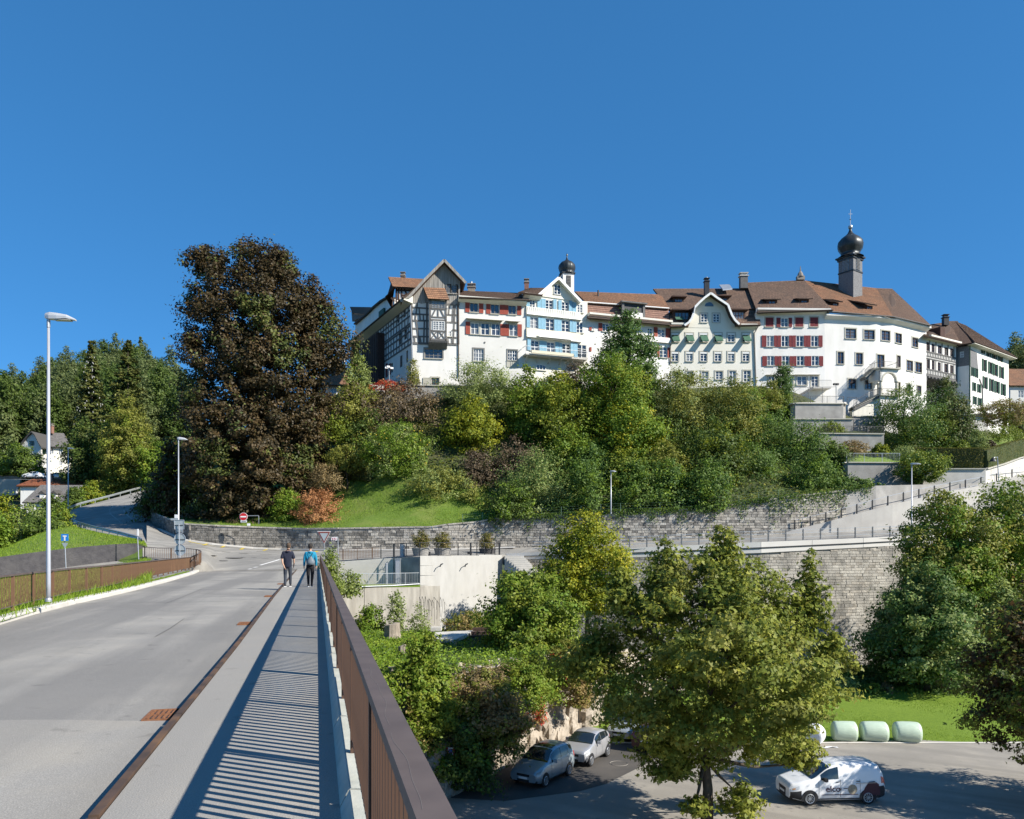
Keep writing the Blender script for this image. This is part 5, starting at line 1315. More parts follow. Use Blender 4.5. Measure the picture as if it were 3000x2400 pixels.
# house with the steep pink tiled lower roof
def house_pink():
	h=thing("town_house","white house with a steep pink tiled roof and loggia, behind the dark green tree","house",F4.at(6,BZ),"row of old houses on the hill")
	f=F4;W=f.uz(1963,1000)[0];ev=f.uz(*c3(640,545))[1]
	H=[f.rect(c3,r) for r in ((835,622,890,712),(950,632,1032,736),(970,836,1057,955),(325,570,400,660),(205,615,228,650),(640,600,720,700))]
	wall(h,f,0,BZ,W,ev,H,M_wallw)
	for q in H: window(h,f,q,(2,3),M_frame)
	for r in ((905,615,948,735),(1040,626,1085,740),(940,830,970,945),(1060,840,1085,956),(280,563,325,652),(175,613,203,650),(180,838,202,885)): shutter(h,f,f.rect(c3,r),M_shr)
	za,zb=f.uz(*c3(990,790))[1],f.uz(*c3(990,730))[1];mb=MB();mb.prism([f.at(W * .66,za,.02),f.at(W * .66,za,.35),f.at(W * .66,zb,.25),f.at(W * .66,zb,.02)],f.at(W,0) - f.at(W * .66,0));part("storey_band",mb,M_wallw,h)
	e0,e1=f.px(*c3(165,500),.9),f.px(*c3(1092,582),.9);m0,m1=f.px(*c3(135,332),-1.2),f.px(*c3(1072,402),-1.2);r0,r1=f.px(*c3(15,207),-6),f.px(*c3(990,242),-6)
	k=.22
	a0,a1=e0.lerp(m0,k) + Vector((0,.55,-.1)),e1.lerp(m1,k) + Vector((0,.55,-.1))
	roof(h,e0,e1,a1,a0,M_rfp);roof(h,a0,a1,m1,m0,M_rfp);roof(h,m0 + Vector((0,-.4,-.05)),m1 + Vector((0,-.4,-.05)),r1,r0,M_rfr)
	gutter(h,m0 + Vector((0,-.5,-.1)),m1 + Vector((0,-.5,-.1)),m=M_frame);gutter(h,e0 + Vector((0,-.1,-.05)),e1 + Vector((0,-.1,-.05)))
	soffit(h,f,0,W,ev + .55,.85)
	# loggia dormer
	fl=Fac((f.at(0,0,.15).x,f.at(0,0,.15).y),17.5);q=fl.rect(c3,(555,350,790,500))
	mb=MB();mb.box(fl.at((q[0] + q[2]) / 2,(q[1] + q[3]) / 2,-.9),(q[2] - q[0],1.9,q[3] - q[1]),az=f.a);part("loggia",mb,M_dkmet,h)
	for u in (q[0],q[2]):
		mb=MB();mb.box(fl.at(u,(q[1] + q[3]) / 2,.05),(.35,.3,q[3] - q[1]),az=f.a);part("loggia_post",mb,M_wbeam,h)
	mb=MB();mb.box(fl.at((q[0] + q[2]) / 2,q[3] + .1,-.6),(q[2] - q[0] + .8,2.2,.18),az=f.a);part("loggia_roof",mb,M_wbeam,h)
	mb=MB();mb.box(fl.at((q[0] + q[2]) / 2,q[1] + .35,.1),(q[2] - q[0] - .4,.12,.7),az=f.a);part("loggia_parapet",mb,M_wallw,h)
	mb=MB();mb.tube([f.px(*c3(280,270),-4),f.px(*c3(280,195),-4)],.13,8);part("flue_pipe",mb,M_dkmet,h)
	mb=MB();mb.tube([f.px(*c3(1095,590),.3),f.px(*c3(1090,1030),.1)],.07,6);part("rain_pipe",mb,M_gutter,h)
	solid_back(h,f,.1,W - .1,BZ,ev,9,M_wallw)
house_pink()
# cream house with the curved gable and green awnings
def house_curved():
	h=thing("gabled_house","cream house with a tall curved gable and small green awnings","house",F5.at(6,BZ),"row of old houses on the hill")
	f=F5;W=f.uz(2214,1000)[0];ev=f.uz(*c3(1150,610))[1]
	xs=[1145,1308,1468,1630,1779,1945]
	R1=[(x - 40,680,x + 40,778) for x in xs];R2=[(x - 38,893,x + 38,996) for x in xs];R3=[(1445,1110,1520,1195),(1603,1108,1682,1200),(1757,1105,1832,1240),(1918,1102,1996,1230),(1110,1115,1190,1200),(1275,1112,1350,1200)]
	H=[f.rect(c3,r) for r in R1 + R2 + R3]
	wall(h,f,0,BZ,W,ev,H,M_wallc)
	for q in H: window(h,f,q,(2,3),M_frame,trim=M_trim)
	for i,q in enumerate(H[:12]):
		mb=MB();mb.box(f.at((q[0] + q[2]) / 2,q[3] - .12,-.02),(q[2] - q[0],.12,.24),az=f.a);part("blind_box",mb,M_frame,h)
	for i,r in enumerate(R1):
		if i == 4: continue
		u0,z0,u1,z1=f.rect(c3,r);zt,zl=z1 - .32,z1 - 1.35
		mb=MB();mb.prism([f.at(u0,zt,.02),f.at(u0,zl + .1,.9),f.at(u0,zl - .06,.92),f.at(u0,zl - .06,.9),f.at(u0,zl + .06,.88),f.at(u0,zt - .04,.02)],f.at(u1,0) - f.at(u0,0));part("awning",mb,M_awn,h)
	g=[(1253,602),(1300,570),(1335,525),(1360,455),(1372,395),(1420,345),(1480,290),(1550,238),(1620,290),(1690,335),(1745,372),(1762,420),(1790,490),(1825,545),(1872,590)]
	pts=[f.uz(*c3(*p)) for p in g]
	full=[(pts[0][0],ev - .05)] + pts + [(pts[-1][0],ev - .05)]
	mb=MB();mb.prism([f.at(u,z,.03) for u,z in full],f.at(0,0,-.6) - f.at(0,0));part("gable_wall",mb,M_wallc,h)
	# wide cream coving of the gable roof overhang, following the curve
	back=Vector((-f.n.x,-f.n.y,0))
	outr=[f.px(c3(*p)[0],c3(*p)[1] - 3,1.25) for p in g]
	mb=MB();mb.grid([outr,[f.at(u,z,.03) + Vector((0,0,-.12 if 2 < i < 12 else .05)) for i,(u,z) in enumerate(pts)]]);part("gable_soffit",mb,M_soff,h,smooth=True)
	mb=MB()
	for a,b in zip(outr,outr[1:]): mb.bar(a,b,.14,.3)
	part("barge_board",mb,M_frame,h)
	for a,b in zip(outr,outr[1:]):
		p,q=(a,b) if b.z > a.z else (b,a)
		roof(h,(a if a.z < b.z else b) + Vector((0,0,.17)),(a if a.z < b.z else b) + Vector((0,0,.17)) + back * 6.5,(b if a.z < b.z else a) + Vector((0,0,.17)) + back * 6.5,(b if a.z < b.z else a) + Vector((0,0,.17)),M_rfb,name="gable_roof",th=.12)
	for r in ((1432,462,1507,558),(1570,462,1645,558)): window(h,f,f.rect(c3,r),(2,3),M_frame,rec=-.06,trim=M_trim)
	q=f.rect(c3,(1480,332,1578,378));c=f.at((q[0] + q[2]) / 2,q[1],.05);w=(q[2] - q[0]) / 2
	mb=MB();mb.prism([c + Vector((w * math.cos(a),0,(q[3] - q[1]) * math.sin(a))) for a in np.linspace(0,math.pi,12)],(0,-.05,0));part("lunette",mb,M_pane,h)
	# main roofs: mansard foot, slope, ridge
	e0,e1=f.px(*c3(1092,606),.9),f.px(*c3(2110,588),.9);m0,m1=f.px(*c3(1085,420),-1.6),f.px(*c3(2095,410),-1.6)
	roof(h,e0,e0.lerp(e1,.2),m0.lerp(m1,.28),m0,M_rfb);roof(h,e0.lerp(e1,.72),e1,m1,m0.lerp(m1,.68),M_rfb)
	r0,r1=f.px(*c3(900,177),-8),f.px(*c3(1625,172),-8)
	roof(h,m0 + Vector((0,-.3,0)),m1 + Vector((0,-.3,0)),r1 + Vector((7,0,0)),r0,M_rfb)
	soffit(h,f,0,pts[0][0],ev + .5,.8,M_soff);soffit(h,f,pts[-1][0],W,ev + .5,.8,M_soff)
	gutter(h,e0 + Vector((0,-.1,0)),e0.lerp(e1,.17) + Vector((0,-.1,0)));gutter(h,e0.lerp(e1,.76) + Vector((0,-.1,0)),e1 + Vector((0,-.1,0)))
	def dorm(r,off,st,m,col,oh=.4,depth=2.6,name="dormer"):
		q=f.rect(c3,r,off);mb=MB();mb.box(f.at((q[0] + q[2]) / 2,(q[1] + q[3]) / 2,off - depth / 2),(q[2] - q[0] + .5,depth,q[3] - q[1] + .3),az=f.a);d_=part(name,mb,col,h)
		mb=MB();mb.box(f.at((q[0] + q[2]) / 2,q[3] + .25,off - depth / 2 + .35),(q[2] - q[0] + 1.1,depth + .6,.16),az=f.a);part("dormer_roof",mb,M_dwood,d_)
		ff=Fac((f.at(0,0,off).x,f.at(0,0,off).y),3);window(h,ff,q,st,m,rec=-.06,sill=True)
	dorm((1140,295,1228,362),-3.6,(3,2),M_framed,M_rfb);dorm((1655,285,1732,345),-4.0,(3,2),M_framed,M_dwood);dorm((1795,440,1922,528),-.2,(4,2),M_framed,M_dwood)
	dorm((1142,445,1300,548),-.2,(4,2),M_framed,M_dwood)
	q=f.rect(c3,(1150,490,1240,530),.2);mb=MB();mb.prism([f.at(q[0],q[3],.0),f.at(q[0],q[1],.6),f.at(q[0],q[1] - .05,.6)],f.at(q[2],0) - f.at(q[0],0));part("awning",mb,M_awn,h)
	b=f.px(*c3(1502,240),-5);chimney(h,b - Vector((0,0,.5)),.72,.72,2.4,M_dkmet,M_dkmet)
	mb=MB();tp=f.px(*c3(1502,92),-5);mb.tube([tp,tp + Vector((0,0,.6))],.17,10);part("flue_pipe",mb,M_galv,h)
	a,b_,c_,d=(f.px(*c3(*p),o) for p,o in (((1680,222),-5.6),((1788,212),-5.6),((1755,165),-7.6),((1640,170),-7.6)))
	mb=MB();up=Vector((0,-.25,.45));mb.prism([a + up,b_ + up,c_ + up,d + up],(0,0,-.2));part("skylight",mb,M_galv,h)
	mb=MB();mb.tube([f.px(*c3(2085,600),.4),f.px(*c3(2040,680),.12),f.px(*c3(2060,1280),.12)],.09,6);part("rain_pipe",mb,M_frameg,h)
	solid_back(h,f,.1,W - .1,BZ,ev,9,M_wallc)
house_curved()
# tall white house with dark red shutters
def house_dark_red():
	h=thing("town_house","tall white house with rows of dark red shutters left of the church tower","house",F6.at(5,BZ),"row of old houses on the hill")
	f=F6;W=f.uz(2416,1000)[0];ev=f.uz(*c4(400,800))[1]
	xs=[(187,248),(313,374),(437,500),(562,623)]
	R1=[(180,838,246,915),(310,838,372,915),(430,838,496,915),(556,835,621,913)];R2=[(a,988,b,1080) for a,b in xs];R3=[(a + 5,1158,b + 5,1240) for a,b in xs];R4=[(205,1330,255,1400),(352,1330,412,1405),(446,1328,527,1405),(566,1328,625,1440)]
	H=[f.rect(c4,r) for r in R1 + R2 + R3 + R4]
	wall(h,f,0,BZ,W,ev,H,M_wallw)
	for i,q in enumerate(H): window(h,f,q,(2,2) if i < 15 else (2,4),M_frame,trim=M_trim if i in (0,2,3) or i > 11 else None)
	for i in (0,2,3):
		q=H[i];shutter(h,f,(q[0],q[1],(q[0] + q[2]) / 2,q[3]),M_shd,off=.02);shutter(h,f,((q[0] + q[2]) / 2,q[1],q[2],q[3]),M_shd,off=.02)
	sh=[(272,838,306,917),(374,836,403,917)]
	for dx,y0,y1 in ((0,988,1083),(5,1160,1245)):
		for a,b in ((148,186),(250,280),(281,311),(376,405),(406,436),(502,530),(531,560),(625,660)): sh.append((a + dx,y0,b + dx,y1))
	for r in sh: shutter(h,f,f.rect(c4,r),M_shd)
	for i in (12,13,14,15):
		q=H[i];mb=MB();mb.box(f.at((q[0] + q[2]) / 2 - .2,q[3] + .12,.25),(q[2] - q[0] + .6,.5,.08),az=f.a);part("window_hood",mb,M_trim,h)
	e0,e1=f.px(*c4(112,793),.9),f.px(*c4(748,772),.9);r0,r1=f.px(*c4(15,541),-8.5),f.px(*c4(505,520),-8.5)
	roof(h,e0,e1,r1,r0,M_rfb);gutter(h,e0 + Vector((0,-.1,-.02)),e1 + Vector((0,-.1,-.02)));soffit(h,f,0,W + .6,ev + .6,.85,M_wallw)
	for r in ((205,695,262,732),(478,690,530,725)):
		q=f.rect(c4,r,-1.6);off=-1.6
		ff=Fac((f.at(0,0,off).x,f.at(0,0,off).y),2)
		mb=MB();mb.prism([f.at(q[0] - .3,q[1] - .1,off),f.at(q[0] - .3,q[3] + .1,off),f.at(q[0] - .3,q[3] + .55,off - 3.2),f.at(q[0] - .3,q[1],off - 2)],f.at(q[2] + .3,0) - f.at(q[0] - .3,0));part("dormer",mb,M_dwood,h)
		roof(h,f.at(q[0] - .9,q[3] + .12,off + .5),f.at(q[2] + .7,q[3] + .12,off + .5),f.at(q[2] + .4,q[3] + 1.2,off - 3.4),f.at(q[0] - .4,q[3] + 1.2,off - 3.4),M_rfb,name="dormer_roof",th=.1)
		window(h,ff,q,(2,1),M_framed,rec=-.04,sill=False)
	chimney(h,f.px(*c3(1917,150),-7) - Vector((0,0,.4)),1.15,.9,1.9,M_wbeam,M_conc)
	b=f.px(*c4(474,518),-8.5);mb=MB();mb.box(b + Vector((0,0,.25)),(1.2,.7,.6));mb.lathe([(.55,.5),(.4,1.0),(.12,1.4),(.05,2.2)],b,8);part("ridge_ornament",mb,M_chim,h)
	solid_back(h,f,.1,W - .1,BZ,ev,12,M_wallw)
	# garden door landing with steps and rail
	q=f.uz(*c4(620,1438),1.8);lz=f.uz(*c4(600,1440))[1];ua,ub=f.uz(*c4(540,1440))[0],f.uz(*c4(690,1440))[0]
	mb=MB();mb.prism([f.at(ua,lz,0),f.at(ub,lz,0),f.at(ub,lz,1.8),f.at(ua,lz,1.8)],(0,0,-.2));ld=part("landing",mb,M_conc,h)
	for i in range(10):
		mb=MB();u=ua - .1 - i * .34;mb.box(f.at(u,lz - .12 - i * .2,1.2),(.36,1.1,.08),az=f.a);part("stair_tread",mb,M_conc,ld)
	mb=MB();z1=lz - 2.1
	mb.bar(f.at(ua,lz - .15,1.75),f.at(ua - 3.4,z1,1.75),.08,.25)
	for o_ in (1.75,):
		mb.bar(f.at(ua,lz + 1.0,o_),f.at(ub,lz + 1.0,o_),.04);mb.bar(f.at(ua,lz + 1.0,o_),f.at(ua - 3.4,z1 + 1.0,o_),.04)
	for i in range(16): mb.bar(f.at(lerp(ua,ub,i / 15),lz,1.75),f.at(lerp(ua,ub,i / 15),lz + 1.0,1.75),.02)
	part("landing_rail",mb,M_wbeam,ld)
house_dark_red()
# white church-like house with the round end, tower with onion dome, stair loggia
def house_church():
	h=thing("church_house","large white monastery building with a bent front, tiled roof and arched stair porch","church",F7a.at(8,BZ),"row of old houses on the hill")
	segs=[(F7a,2416,2566,[(853,932,943,1013),(1010,940,1098,1020),(788,1128,838,1226),(942,1135,998,1230),(877,1355,943,1436),(1018,1362,1075,1438)]),
			(F7b,2566,2615,[(1156,948,1227,1030),(1118,1148,1180,1260)]),
			(F7c,2615,2714,[(1273,968,1326,1052),(1415,1008,1463,1086),(1286,1158,1316,1255),(1368,1200,1420,1285),(1440,1215,1496,1298),(1297,1382,1314,1458),(1373,1396,1398,1474),(1455,1412,1490,1480)])]
	EV={0: (800,838),1: (838,866),2: (866,962)}
	ez=F7a.uz(*c4(700,830))[1]
	for f,pa,pb,rs in segs:
		W=f.uz(pb,1000)[0];H=[f.rect(c4,r) for r in rs]
		wall(h,f,0,BZ,W,ez,H,M_wallw)
		for q in H: window(h,f,q,(2,3),M_framed,trim=M_trim)
	# roof in three faces, hipped at the right
	e=[F7a.px(*c4(705,800),.8),F7a.px(*c4(1080,842),.8),F7c.px(*c4(1255,868),.8),F7c.px(*c4(1575,962),.9)]
	for v in e: v.z=ez + .35 - .0
	e[0].z += .25
	rz=F7a.px(*c4(510,522),-8.5)
	r=[rz,F7a.px(*c4(1000,575),-7.0),F7c.px(*c4(1130,588),-5),F7c.px(*c4(1245,592),-5)]
	for v in r: v.z=rz.z
	r[3]=P(*c4(1245,592),F * (rz.z - EYE) / (HY - c4(1245,592)[1]));r[2]=P(*c4(1115,588),F * (rz.z - EYE) / (HY - c4(1115,588)[1]));r[1]=P(*c4(1000,575),F * (rz.z - EYE) / (HY - c4(1000,575)[1]))
	roof(h,e[0],e[1],r[1],r[0],M_rfr);roof(h,e[1],e[2],r[2],r[1],M_rfr);roof(h,e[2],e[3],r[3],r[2],M_rfb)
	far=e[3] + Vector((-2,16,0));roof(h,e[3],far,r[3] + Vector((-.5,3,0)),r[3],M_rfb)
	for a,b in zip(e,e[1:]): gutter(h,a + Vector((0,-.1,-.05)),b + Vector((0,-.1,-.05)),m=M_wbeam)
	for (f,pa,pb,rs) in segs: soffit(h,f,-.1,f.uz(pb,1000)[0] + .1,ez + .35,.75,M_wallw)
	# shed dormers with long cheeks
	for (x,y,w,hh,sx,sy) in ((765,748,40,64,618,648),(1052,772,42,62,850,672)):
		f=F7a if x < 1000 else F7b;off=-1.2;ff=Fac((f.at(0,0,off).x,f.at(0,0,off).y),8 if x < 1000 else 20)
		q=ff.rect(c4,(x - w / 2,y - hh / 2,x + w / 2,y + hh / 2));window(h,ff,q,(2,3),M_framed,rec=-.04,sill=False)
		mb=MB();mb.prism([ff.at(q[0] - .25,q[1] - .2,-.02),ff.at(q[0] - .25,q[3] + .15,-.02),ff.at(q[0] - .25,q[3] + 2.4,-5.6),ff.at(q[0] - .25,q[1] + 1,-3)],ff.at(q[2] + .25,0) - ff.at(q[0] - .25,0));part("dormer",mb,M_dwood,h)
		roof(h,ff.at(q[0] - .8,q[3] + .15,.55),ff.at(q[2] + .6,q[3] + .15,.55),ff.at(q[2] + .3,q[3] + 3.3,-6.4),ff.at(q[0] - 1.2,q[3] + 3.3,-6.4),M_rfb,name="dormer_roof",th=.12)
	# back bulk
	mb=MB();mb.prism([F7a.at(.2,BZ,-.6),F7a.at(8,BZ,-.6),F7b.at(3.2,BZ,-.6),F7c.at(9.5,BZ,-.6),F7c.at(9.5,BZ,-.6) + Vector((-4,12,0)),F7a.at(.2,BZ,-14)],(0,0,ez - BZ - .1));part("rear_wall",mb,M_wallw,h)
	# stair loggia: porch block with arches, balcony rail, two flights
	f=Fac((F7b.at(0,0,2.6).x,F7b.at(0,0,2.6).y),14)
	u0,z0=f.uz(*c4(1148,1480));u1,_=f.uz(*c4(1300,1480));zt=f.uz(*c4(1200,1268))[1];um=(u0 + u1) / 2
	zf=z0;zi=f.uz(*c4(1200,1365))[1];ra=(u1 - u0) / 2 - .42
	mb=MB()
	arch=[(um + ra * math.cos(a),zi + ra * math.sin(a)) for a in np.linspace(math.pi,0,14)]
	poly=[(u0,zi),*arch,(u1,zi),(u1,zt),(u0,zt)]
	mb.prism([f.at(u,z) for u,z in poly],f.at(0,0,-.4) - f.at(0,0));po=part("porch_arch",mb,M_wallw,h)
	mb=MB();rim=[(um + (ra + .2) * math.cos(a),zi + (ra + .2) * math.sin(a)) for a in np.linspace(0,math.pi,14)]
	mb.prism([f.at(u,z,.06) for u,z in arch + rim],f.at(0,0,-.1) - f.at(0,0));part("arch_ring",mb,M_trim,h)
	for u in (u0 + .2,u1 - .2,um - .2):
		mb=MB();off=0 if u != um - .2 else -1.9;c=f.at(u,zf,-.2 + off);mb.lathe([(.3,0),(.3,.15),(.2,.2),(.18,zi - zf - .25),(.3,zi - zf - .15),(.3,zi - zf)],c,12);part("porch_column",mb,M_trim,h)
	mb=MB();mb.box(f.at(um,zt + .06,-1.2),(u1 - u0 + .4,3.2,.16),az=f.a);part("porch_cornice",mb,M_trim,h)
	mb=MB();mb.box(f.at(um,zf - .12,-1.2),(u1 - u0 + .5,3.2,.24),az=f.a);part("porch_floor",mb,M_trim,h)
	mb=MB();mb.prism([f.at(u0 + .05,zf - .2,-.05),f.at(u1 - .05,zf - .2,-.05),f.at(u1 - .05,BZ,-.05),f.at(u0 + .05,BZ,-.05)],f.at(0,0,-2.6) - f.at(0,0));part("porch_base",mb,M_wallw,h)
	mb=MB();mb.prism([f.at(u0,zi + .1,0),f.at(u0,zt,0),f.at(u0,zt,-2.6),f.at(u0,zi + .1,-2.6)],f.at(.35,0) - f.at(0,0));part("porch_side",mb,M_wallw,h)
	mb=MB()
	for z,za,zb in ((zt + .14,zt + .14,zt + 1.1),(zf,zf,zf + .9)):
		mb.bar(f.at(u0,zb,.05),f.at(u1,zb,.05),.05);mb.bar(f.at(u0,zb,.05),f.at(u0,zb,-2.4),.05);mb.bar(f.at(u1,zb,.05),f.at(u1,zb,-2.4),.05)
		for i in range(19):
			u=lerp(u0,u1,i / 18);mb.bar(f.at(u,za,.05),f.at(u,zb,.05),.025)
		for i in range(8): mb.bar(f.at(u0,za,-.3 * i),f.at(u0,zb,-.3 * i),.025)
	part("porch_rail",mb,M_wbeam,h)
	# flights: upper one hugs the wall, lower one in front
	for (xa,ya,xb,yb,off,n) in ((1150,1475,905,1600,1.3,14),(1085,1262,1000,1345,.4,9)):
		a=f.px(*c4(xa,ya),off - 2.0 if n == 9 else -.9);b=f.px(*c4(xb,yb),off - 2.0 if n == 9 else -.9)
		fl=MB();fl.bar(a + Vector((0,0,-.25)),b + Vector((0,0,-.25)),1.2,.3);part("stair_flight",fl,M_wbeam,h)
		for i in range(n):
			mb=MB();c=a.lerp(b,(i + .5) / n);mb.box(c + Vector((0,0,.0)),(.34,1.3,.07),az=f.a);part("stair_tread",mb,M_trim,h)
		mb=MB();o_=Vector((0,-.65,0));mb.bar(a + o_ + Vector((0,0,1)),b + o_ + Vector((0,0,1)),.05)
		for i in range(n * 2 + 1):
			c=a.lerp(b,i / (n * 2)) + o_;mb.bar(c,c + Vector((0,0,1)),.025)
		part("stair_rail",mb,M_wbeam,h)
		if n == 14:
			mb=MB();mb.prism([a + Vector((0,-.3,-.4)),b + Vector((0,-.3,-.4)),Vector((b.x,b.y - .3,BZ)),Vector((a.x,a.y - .3,BZ))],(0,.8,0));part("stair_wall",mb,M_wallc,h)
house_church()
def tower():
	d=F7a.at(9,0,-6.5).y;c=P(*c4(895,615),d)
	t=thing("onion_tower","square slate clad tower with a dark onion dome on the monastery roof","tower",c)
	z0=P(*c4(960,625),d).z;z1=P(*c4(895,345),d).z;zm=P(*c4(900,465),d).z;w=2.54;az=R(35)
	mb=MB();mb.box((c.x,c.y,(z0 - 3 + z1) / 2),(w,w,z1 - z0 + 3),az=az);part("shaft",mb,M_shing,t)
	for z,k in ((zm,1.06),(z1 + .1,1.28),(z1 - .25,1.12)):
		mb=MB();mb.box((c.x,c.y,z),(w * k,w * k,.22),az=az);part("cornice",mb,M_copper,t)
	for k in range(4):
		a=az + k * math.pi / 2;n=Vector((math.sin(a),-math.cos(a),0));u=Vector((math.cos(a),math.sin(a),0));b=zm + .15;hh=2.1
		pts=[c + n * (w / 2 + .03) + u * x + Vector((0,0,z - c.z)) for x,z in [(-.5,b),(.5,b),(.5,b + hh)] + [(.5 * math.cos(q),b + hh + .5 * math.sin(q)) for q in np.linspace(.3,2.84,7)] + [(-.5,b + hh)]]
		mb=MB();mb.prism(pts,n * .05);part("louvre_back",mb,M_galv,t)
		mb=MB()
		for i in range(11): mb.box(c + n * (w / 2 + .1) + Vector((0,0,b + .12 + i * .22 - c.z)),(.9,.1,.12),az=a)
		part("louvre",mb,M_wbeam,t)
	zd=z1 + .2
	k=(P(895,0,d).z - P(895,1,d).z) / 1.0 * .34783
	w=3.15;prof=[(w * .62,0),(w * .5,14 * k),(w * .43,28 * k),(w * .46,45 * k),(w * .57,75 * k),(w * .605,105 * k),(w * .57,135 * k),(w * .42,165 * k),(w * .25,187 * k),(w * .13,207 * k),(w * .07,230 * k),(w * .045,255 * k),(.03,262 * k)]
	dome(t,c,zd,prof,8)
	zt=zd + 255 * k
	mb=MB();mb.lathe([(0,-.35),(.3,-.2),(.36,0),(.3,.2),(0,.35)],(c.x,c.y,zt + .1),12);part("finial_ball",mb,M_galv,t)
	mb=MB();mb.tube([(c.x,c.y,zt),(c.x,c.y,zt + 2.9)],.05,6);mb.bar((c.x - .3,c.y,zt + 2.2),(c.x + .3,c.y,zt + 2.2),.06);mb.lathe([(0,-.15),(.16,0),(0,.15)],(c.x,c.y,zt + 1.35),8);part("finial_cross",mb,M_galv,t)
	for s in (-1,1):
		b=Vector((c.x,c.y,z1 + .05)) + Vector((math.cos(az + .78) * w * .9 * s,math.sin(az + .78) * w * .9 * s,0));mb=MB();mb.tube([Vector((c.x,c.y,z1 + .05)).lerp(b,.95),b + Vector((.3 * s,0,-.1))],.08,6);part("water_spout",mb,M_galv,t)
tower()
# timber-framed link building and the white block with green shutters
def house_link():
	h=thing("timber_house","overhanging link house with two rows of windows in grey timber framing","house",F8.at(5,BZ + 4),"row of old houses on the hill")
	f=F8;W=f.uz(2803,1000)[0];zb=f.uz(*c5(610,860))[1];zt=f.uz(*c5(600,440))[1]
	R_=[(597,480,635,580),(662,500,700,600),(735,518,775,615),(810,540,850,632),(876,555,915,648),(603,680,640,785),(665,692,700,798),(733,712,770,815),(808,728,846,832),(876,745,912,848)]
	H=[f.rect(c5,r) for r in R_]
	wall(h,f,0,zb,W,zt,H,M_wallw)
	for q in H: window(h,f,q,(2,3),M_framed,rec=.1,sill=False)
	hs=lambda y: f.uz(*c5(610,y))[1]
	for y,w in ((590,.22),(640,.16),(665,.2),(790,.2),(855,.4)): beam(h,f,(0,hs(y)),(W,hs(y)),w)
	for i in range(19):
		u=W * (i + .5) / 19
		for ya,yb in ((590,640),(790,855)): beam(h,f,(u,hs(yb)),(u,hs(ya)),.13)
	for i in range(11):
		u=W * i / 10
		for ya,yb in ((450,590),(665,790)):
			if not any(q[0] < u < q[2] for q in H[:5]): beam(h,f,(u,hs(yb)),(u,hs(ya)),.15)
	beam(h,f,(W - .1,zb),(W - .1,zt),.3)
	mb=MB();mb.prism([f.at(0,zb,0),f.at(W,zb,0),f.at(W,zb,-6),f.at(0,zb,-6)],(0,0,-.25));part("underside",mb,M_wbeam,h)
	for i in range(9):
		mb=MB();u=W * (i + .5) / 9;mb.bar(f.at(u,zb - .3,.2),f.at(u,zb - .3,-5),.25);part("joist",mb,M_wbeam,h)
	mb=MB();mb.bar(f.at(.3,zb - .3,0),f.at(-.2,zb - 3,-1.5),.3);part("strut",mb,M_wbeam,h)
	e0,e1=f.px(*c5(575,405),.9),f.px(*c5(1075,522),.9);soffit(h,f,0,W,zt + .55,.85)
	rr=[f.px(*c5(575,285),-6),f.px(*c5(930,238),-6)]
	roof(h,e0,e1,rr[1],rr[0],M_rfb)
	chimney(h,f.px(*c5(822,290),-4),0.85,.8,1.3,M_dkmet,M_dkmet)
	b=f.px(*c5(715,420),-1.5);mb=MB();mb.box(b,(1.3,2.2,2.6),az=f.a);part("dormer",mb,M_dwood,h)
	mb=MB();mb.prism([f.at(.2,BZ + 2,-6),f.at(W,BZ + 2,-6),f.at(W,zb,-6),f.at(.2,zb,-6)],(0,1,0));part("rear_wall",mb,M_wallw,h)
	return e1,rr[1],zt
LE1,LRR,LZT=house_link()
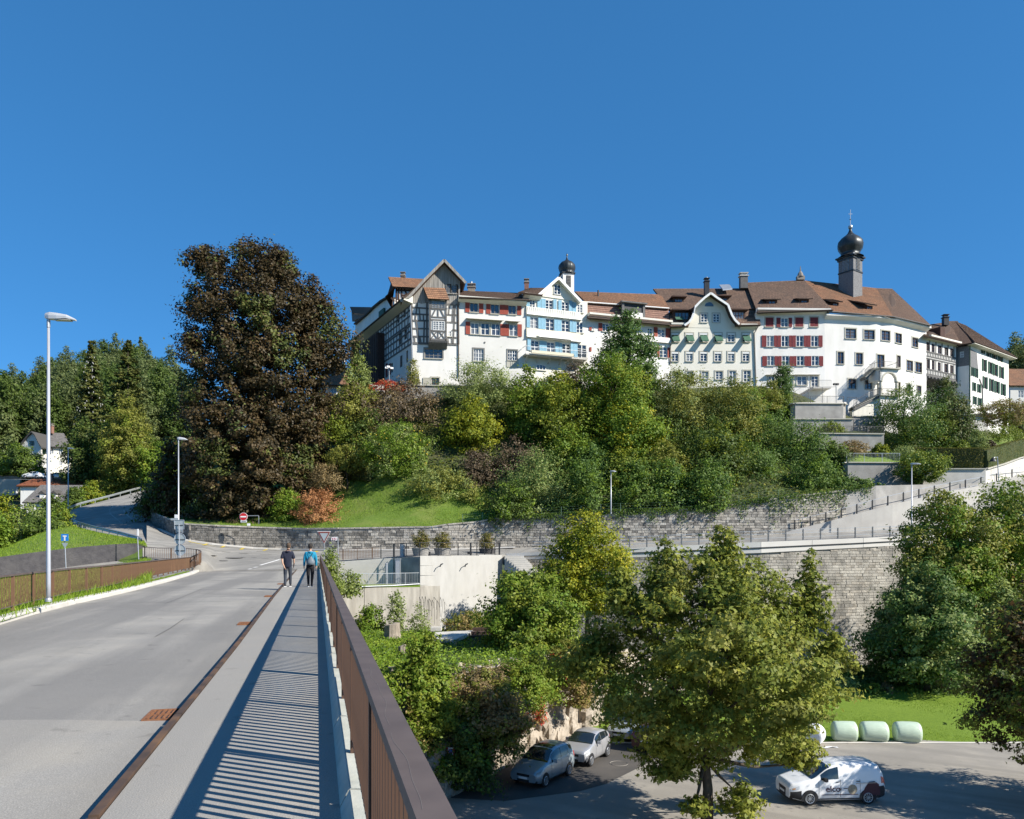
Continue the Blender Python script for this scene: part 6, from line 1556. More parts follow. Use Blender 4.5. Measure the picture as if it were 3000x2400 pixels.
def house_green():
	p=F8.end(2805)
	h=thing("white_block","white house with green shutters and a hipped roof, right end of the row","house",(p[0],p[1],BZ + 5),"row of old houses on the hill")
	fa=Fac(p,-40);q=fa.end(2839);fb=Fac(q,37);W1_=fa.uz(2839,1000)[0];ue=fb.uz(2955,1000)[0];us=fb.uz(2884,1000)[0]
	zt=fb.uz(*c5(1200,560))[1];zs=fa.uz(*c5(1000,760))[1]
	wall(h,fa,0,BZ,W1_,zs,[],M_wallw);wall(h,fa,0,zs,W1_,zt,[fa.rect(c5,(990,590,1035,655))],M_shing)
	window(h,fa,fa.rect(c5,(990,590,1035,655)),(3,2),M_frame,sill=False)
	R_=[(1115,770,1150,870),(1158,785,1195,888),(1130,942,1170,1042),(1187,962,1225,1060),(1135,1105,1178,1195),(1192,1122,1236,1212),
		  (1230,525,1272,612),(1290,520,1345,645),(1355,555,1410,672),(1422,580,1478,702),(1240,680,1295,815),(1312,710,1365,845),(1370,735,1424,868),(1438,765,1492,895),
		  (1248,880,1304,1015),(1322,905,1376,1045),(1386,930,1442,1065),(1458,960,1512,1092)]
	H=[]
	for r in R_:
		u0,z0,u1,z1=fb.rect(c5,r);k=.28 * (u1 - u0);H.append((u0 + k,z0,u1 - k,z1))
	wall(h,fb,0,BZ,ue,zt,H,M_wallw)
	for r,q_ in zip(R_,H):
		window(h,fb,q_,(2,3),M_framed,sill=False);u0,z0,u1,z1=fb.rect(c5,r)
		shutter(h,fb,(u0,z0,q_[0],z1),M_shg);shutter(h,fb,(q_[2],z0,u1,z1),M_shg)
	u0,z0,u1,z1=fb.rect(c5,(1098,590,1195,775));mb=MB();mb.prism([fb.at(0,z0,.06),fb.at(u1,z0,.06),fb.at(u1 - .5,z1,.06),fb.at(0,z1 + .3,.06)],fb.at(0,0,0) - fb.at(0,0,.06));part("shingle_panel",mb,M_shing,h)
	e0,e1=fb.px(*c5(1205,570),1.1),fb.px(*c5(1600,585),1.1);ra,rb=fb.px(*c5(930,238),-6),fb.px(*c5(1270,385),-5)
	e0.z=e1.z=zt + .3
	rb=fb.at(ue * .75,ra.z - .3,-5.5)
	roof(h,fb.at(-.6,zt + .3,1.1),fb.at(ue + .9,zt + .3,1.1),rb,ra,M_rfb);roof(h,fb.at(ue + .9,zt + .3,1.1),fb.at(ue + .9,zt + .3,-12),fb.at(ue * .75,rb.z,-7),rb,M_rfb)
	roof(h,fa.at(-.8,zt + .2,.9),fa.at(W1_ + .5,zt + .2,.9),ra + Vector((.5,0,0)),ra - Vector((1,0,0)),M_rfb)
	mb=MB();mb.prism([fb.at(-.5,zt,0),fb.at(ue + .8,zt,0),fb.at(ue + .8,zt + .1,1.05),fb.at(-.5,zt + .1,1.05)],(0,0,.08));part("soffit",mb,M_soff,h)
	mb=MB();mb.prism([fb.at(.2,BZ,-.5),fb.at(ue - .1,BZ,-.5),fb.at(ue - .1,BZ,-11),fb.at(.2,BZ,-11)],(0,0,zt - BZ - .1));part("rear_wall",mb,M_wallw,h)
	mb=MB();mb.tube([fb.px(*c5(1215,900),.1),fb.px(*c5(1248,1000),.1),fb.px(*c5(1255,1240),.1)],.08,6);part("rain_pipe",mb,M_wbeam,h)
	mb=MB();mb.tube([fb.at(.1,zt,.1),fb.at(.1,BZ + 4,.1)],.09,6);part("rain_pipe",mb,M_shg,h)
house_green()
# far houses
def box_house(name,label,px0,px1,d,ang,y_base,y_eave,y_ridge,m_wall,m_roof,depth,wins=(),group=None,hip=0.0,ov=.5,st=(2,2),sm=None,back=None):
	f=Fac(((px0 - CX) / F * d,d),ang);W=f.uz(px1,HY)[0];z0=f.uz((px0 + px1) / 2,y_base)[1];ev=f.uz((px0 + px1) / 2,y_eave)[1]
	h=thing(name,label,"house",f.at(W / 2,z0),group);H=[f.rect(IDC,r) for r in wins]
	wall(h,f,0,z0 - 1,W,ev,H,m_wall)
	for q in H: window(h,f,q,st,sm or M_frame,sill=False)
	rz=f.uz((px0 + px1) / 2,y_ridge,-depth / 2)[1]
	r0,r1=f.at(W * hip,rz,-depth / 2),f.at(W * (1 - hip),rz,-depth / 2)
	roof(h,f.at(-ov,ev,ov),f.at(W + ov,ev,ov),r1,r0,m_roof);roof(h,f.at(W + ov,ev,-depth - ov),f.at(-ov,ev,-depth - ov),r0,r1,m_roof)
	if hip:
		roof(h,f.at(-ov,ev,-depth - ov),f.at(-ov,ev,ov),r0,r0 + (r1 - r0) * .001,m_roof);roof(h,f.at(W + ov,ev,ov),f.at(W + ov,ev,-depth - ov),r1,r1 + (r1 - r0) * .001,m_roof)
	mb=MB()
	if hip: mb.prism([f.at(0.02,z0 - 1,-.4),f.at(W - .02,z0 - 1,-.4),f.at(W - .02,z0 - 1,-depth),f.at(.02,z0 - 1,-depth)],(0,0,ev - z0 + 1))
	else:
		mb.prism([f.at(0,z0 - 1,-.02),f.at(0,ev,-.02),f.at(0,rz - .1,-depth / 2),f.at(0,ev,-depth),f.at(0,z0 - 1,-depth)],f.at(W,0) - f.at(0,0))
	part("side_wall",mb,m_wall,h);return h,f,W,ev,rz
h,f,W,ev,rz=box_house("villa","white villa with grey curved gables on the slope above the round tree",118,200,180,25,1395,1310,1268,M_wallc,M_rfg,11,[(145,1318,157,1330),(172,1318,183,1332),(122,1350,135,1365),(150,1350,155,1362),(173,1350,182,1363),(173,1377,180,1390)],hip=.25,ov=.8)
g=[(58,1306),(68,1292),(80,1278),(91,1267),(101,1277),(112,1300),(120,1312),(120,1340),(62,1340)]
fg=Fac(((58 - CX) / F * 178,178),-8);mb=MB();mb.prism([fg.px(*p) for p in g],(0,.5,0));part("gable_wall",mb,M_wallg,h)
mb=MB();mb.prism([fg.px(62,1395),fg.px(122,1395),fg.px(122,1338),fg.px(62,1338)],(0,8,0));part("front_wall",mb,M_wallg,h)
for r in ((87,1292,93,1305),(95,1292,100,1305)): window(h,fg,fg.rect(IDC,r),(1,2),M_shg,rec=-.06,sill=False)
pts=[fg.px(*p,.6) for p in [(50,1310)] + g[:7]]
mb=MB()
for a,b in zip(pts,pts[1:]): mb.prism([a,b,b + Vector((0,9,0)),a + Vector((0,9,0))],(0,0,.3))
part("gable_roof",mb,M_rfg,h);chimney(h,f.at(W * .3,rz - .4,-4),1.0,1.0,1.8,M_chimr)
mb=MB();q=f.rect(IDC,(113,1318,134,1330));mb.box(f.at((q[0] + q[2]) / 2,(q[1] + q[3]) / 2,.1),(q[2] - q[0],.3,q[3] - q[1]),az=f.a);part("shutter",mb,M_shg,h)
h,f,W,ev,rz=box_house("farm_house","white house with a bright orange tiled roof below the upper street",60,222,140,4,1475,1424,1404,M_wallw,M_rfo,8,[(47,1432,50,1445),(64,1434,68,1446)])
chimney(h,f.at(W * .42,rz - 1.2,-2.6),.6,.6,1.6,M_chim)
h,f,W,ev,rz=box_house("farm_house","long low house with a dark brown mansard roof in front of the orange roof",78,226,132,4,1490,1473,1421,M_wallw,M_rfg,9,[(88,1475,104,1488)],st=(3,2),sm=M_framed)
for px in (129,164):
	c=f.px(px,1457,-1.4);mb=MB();mb.box(c,(.75,1.4,1.0),az=f.a);part("dormer",mb,M_wallw,h)
	mb=MB();mb.prism([c + Vector((-.7,-.8,.5)),c + Vector((.7,-.8,.5)),c + Vector((0,-.8,1.1))],(0,2.0,.2));part("dormer_roof",mb,M_rfg,h)
h,f,W,ev,rz=box_house("old_house","house with a steep red brown roof behind the copper tree",930,1045,128,14,1180,1132,1058,M_wallg,M_rfr,12,[(945,1136,957,1150),(970,1138,985,1152)],hip=.42,ov=.9)
fd=Fac((f.at(0,0,-1.6).x,f.at(0,0,-1.6).y),14);q=fd.rect(IDC,(961,1096,972,1112));mb=MB();mb.box(fd.at((q[0] + q[2]) / 2,(q[1] + q[3]) / 2,-1),(q[2] - q[0] + .7,2,q[3] - q[1] + .5),az=f.a);part("dormer",mb,M_rfr,h);window(h,fd,q,(2,3),M_framed,rec=-.05,sill=False)
chimney(h,f.at(W * .62,rz - .8,-6),1.2,1.0,3.0,M_wallw,M_chimr)
h,f,W,ev,rz=box_house("old_house","grey house with a rusty red roof at the right edge behind the white block",2960,3120,150,3,1190,1132,1082,M_wallg,M_rfr,12,[(2983,1144,3006,1166)],hip=.2,st=(3,2))
h,f,W,ev,rz=box_house("garden_shed","pale garden shed with a dark sloped roof edge below the green shuttered block",2850,2895,126,5,1245,1216,1212,M_wallg,M_rfg,4)
# vegetation: every leaf card is a small folded rhombus with its own tint
LM={
 'green': leafmat("leaf_green",(0.030,0.060,0.010),(0.060,0.105,0.016),(0.105,0.150,0.022)),
 'dark': leafmat("leaf_dark_green",(0.018,0.034,0.010),(0.034,0.058,0.016),(0.058,0.086,0.022)),
 'deep': leafmat("leaf_deep_green",(0.020,0.044,0.016),(0.038,0.074,0.024),(0.066,0.108,0.032)),
 'bright': leafmat("leaf_bright_green",(0.034,0.058,0.010),(0.068,0.098,0.016),(0.118,0.142,0.024)),
 'olive': leafmat("leaf_olive",(0.044,0.056,0.016),(0.085,0.100,0.026),(0.135,0.140,0.036)),
 'grey': leafmat("leaf_grey_green",(0.050,0.075,0.034),(0.095,0.130,0.056),(0.145,0.180,0.075)),
 'yellow': leafmat("leaf_yellow_green",(0.040,0.064,0.010),(0.080,0.108,0.014),(0.15,0.155,0.018)),
 'gold': leafmat("leaf_golden",(0.050,0.074,0.010),(0.108,0.128,0.012),(0.20,0.185,0.012)),
 'copper': leafmat("leaf_copper_beech",(0.0135,0.0120,0.0075),(0.0245,0.0200,0.0115),(0.046,0.0315,0.0165),0.18),
 'purple': leafmat("leaf_purple_brown",(0.024,0.020,0.018),(0.044,0.036,0.030),(0.072,0.058,0.046),0.18),
 'brown': leafmat("leaf_brown_pink",(0.055,0.048,0.030),(0.105,0.085,0.055),(0.165,0.135,0.085)),
 'orange': leafmat("leaf_orange",(0.09,0.045,0.026),(0.165,0.084,0.05),(0.22,0.135,0.08)),
 'red': leafmat("leaf_red",(0.09,0.014,0.012),(0.18,0.028,0.022),(0.28,0.075,0.03)),
 'rmaple': leafmat("leaf_red_maple",(0.018,0.022,0.010),(0.036,0.030,0.014),(0.09,0.034,0.018)),
 'maple': leafmat("leaf_maple",(0.036,0.054,0.012),(0.080,0.104,0.022),(0.150,0.160,0.034)),
 'spruce': leafmat("leaf_spruce",(0.014,0.024,0.009),(0.032,0.044,0.014),(0.064,0.070,0.024),0.15),
 'forest': leafmat("leaf_forest",(0.030,0.046,0.022),(0.054,0.076,0.036),(0.084,0.106,0.052)),
 'hedge': leafmat("leaf_hedge",(0.030,0.036,0.010),(0.055,0.062,0.016),(0.090,0.092,0.024)),
 'grass': leafmat("grass_blade",(0.040,0.080,0.008),(0.072,0.125,0.013),(0.115,0.165,0.024)),
 'dry': leafmat("dry_grass",(0.075,0.060,0.032),(0.13,0.105,0.055),(0.20,0.165,0.095)),
 'ivy': leafmat("leaf_ivy",(0.022,0.046,0.014),(0.042,0.078,0.022),(0.074,0.116,0.034)),
}
def leaf_mesh(name,C,N,size,tint,m,lobes=1,aspect=0.62,rs=None):
	"C (n,3) centres, N (n,3) normals, size (n,), tint (n,): one mesh of leaf cards"
	rs=rs or npr;n=len(C)
	N=N / np.maximum(np.linalg.norm(N,axis=1,keepdims=True),1e-6)
	ref=rs.normal(size=(n,3));U=np.cross(N,ref);U /= np.maximum(np.linalg.norm(U,axis=1,keepdims=True),1e-6);W=np.cross(N,U)
	vs,fs=[],[]
	L=size[:,None]
	angs=[0.0] if lobes == 1 else ([-0.95,0.0,0.95] if lobes == 3 else [0])
	base=C - U * L * 0.45
	nv=4 * len(angs);V=np.empty((n,nv,3),np.float32)
	for k,a in enumerate(angs):
		d=U * math.cos(a) + W * math.sin(a);s=-U * math.sin(a) + W * math.cos(a);l=L * (1.0 if a == 0 else 0.78)
		w=l * aspect * 0.5 * (0.8 if lobes == 3 else 1)
		V[:,4 * k]=base;V[:,4 * k + 1]=base + d * l * 0.5 + s * w - N * l * 0.10
		V[:,4 * k + 2]=base + d * l;V[:,4 * k + 3]=base + d * l * 0.5 - s * w - N * l * 0.10
	nf=n * len(angs)
	me=bpy.data.meshes.new(name);me.vertices.add(n * nv);me.vertices.foreach_set("co",V.reshape(-1))
	me.loops.add(nf * 4);me.loops.foreach_set("vertex_index",np.arange(nf * 4,dtype=np.int32))
	me.polygons.add(nf);me.polygons.foreach_set("loop_start",np.arange(0,nf * 4,4,dtype=np.int32))
	at=me.attributes.new("tint",'FLOAT','FACE');at.data.foreach_set("value",np.repeat(tint.astype(np.float32),len(angs)))
	me.materials.append(m);me.update(calc_edges=True);return me
PROF={
 'round': [(0,.45),(.12,.75),(.35,1),(.6,.95),(.8,.72),(.93,.42),(1,.12)],
 'ovoid': [(0,.5),(.15,.9),(.35,1),(.6,.8),(.8,.5),(.93,.25),(1,.06)],
 'cone': [(0,.85),(.08,1),(.4,.66),(.7,.34),(.9,.13),(1,.02)],
 'column': [(0,.8),(.1,.95),(.5,1),(.8,.85),(.93,.5),(1,.12)],
 'dome': [(0,.95),(.2,1),(.5,.9),(.75,.68),(.92,.4),(1,.15)],
 'spread': [(0,.5),(.2,.85),(.5,1),(.75,.9),(.92,.55),(1,.2)],
}
def crown_cloud(H,Rx,Ry,kind,n_leaf,leaf,seed,clump=0.24,droop=0.0,flat=0.75,rough=0.22,core=0.35,shape=None):
	"points relative to the crown's bottom centre; returns centres, normals, sizes, tints and clump centres"
	rs=np.random.RandomState(seed);prof=shape or PROF[kind]
	hs=np.array([a for a,b in prof]);rr=np.array([b for a,b in prof])
	Rm=(Rx + Ry) / 2
	rc0=clump * min(Rm,H * .5)
	ncl=int(max(16,4.2 * (Rm * H * 3.5) / (rc0 * rc0 * 3.14)))
	ncl=min(ncl,1700)
	# heights weighted by radius
	hh=np.linspace(0,1,200);wgt=np.interp(hh,hs,rr);wgt /= wgt.sum()
	h=rs.choice(hh,ncl,p=wgt) + rs.uniform(-.01,.01,ncl)
	th=rs.uniform(0,2 * np.pi,ncl)
	q=np.where(rs.rand(ncl) < core,rs.uniform(.1,.75,ncl),rs.uniform(.75,1.0,ncl))
	ph=rs.uniform(0,6.28,6)
	lob=1 + rough * (np.sin(3 * th + 5 * h + ph[0]) * .5 + np.sin(5 * th - 9 * h + ph[1]) * .35 + np.sin(2 * th + 14 * h + ph[2]) * .35) + rs.normal(0,rough * .25,ncl)
	r=np.interp(h,hs,rr) * q * lob
	sz=rc0 * rs.uniform(.6,1.35,ncl) * (0.55 + .45 * np.interp(h,hs,rr))
	cc=np.stack([r * np.cos(th) * np.maximum(Rx - rc0 * .5,.3 * Rx),r * np.sin(th) * np.maximum(Ry - rc0 * .5,.3 * Ry),h * H - droop * r * r * Rm],1)
	per=np.maximum(3,(n_leaf * sz ** 2 / (sz ** 2).sum())).astype(int)
	idx=np.repeat(np.arange(ncl),per);n=len(idx)
	v=rs.normal(size=(n,3));v /= np.linalg.norm(v,axis=1,keepdims=True);v[:,2]=v[:,2] * 1.0
	rad=rs.uniform(.35,1.0,n) ** .6
	off=v * rad[:,None] * sz[idx][:,None];off[:,2] *= flat
	od=np.stack([np.cos(th),np.sin(th),(h - .25) * 1.1],1);od /= np.linalg.norm(od,axis=1,keepdims=True)
	off += od[idx] * (rs.normal(0,.55,n) * sz[idx] * rs.uniform(.2,1.5,ncl)[idx])[:,None]
	C=cc[idx] + off
	out=np.stack([np.cos(th) * r,np.sin(th) * r,(h - .35) * .8],1)[idx]
	N=v * .75 + out * .5 + np.array([0,0,.45]) + rs.normal(0,.45,(n,3))
	S=leaf * rs.uniform(.65,1.3,n)
	ct=rs.uniform(.15,.85,ncl)
	T=np.clip(ct[idx] * .55 + rs.uniform(0,.45,n),0,1)
	return C,N,S,T,cc
def limbs(mb,base,H0,top,cc,seed,r0,k=7):
	"tapered trunk from the ground into the crown with limbs towards leaf clumps"
	rs=random.Random(seed);base=Vector(base);T=Vector(top)
	pts=[base + Vector((0,0,-.3))];n=6
	for i in range(1,n + 1):
		t=i / n;pts.append(base.lerp(T,t) + Vector((rs.uniform(-1,1),rs.uniform(-1,1),0)) * (.05 * (T - base).length * (t < 1) * t))
	mb.tube(pts,[r0 * 1.25] + [r0 * (1 - .82 * i / n) for i in range(1,n + 1)],8)
	cs=sorted(cc,key=lambda c: rs.random())[:k]
	for c in cs:
		c=Vector(c);t=min(.85,max(.3,((c.z - base.z) / max(.1,(T.z - base.z))) - .28));j=t * n;i=int(j)
		a=pts[i].lerp(pts[min(i + 1,n)],j - i);m=a.lerp(c,.5) + Vector((0,0,-.06 * (c - a).length))
		rr=r0 * (1 - .8 * t) * .6;mb.tube([a,m,c],[rr,rr * .6,rr * .2],5)
TREES={}
def tree(label,cat,d,l,r,top,bot,ground=None,kind='round',col='green',leaf=.3,n=6000,seed=None,trunk=None,name="tree",group=None,mix=None,depth=1.0,clump=.24,rough=.22,droop=0,core=.35,lobes=1,k=7,shape=None,lean=0,flat=.75,grow=1.12,dense=1.9,extra=()):
	"l, r, top, bot: bearings of the crown's edges; d: distance; ground: height of the foot"
	seed=seed if seed is not None else (sum(map(ord,label)) * 31 + int(l)) % 100000
	a,b=P(l,bot,d),P(r,bot,d);c=(a + b) / 2;H=P(l,top,d).z - c.z;Rx=(b - a).length / 2 * grow;n=int(n * dense)
	C,N,S,T,cc=crown_cloud(H,Rx,Rx * depth,kind,n,leaf,seed,clump,droop,rough=rough,core=core,shape=shape,flat=flat)
	for (l2,r2,t2,b2,n2) in extra:
		a2,e2=P(l2,b2,d),P(r2,b2,d);c2_=(a2 + e2) / 2;q=crown_cloud(P(l2,t2,d).z - c2_.z,(e2 - a2).length / 2,(e2 - a2).length / 2,'ovoid',n2,leaf,seed + int(l2),.3,rough=.45,core=core,flat=flat)
		o2=np.array([c2_.x - c.x,((int(l2) * 7) % 11 - 5) * .12 * Rx * .3,c2_.z - c.z]);C=np.concatenate([C,q[0] + o2]);N=np.concatenate([N,q[1]]);S=np.concatenate([S,q[2]]);T=np.concatenate([T,q[3]]);cc=np.concatenate([cc,q[4][::6] + o2])
	base=Vector((c.x,c.y,ground if ground is not None else c.z))
	off=np.array([0,0,c.z - base.z])
	C=C + off;cc=cc + off
	if lean: C[:,0] += C[:,2] * lean;cc[:,0] += cc[:,2] * lean
	if trunk is None and name not in ("shrub","hedge","plant"): trunk=max(.08,.028 * H)
	if trunk:
		root=thing(name,label,cat,base,group)
		mb=MB();limbs(mb,(0,0,0),0,(lean * H * .8,0,(c.z - base.z) + H * .8),cc,seed,trunk,k)
		part("trunk",mb,M_bark,root,world=False,smooth=True)
	else: root=None
	def emit(nm,C,N,S,T,m):
		me=leaf_mesh(nm,C,N,S,T,m,lobes)
		o=bpy.data.objects.new(nm,me);link(o,root);return o
	if mix:
		# a share of the clumps carries a second leaf colour
		rs=np.random.RandomState(seed + 1);side=np.zeros(len(C))
		key=np.floor(C / (Rx * .45)).astype(int);hsh=(key[:,0] * 73 + key[:,1] * 151 + key[:,2] * 283) % 100
		sel=(hsh < mix[1] * 100) & (rs.rand(len(C)) < .85) | (rs.rand(len(C)) < mix[1] * .2)
	if root is None:
		o=emit(name,C,N,S,T,LM[col]);o.location=base;tag(o,label,cat,group)
		if mix:
			o.data.materials.append(LM[mix[0]]);o.data.polygons.foreach_set("material_index",np.repeat(sel.astype(np.int32),3 if lobes == 3 else 1));o.data.update()
		return o
	o=emit("crown",C,N,S,T,LM[col])
	if mix:
		o.data.materials.append(LM[mix[0]]);o.data.polygons.foreach_set("material_index",np.repeat(sel.astype(np.int32),3 if lobes == 3 else 1));o.data.update()
	return root
def shrub(label,d,l,r,top,bot,ground=None,**k):
	k.setdefault('kind','dome');k.setdefault('name','shrub');k.setdefault('n',3000);k.setdefault('leaf',.22);k.setdefault('clump',.32)
	return tree(label,k.pop('cat','shrub'),d,l,r,top,bot,ground,**k)
def hz(px,d): return hillz(px,d) - .1
# the great copper beech
BE=[(0,.75),(.08,.90),(.2,.97),(.3,.94),(.45,.92),(.6,.95),(.7,.90),(.78,.80),(.85,.66),(.91,.56),(.96,.47),(1,.2)]
tree("huge copper beech with dark red brown leaves towering beside the street junction","tree",93,522,966,712,1550,ground=hz(740,93),col='copper',leaf=.35,n=160000,dense=1,grow=1.0,trunk=.8,depth=.95,clump=.105,rough=.13,extra=((870,1045,880,1080,5000),(840,985,800,960,5000),(540,650,705,800,3000),(740,860,705,800,3500)),shape=BE,core=.38,k=16,mix=('spruce',.15),seed=11)
HG="trees on the castle hill"
tree("slim pale green tree in front of the shaded timber side wall","tree",100,1000,1092,1032,1200,ground=hz(1045,100),col='grey',leaf=.26,n=4200,kind='ovoid',group=HG,mix=('bright',.2))
shrub("broad reddish brown bush below the red vine",100,1060,1300,1120,1275,hz(1180,100),col='purple',n=7000,leaf=.26,mix=('brown',.3))
shrub("dull dark olive bush under the old house with the steep roof",98,950,1110,1128,1260,hz(1010,98),col='olive',n=4500,leaf=.28,mix=('purple',.3))
shrub("bright yellow green bush peeping out beside the copper beech",95,942,1036,1218,1300,hz(985,95),col='bright',n=2000,leaf=.26)
shrub("rounded dark green bush left of the apple tree",96,1000,1165,1200,1345,hz(1085,96),col='dark',n=5000,leaf=.26,mix=('olive',.3))
ap=tree("apple tree dotted with yellow fruit on the lawn slope","tree",91,1060,1258,1240,1408,ground=hz(1175,91) - .2,col='green',leaf=.24,n=7000,kind='spread',group=HG,mix=('grey',.3),clump=.2)
ar=random.Random(5)
for i in range(46):
	mb=MB();a=ar.uniform(0,6.28);q=ar.uniform(.5,1.02);c=Vector((4.0 * q * math.cos(a),-abs(3.8 * q * math.sin(a)),ar.uniform(1.6,5.8)));mb.lathe([(0,-.09),(.085,0),(0,.09)],c,6);part("apple",mb,M_yel,ap,world=False)
tree("small low apple tree with a crooked stem beside the sloping hedge","tree",92,955,1080,1305,1385,ground=hz(1030,92) - .1,col='olive',leaf=.22,n=2600,kind='spread',group=HG,trunk=.12)
def hedge(label,pts,w,h,n,col='hedge',leaf=.13):
	rs=np.random.RandomState(len(label));C=[];N=[]
	L=[(b - a).length for a,b in zip(pts,pts[1:])];tot=sum(L)
	for (a,b),l in zip(zip(pts,pts[1:]),L):
		k=int(n * l / tot);t=rs.rand(k);f=rs.rand(k);A=np.array(a);B=np.array(b)
		dirv=(B - A) / l;nr=np.array([-dirv[1],dirv[0],0]);nr=nr / max(1e-6,np.linalg.norm(nr));q=A + (B - A) * t[:,None];hh=np.where(f < .3,h,rs.rand(k) * h);ww=np.where(f < .3,rs.uniform(-1,1,k) * w / 2,np.where(f < .65,-w / 2,w / 2)) + rs.normal(0,.04,k)
		if nr[1] > 0: nr=-nr
		C.append(q + nr * ww[:,None] + np.array([0,0,1]) * (hh + rs.normal(0,.03,k))[:,None]);N.append(np.where((f < .3)[:,None],np.array([0,0,1.0]),nr * np.sign(ww)[:,None]) + rs.normal(0,.5,(k,3)))
	C=np.concatenate(C);N=np.concatenate(N);o0=np.array(pts[0])
	me=leaf_mesh("hedge",C - o0,N,leaf * rs.uniform(.7,1.3,len(C)),rs.rand(len(C)),LM[col])
	root=thing("hedge",label,"hedge",pts[0]);link(bpy.data.objects.new("foliage",me),root)
	mb=MB()
	for a,b in zip(pts,pts[1:]): mb.bar(Vector(a) + Vector((0,0,h / 2)),Vector(b) + Vector((0,0,h / 2)),w * .86,h * .94)
	part("branch_core",mb,MATS["hillside_soil"],root);return root
hedge("clipped hedge sloping down beside the copper beech",[hill(945,97),hill(1010,95),hill(1085,92)],1.2,1.9,6000)
hedge("short straight clipped hedge behind the apple tree",[hill(1225,97) + Vector((0,0,-.6)),hill(1362,97.5) + Vector((0,0,-1.4))],1.2,1.7,4500)
shrub("wide feathery grey green willow bush under the white house with red shutters",101,1296,1500,1062,1215,hz(1400,101),col='grey',n=9500,leaf=.22,kind='round')
tree("yellow leaved tree in the middle of the slope below the willow bush","tree",96.5,1298,1475,1158,1335,ground=hz(1385,96.5),col='yellow',leaf=.3,n=6500,kind='ovoid',group=HG,mix=('gold',.3))
tree("fresh green pointed tree below the cream house with blue shutters","tree",99,1478,1612,1068,1290,ground=hz(1545,99),col='bright',leaf=.3,n=6500,kind='ovoid',group=HG,mix=('green',.5))
shrub("yellow topped bush below the balcony",99,1580,1690,1085,1180,hz(1640,99),col='gold',n=2500,leaf=.28,mix=('bright',.5))
tree("loose yellow green tree between the fresh green tree and the broad one","tree",96,1555,1715,1120,1345,ground=hz(1640,96),col='yellow',leaf=.3,n=6500,group=HG,mix=('bright',.5))
shrub("thin red brown bush close under the balcony",103,1640,1735,1058,1140,hz(1680,103),col='purple',n=2200,leaf=.22)
tree("tall dark green ash tree standing before the pink tiled roof","tree",103,1738,1930,905,1250,ground=hz(1840,103) - 2,col='deep',leaf=.34,n=15000,kind='ovoid',group=HG,trunk=.32,clump=.18,shape=[(0,.55),(.12,.75),(.3,1),(.5,.92),(.7,.68),(.85,.45),(.95,.25),(1,.06)])
tree("broad mid green tree with yellowing top in front of the dark ash","tree",97.5,1690,1895,1038,1260,ground=hz(1790,97),col='green',leaf=.3,n=9500,group=HG,mix=('yellow',.35))
tree("tree with golden patches half way down the slope, above the flat lamp","tree",93.5,1735,1945,1180,1400,ground=hz(1840,93),col='green',leaf=.3,n=9000,group=HG,mix=('gold',.3))
tree("bright leaved small tree lowest on the slope above the stone wall lamp","tree",89,1770,1900,1310,1450,ground=hz(1835,89),col='bright',leaf=.27,n=4500,group=HG,mix=('yellow',.3))
tree("tall olive tree below the cream house with green awnings","tree",101,1915,2085,1075,1330,ground=hz(2000,101),col='olive',leaf=.27,n=9000,group=HG,kind='column',mix=('grey',.3))
tree("olive green tree right of the tall olive one, under the red shutters","tree",100,2050,2230,1110,1330,ground=hz(2140,100),col='olive',leaf=.27,n=8000,group=HG,mix=('dark',.3))
tree("dark green tree with yellow lower leaves above the middle of the stone wall","tree",92,1985,2190,1225,1460,ground=hz(2090,92),col='dark',leaf=.3,n=9000,group=HG,mix=('yellow',.25))
tree("dense dark tree behind the golden patched tree","tree",99,1880,2020,1200,1400,ground=hz(1950,99),col='dark',leaf=.32,n=5500,group=HG)
tree("shady green tree behind the loose yellow green tree","tree",99,1500,1680,1200,1380,ground=hz(1590,98),col='green',leaf=.3,n=6000,group=HG,mix=('dark',.5))
shrub("dark purple bush right of the short clipped hedge",90.5,1345,1452,1318,1450,hz(1400,90),col='purple',n=4200,leaf=.24)
shrub("big dark plum coloured bush in the middle of the slope",92,1425,1580,1288,1440,hz(1500,91),col='purple',n=6000,leaf=.25)
shrub("low olive bush at the upper edge of the lawn",88.5,1190,1405,1368,1468,hz(1300,88),col='olive',n=5500,leaf=.22,mix=('grey',.4))
shrub("grey green elder bush above the step of the stone wall",86.5,1465,1670,1320,1512,hz(1560,86),col='grey',n=7000,leaf=.24,mix=('deep',.4))
for i,(l,r,t,b,d,lab) in enumerate(((1640,1790,1352,1512,83,"leafy bush on the wall left of the flat headed lamp"),(1788,1930,1350,1505,83,"leafy bush on the wall right of the flat headed lamp"),(1900,2030,1345,1500,83,"low bush on the wall above the chain of wall stones, under the golden patched tree"),
	(2000,2150,1350,1500,82.5,"bush spilling over the wall near the wall's pilaster"),(1430,1560,1415,1522,82,"dark low bush at the right end of the lawn"))):
	shrub(lab,d,l,r,t,b,hz((l + r) / 2,d),col=('ivy','ivy','deep','ivy','dark')[i],n=3800,leaf=.26,group="bushes along the stone wall",mix=('green',.3))
for i,(l,r,t,b,d,lab) in enumerate(((2150,2330,1190,1330,101,"dark ivy grown bush below the cypress"),(2120,2300,1300,1450,93,"dense ivy bush sloping left of the ivy curtain"),(2260,2420,1230,1400,97,"thick green bush below the highest terrace wall"),
	(2300,2470,1330,1460,90,"spreading ivy mound above the wall's pale end"),(2390,2490,1290,1420,95,"dark bush left of the terrace lawn"),(2420,2560,1400,1450,88,"trailing ivy strip along the wall top under the terrace"))):
	shrub(lab,d,l,r,t,b,hz((l + r) / 2,d),col=('ivy','ivy','deep','ivy','dark','ivy')[i],n=6000,leaf=.24,group="ivy bushes on the right slope",mix=('green',.2))
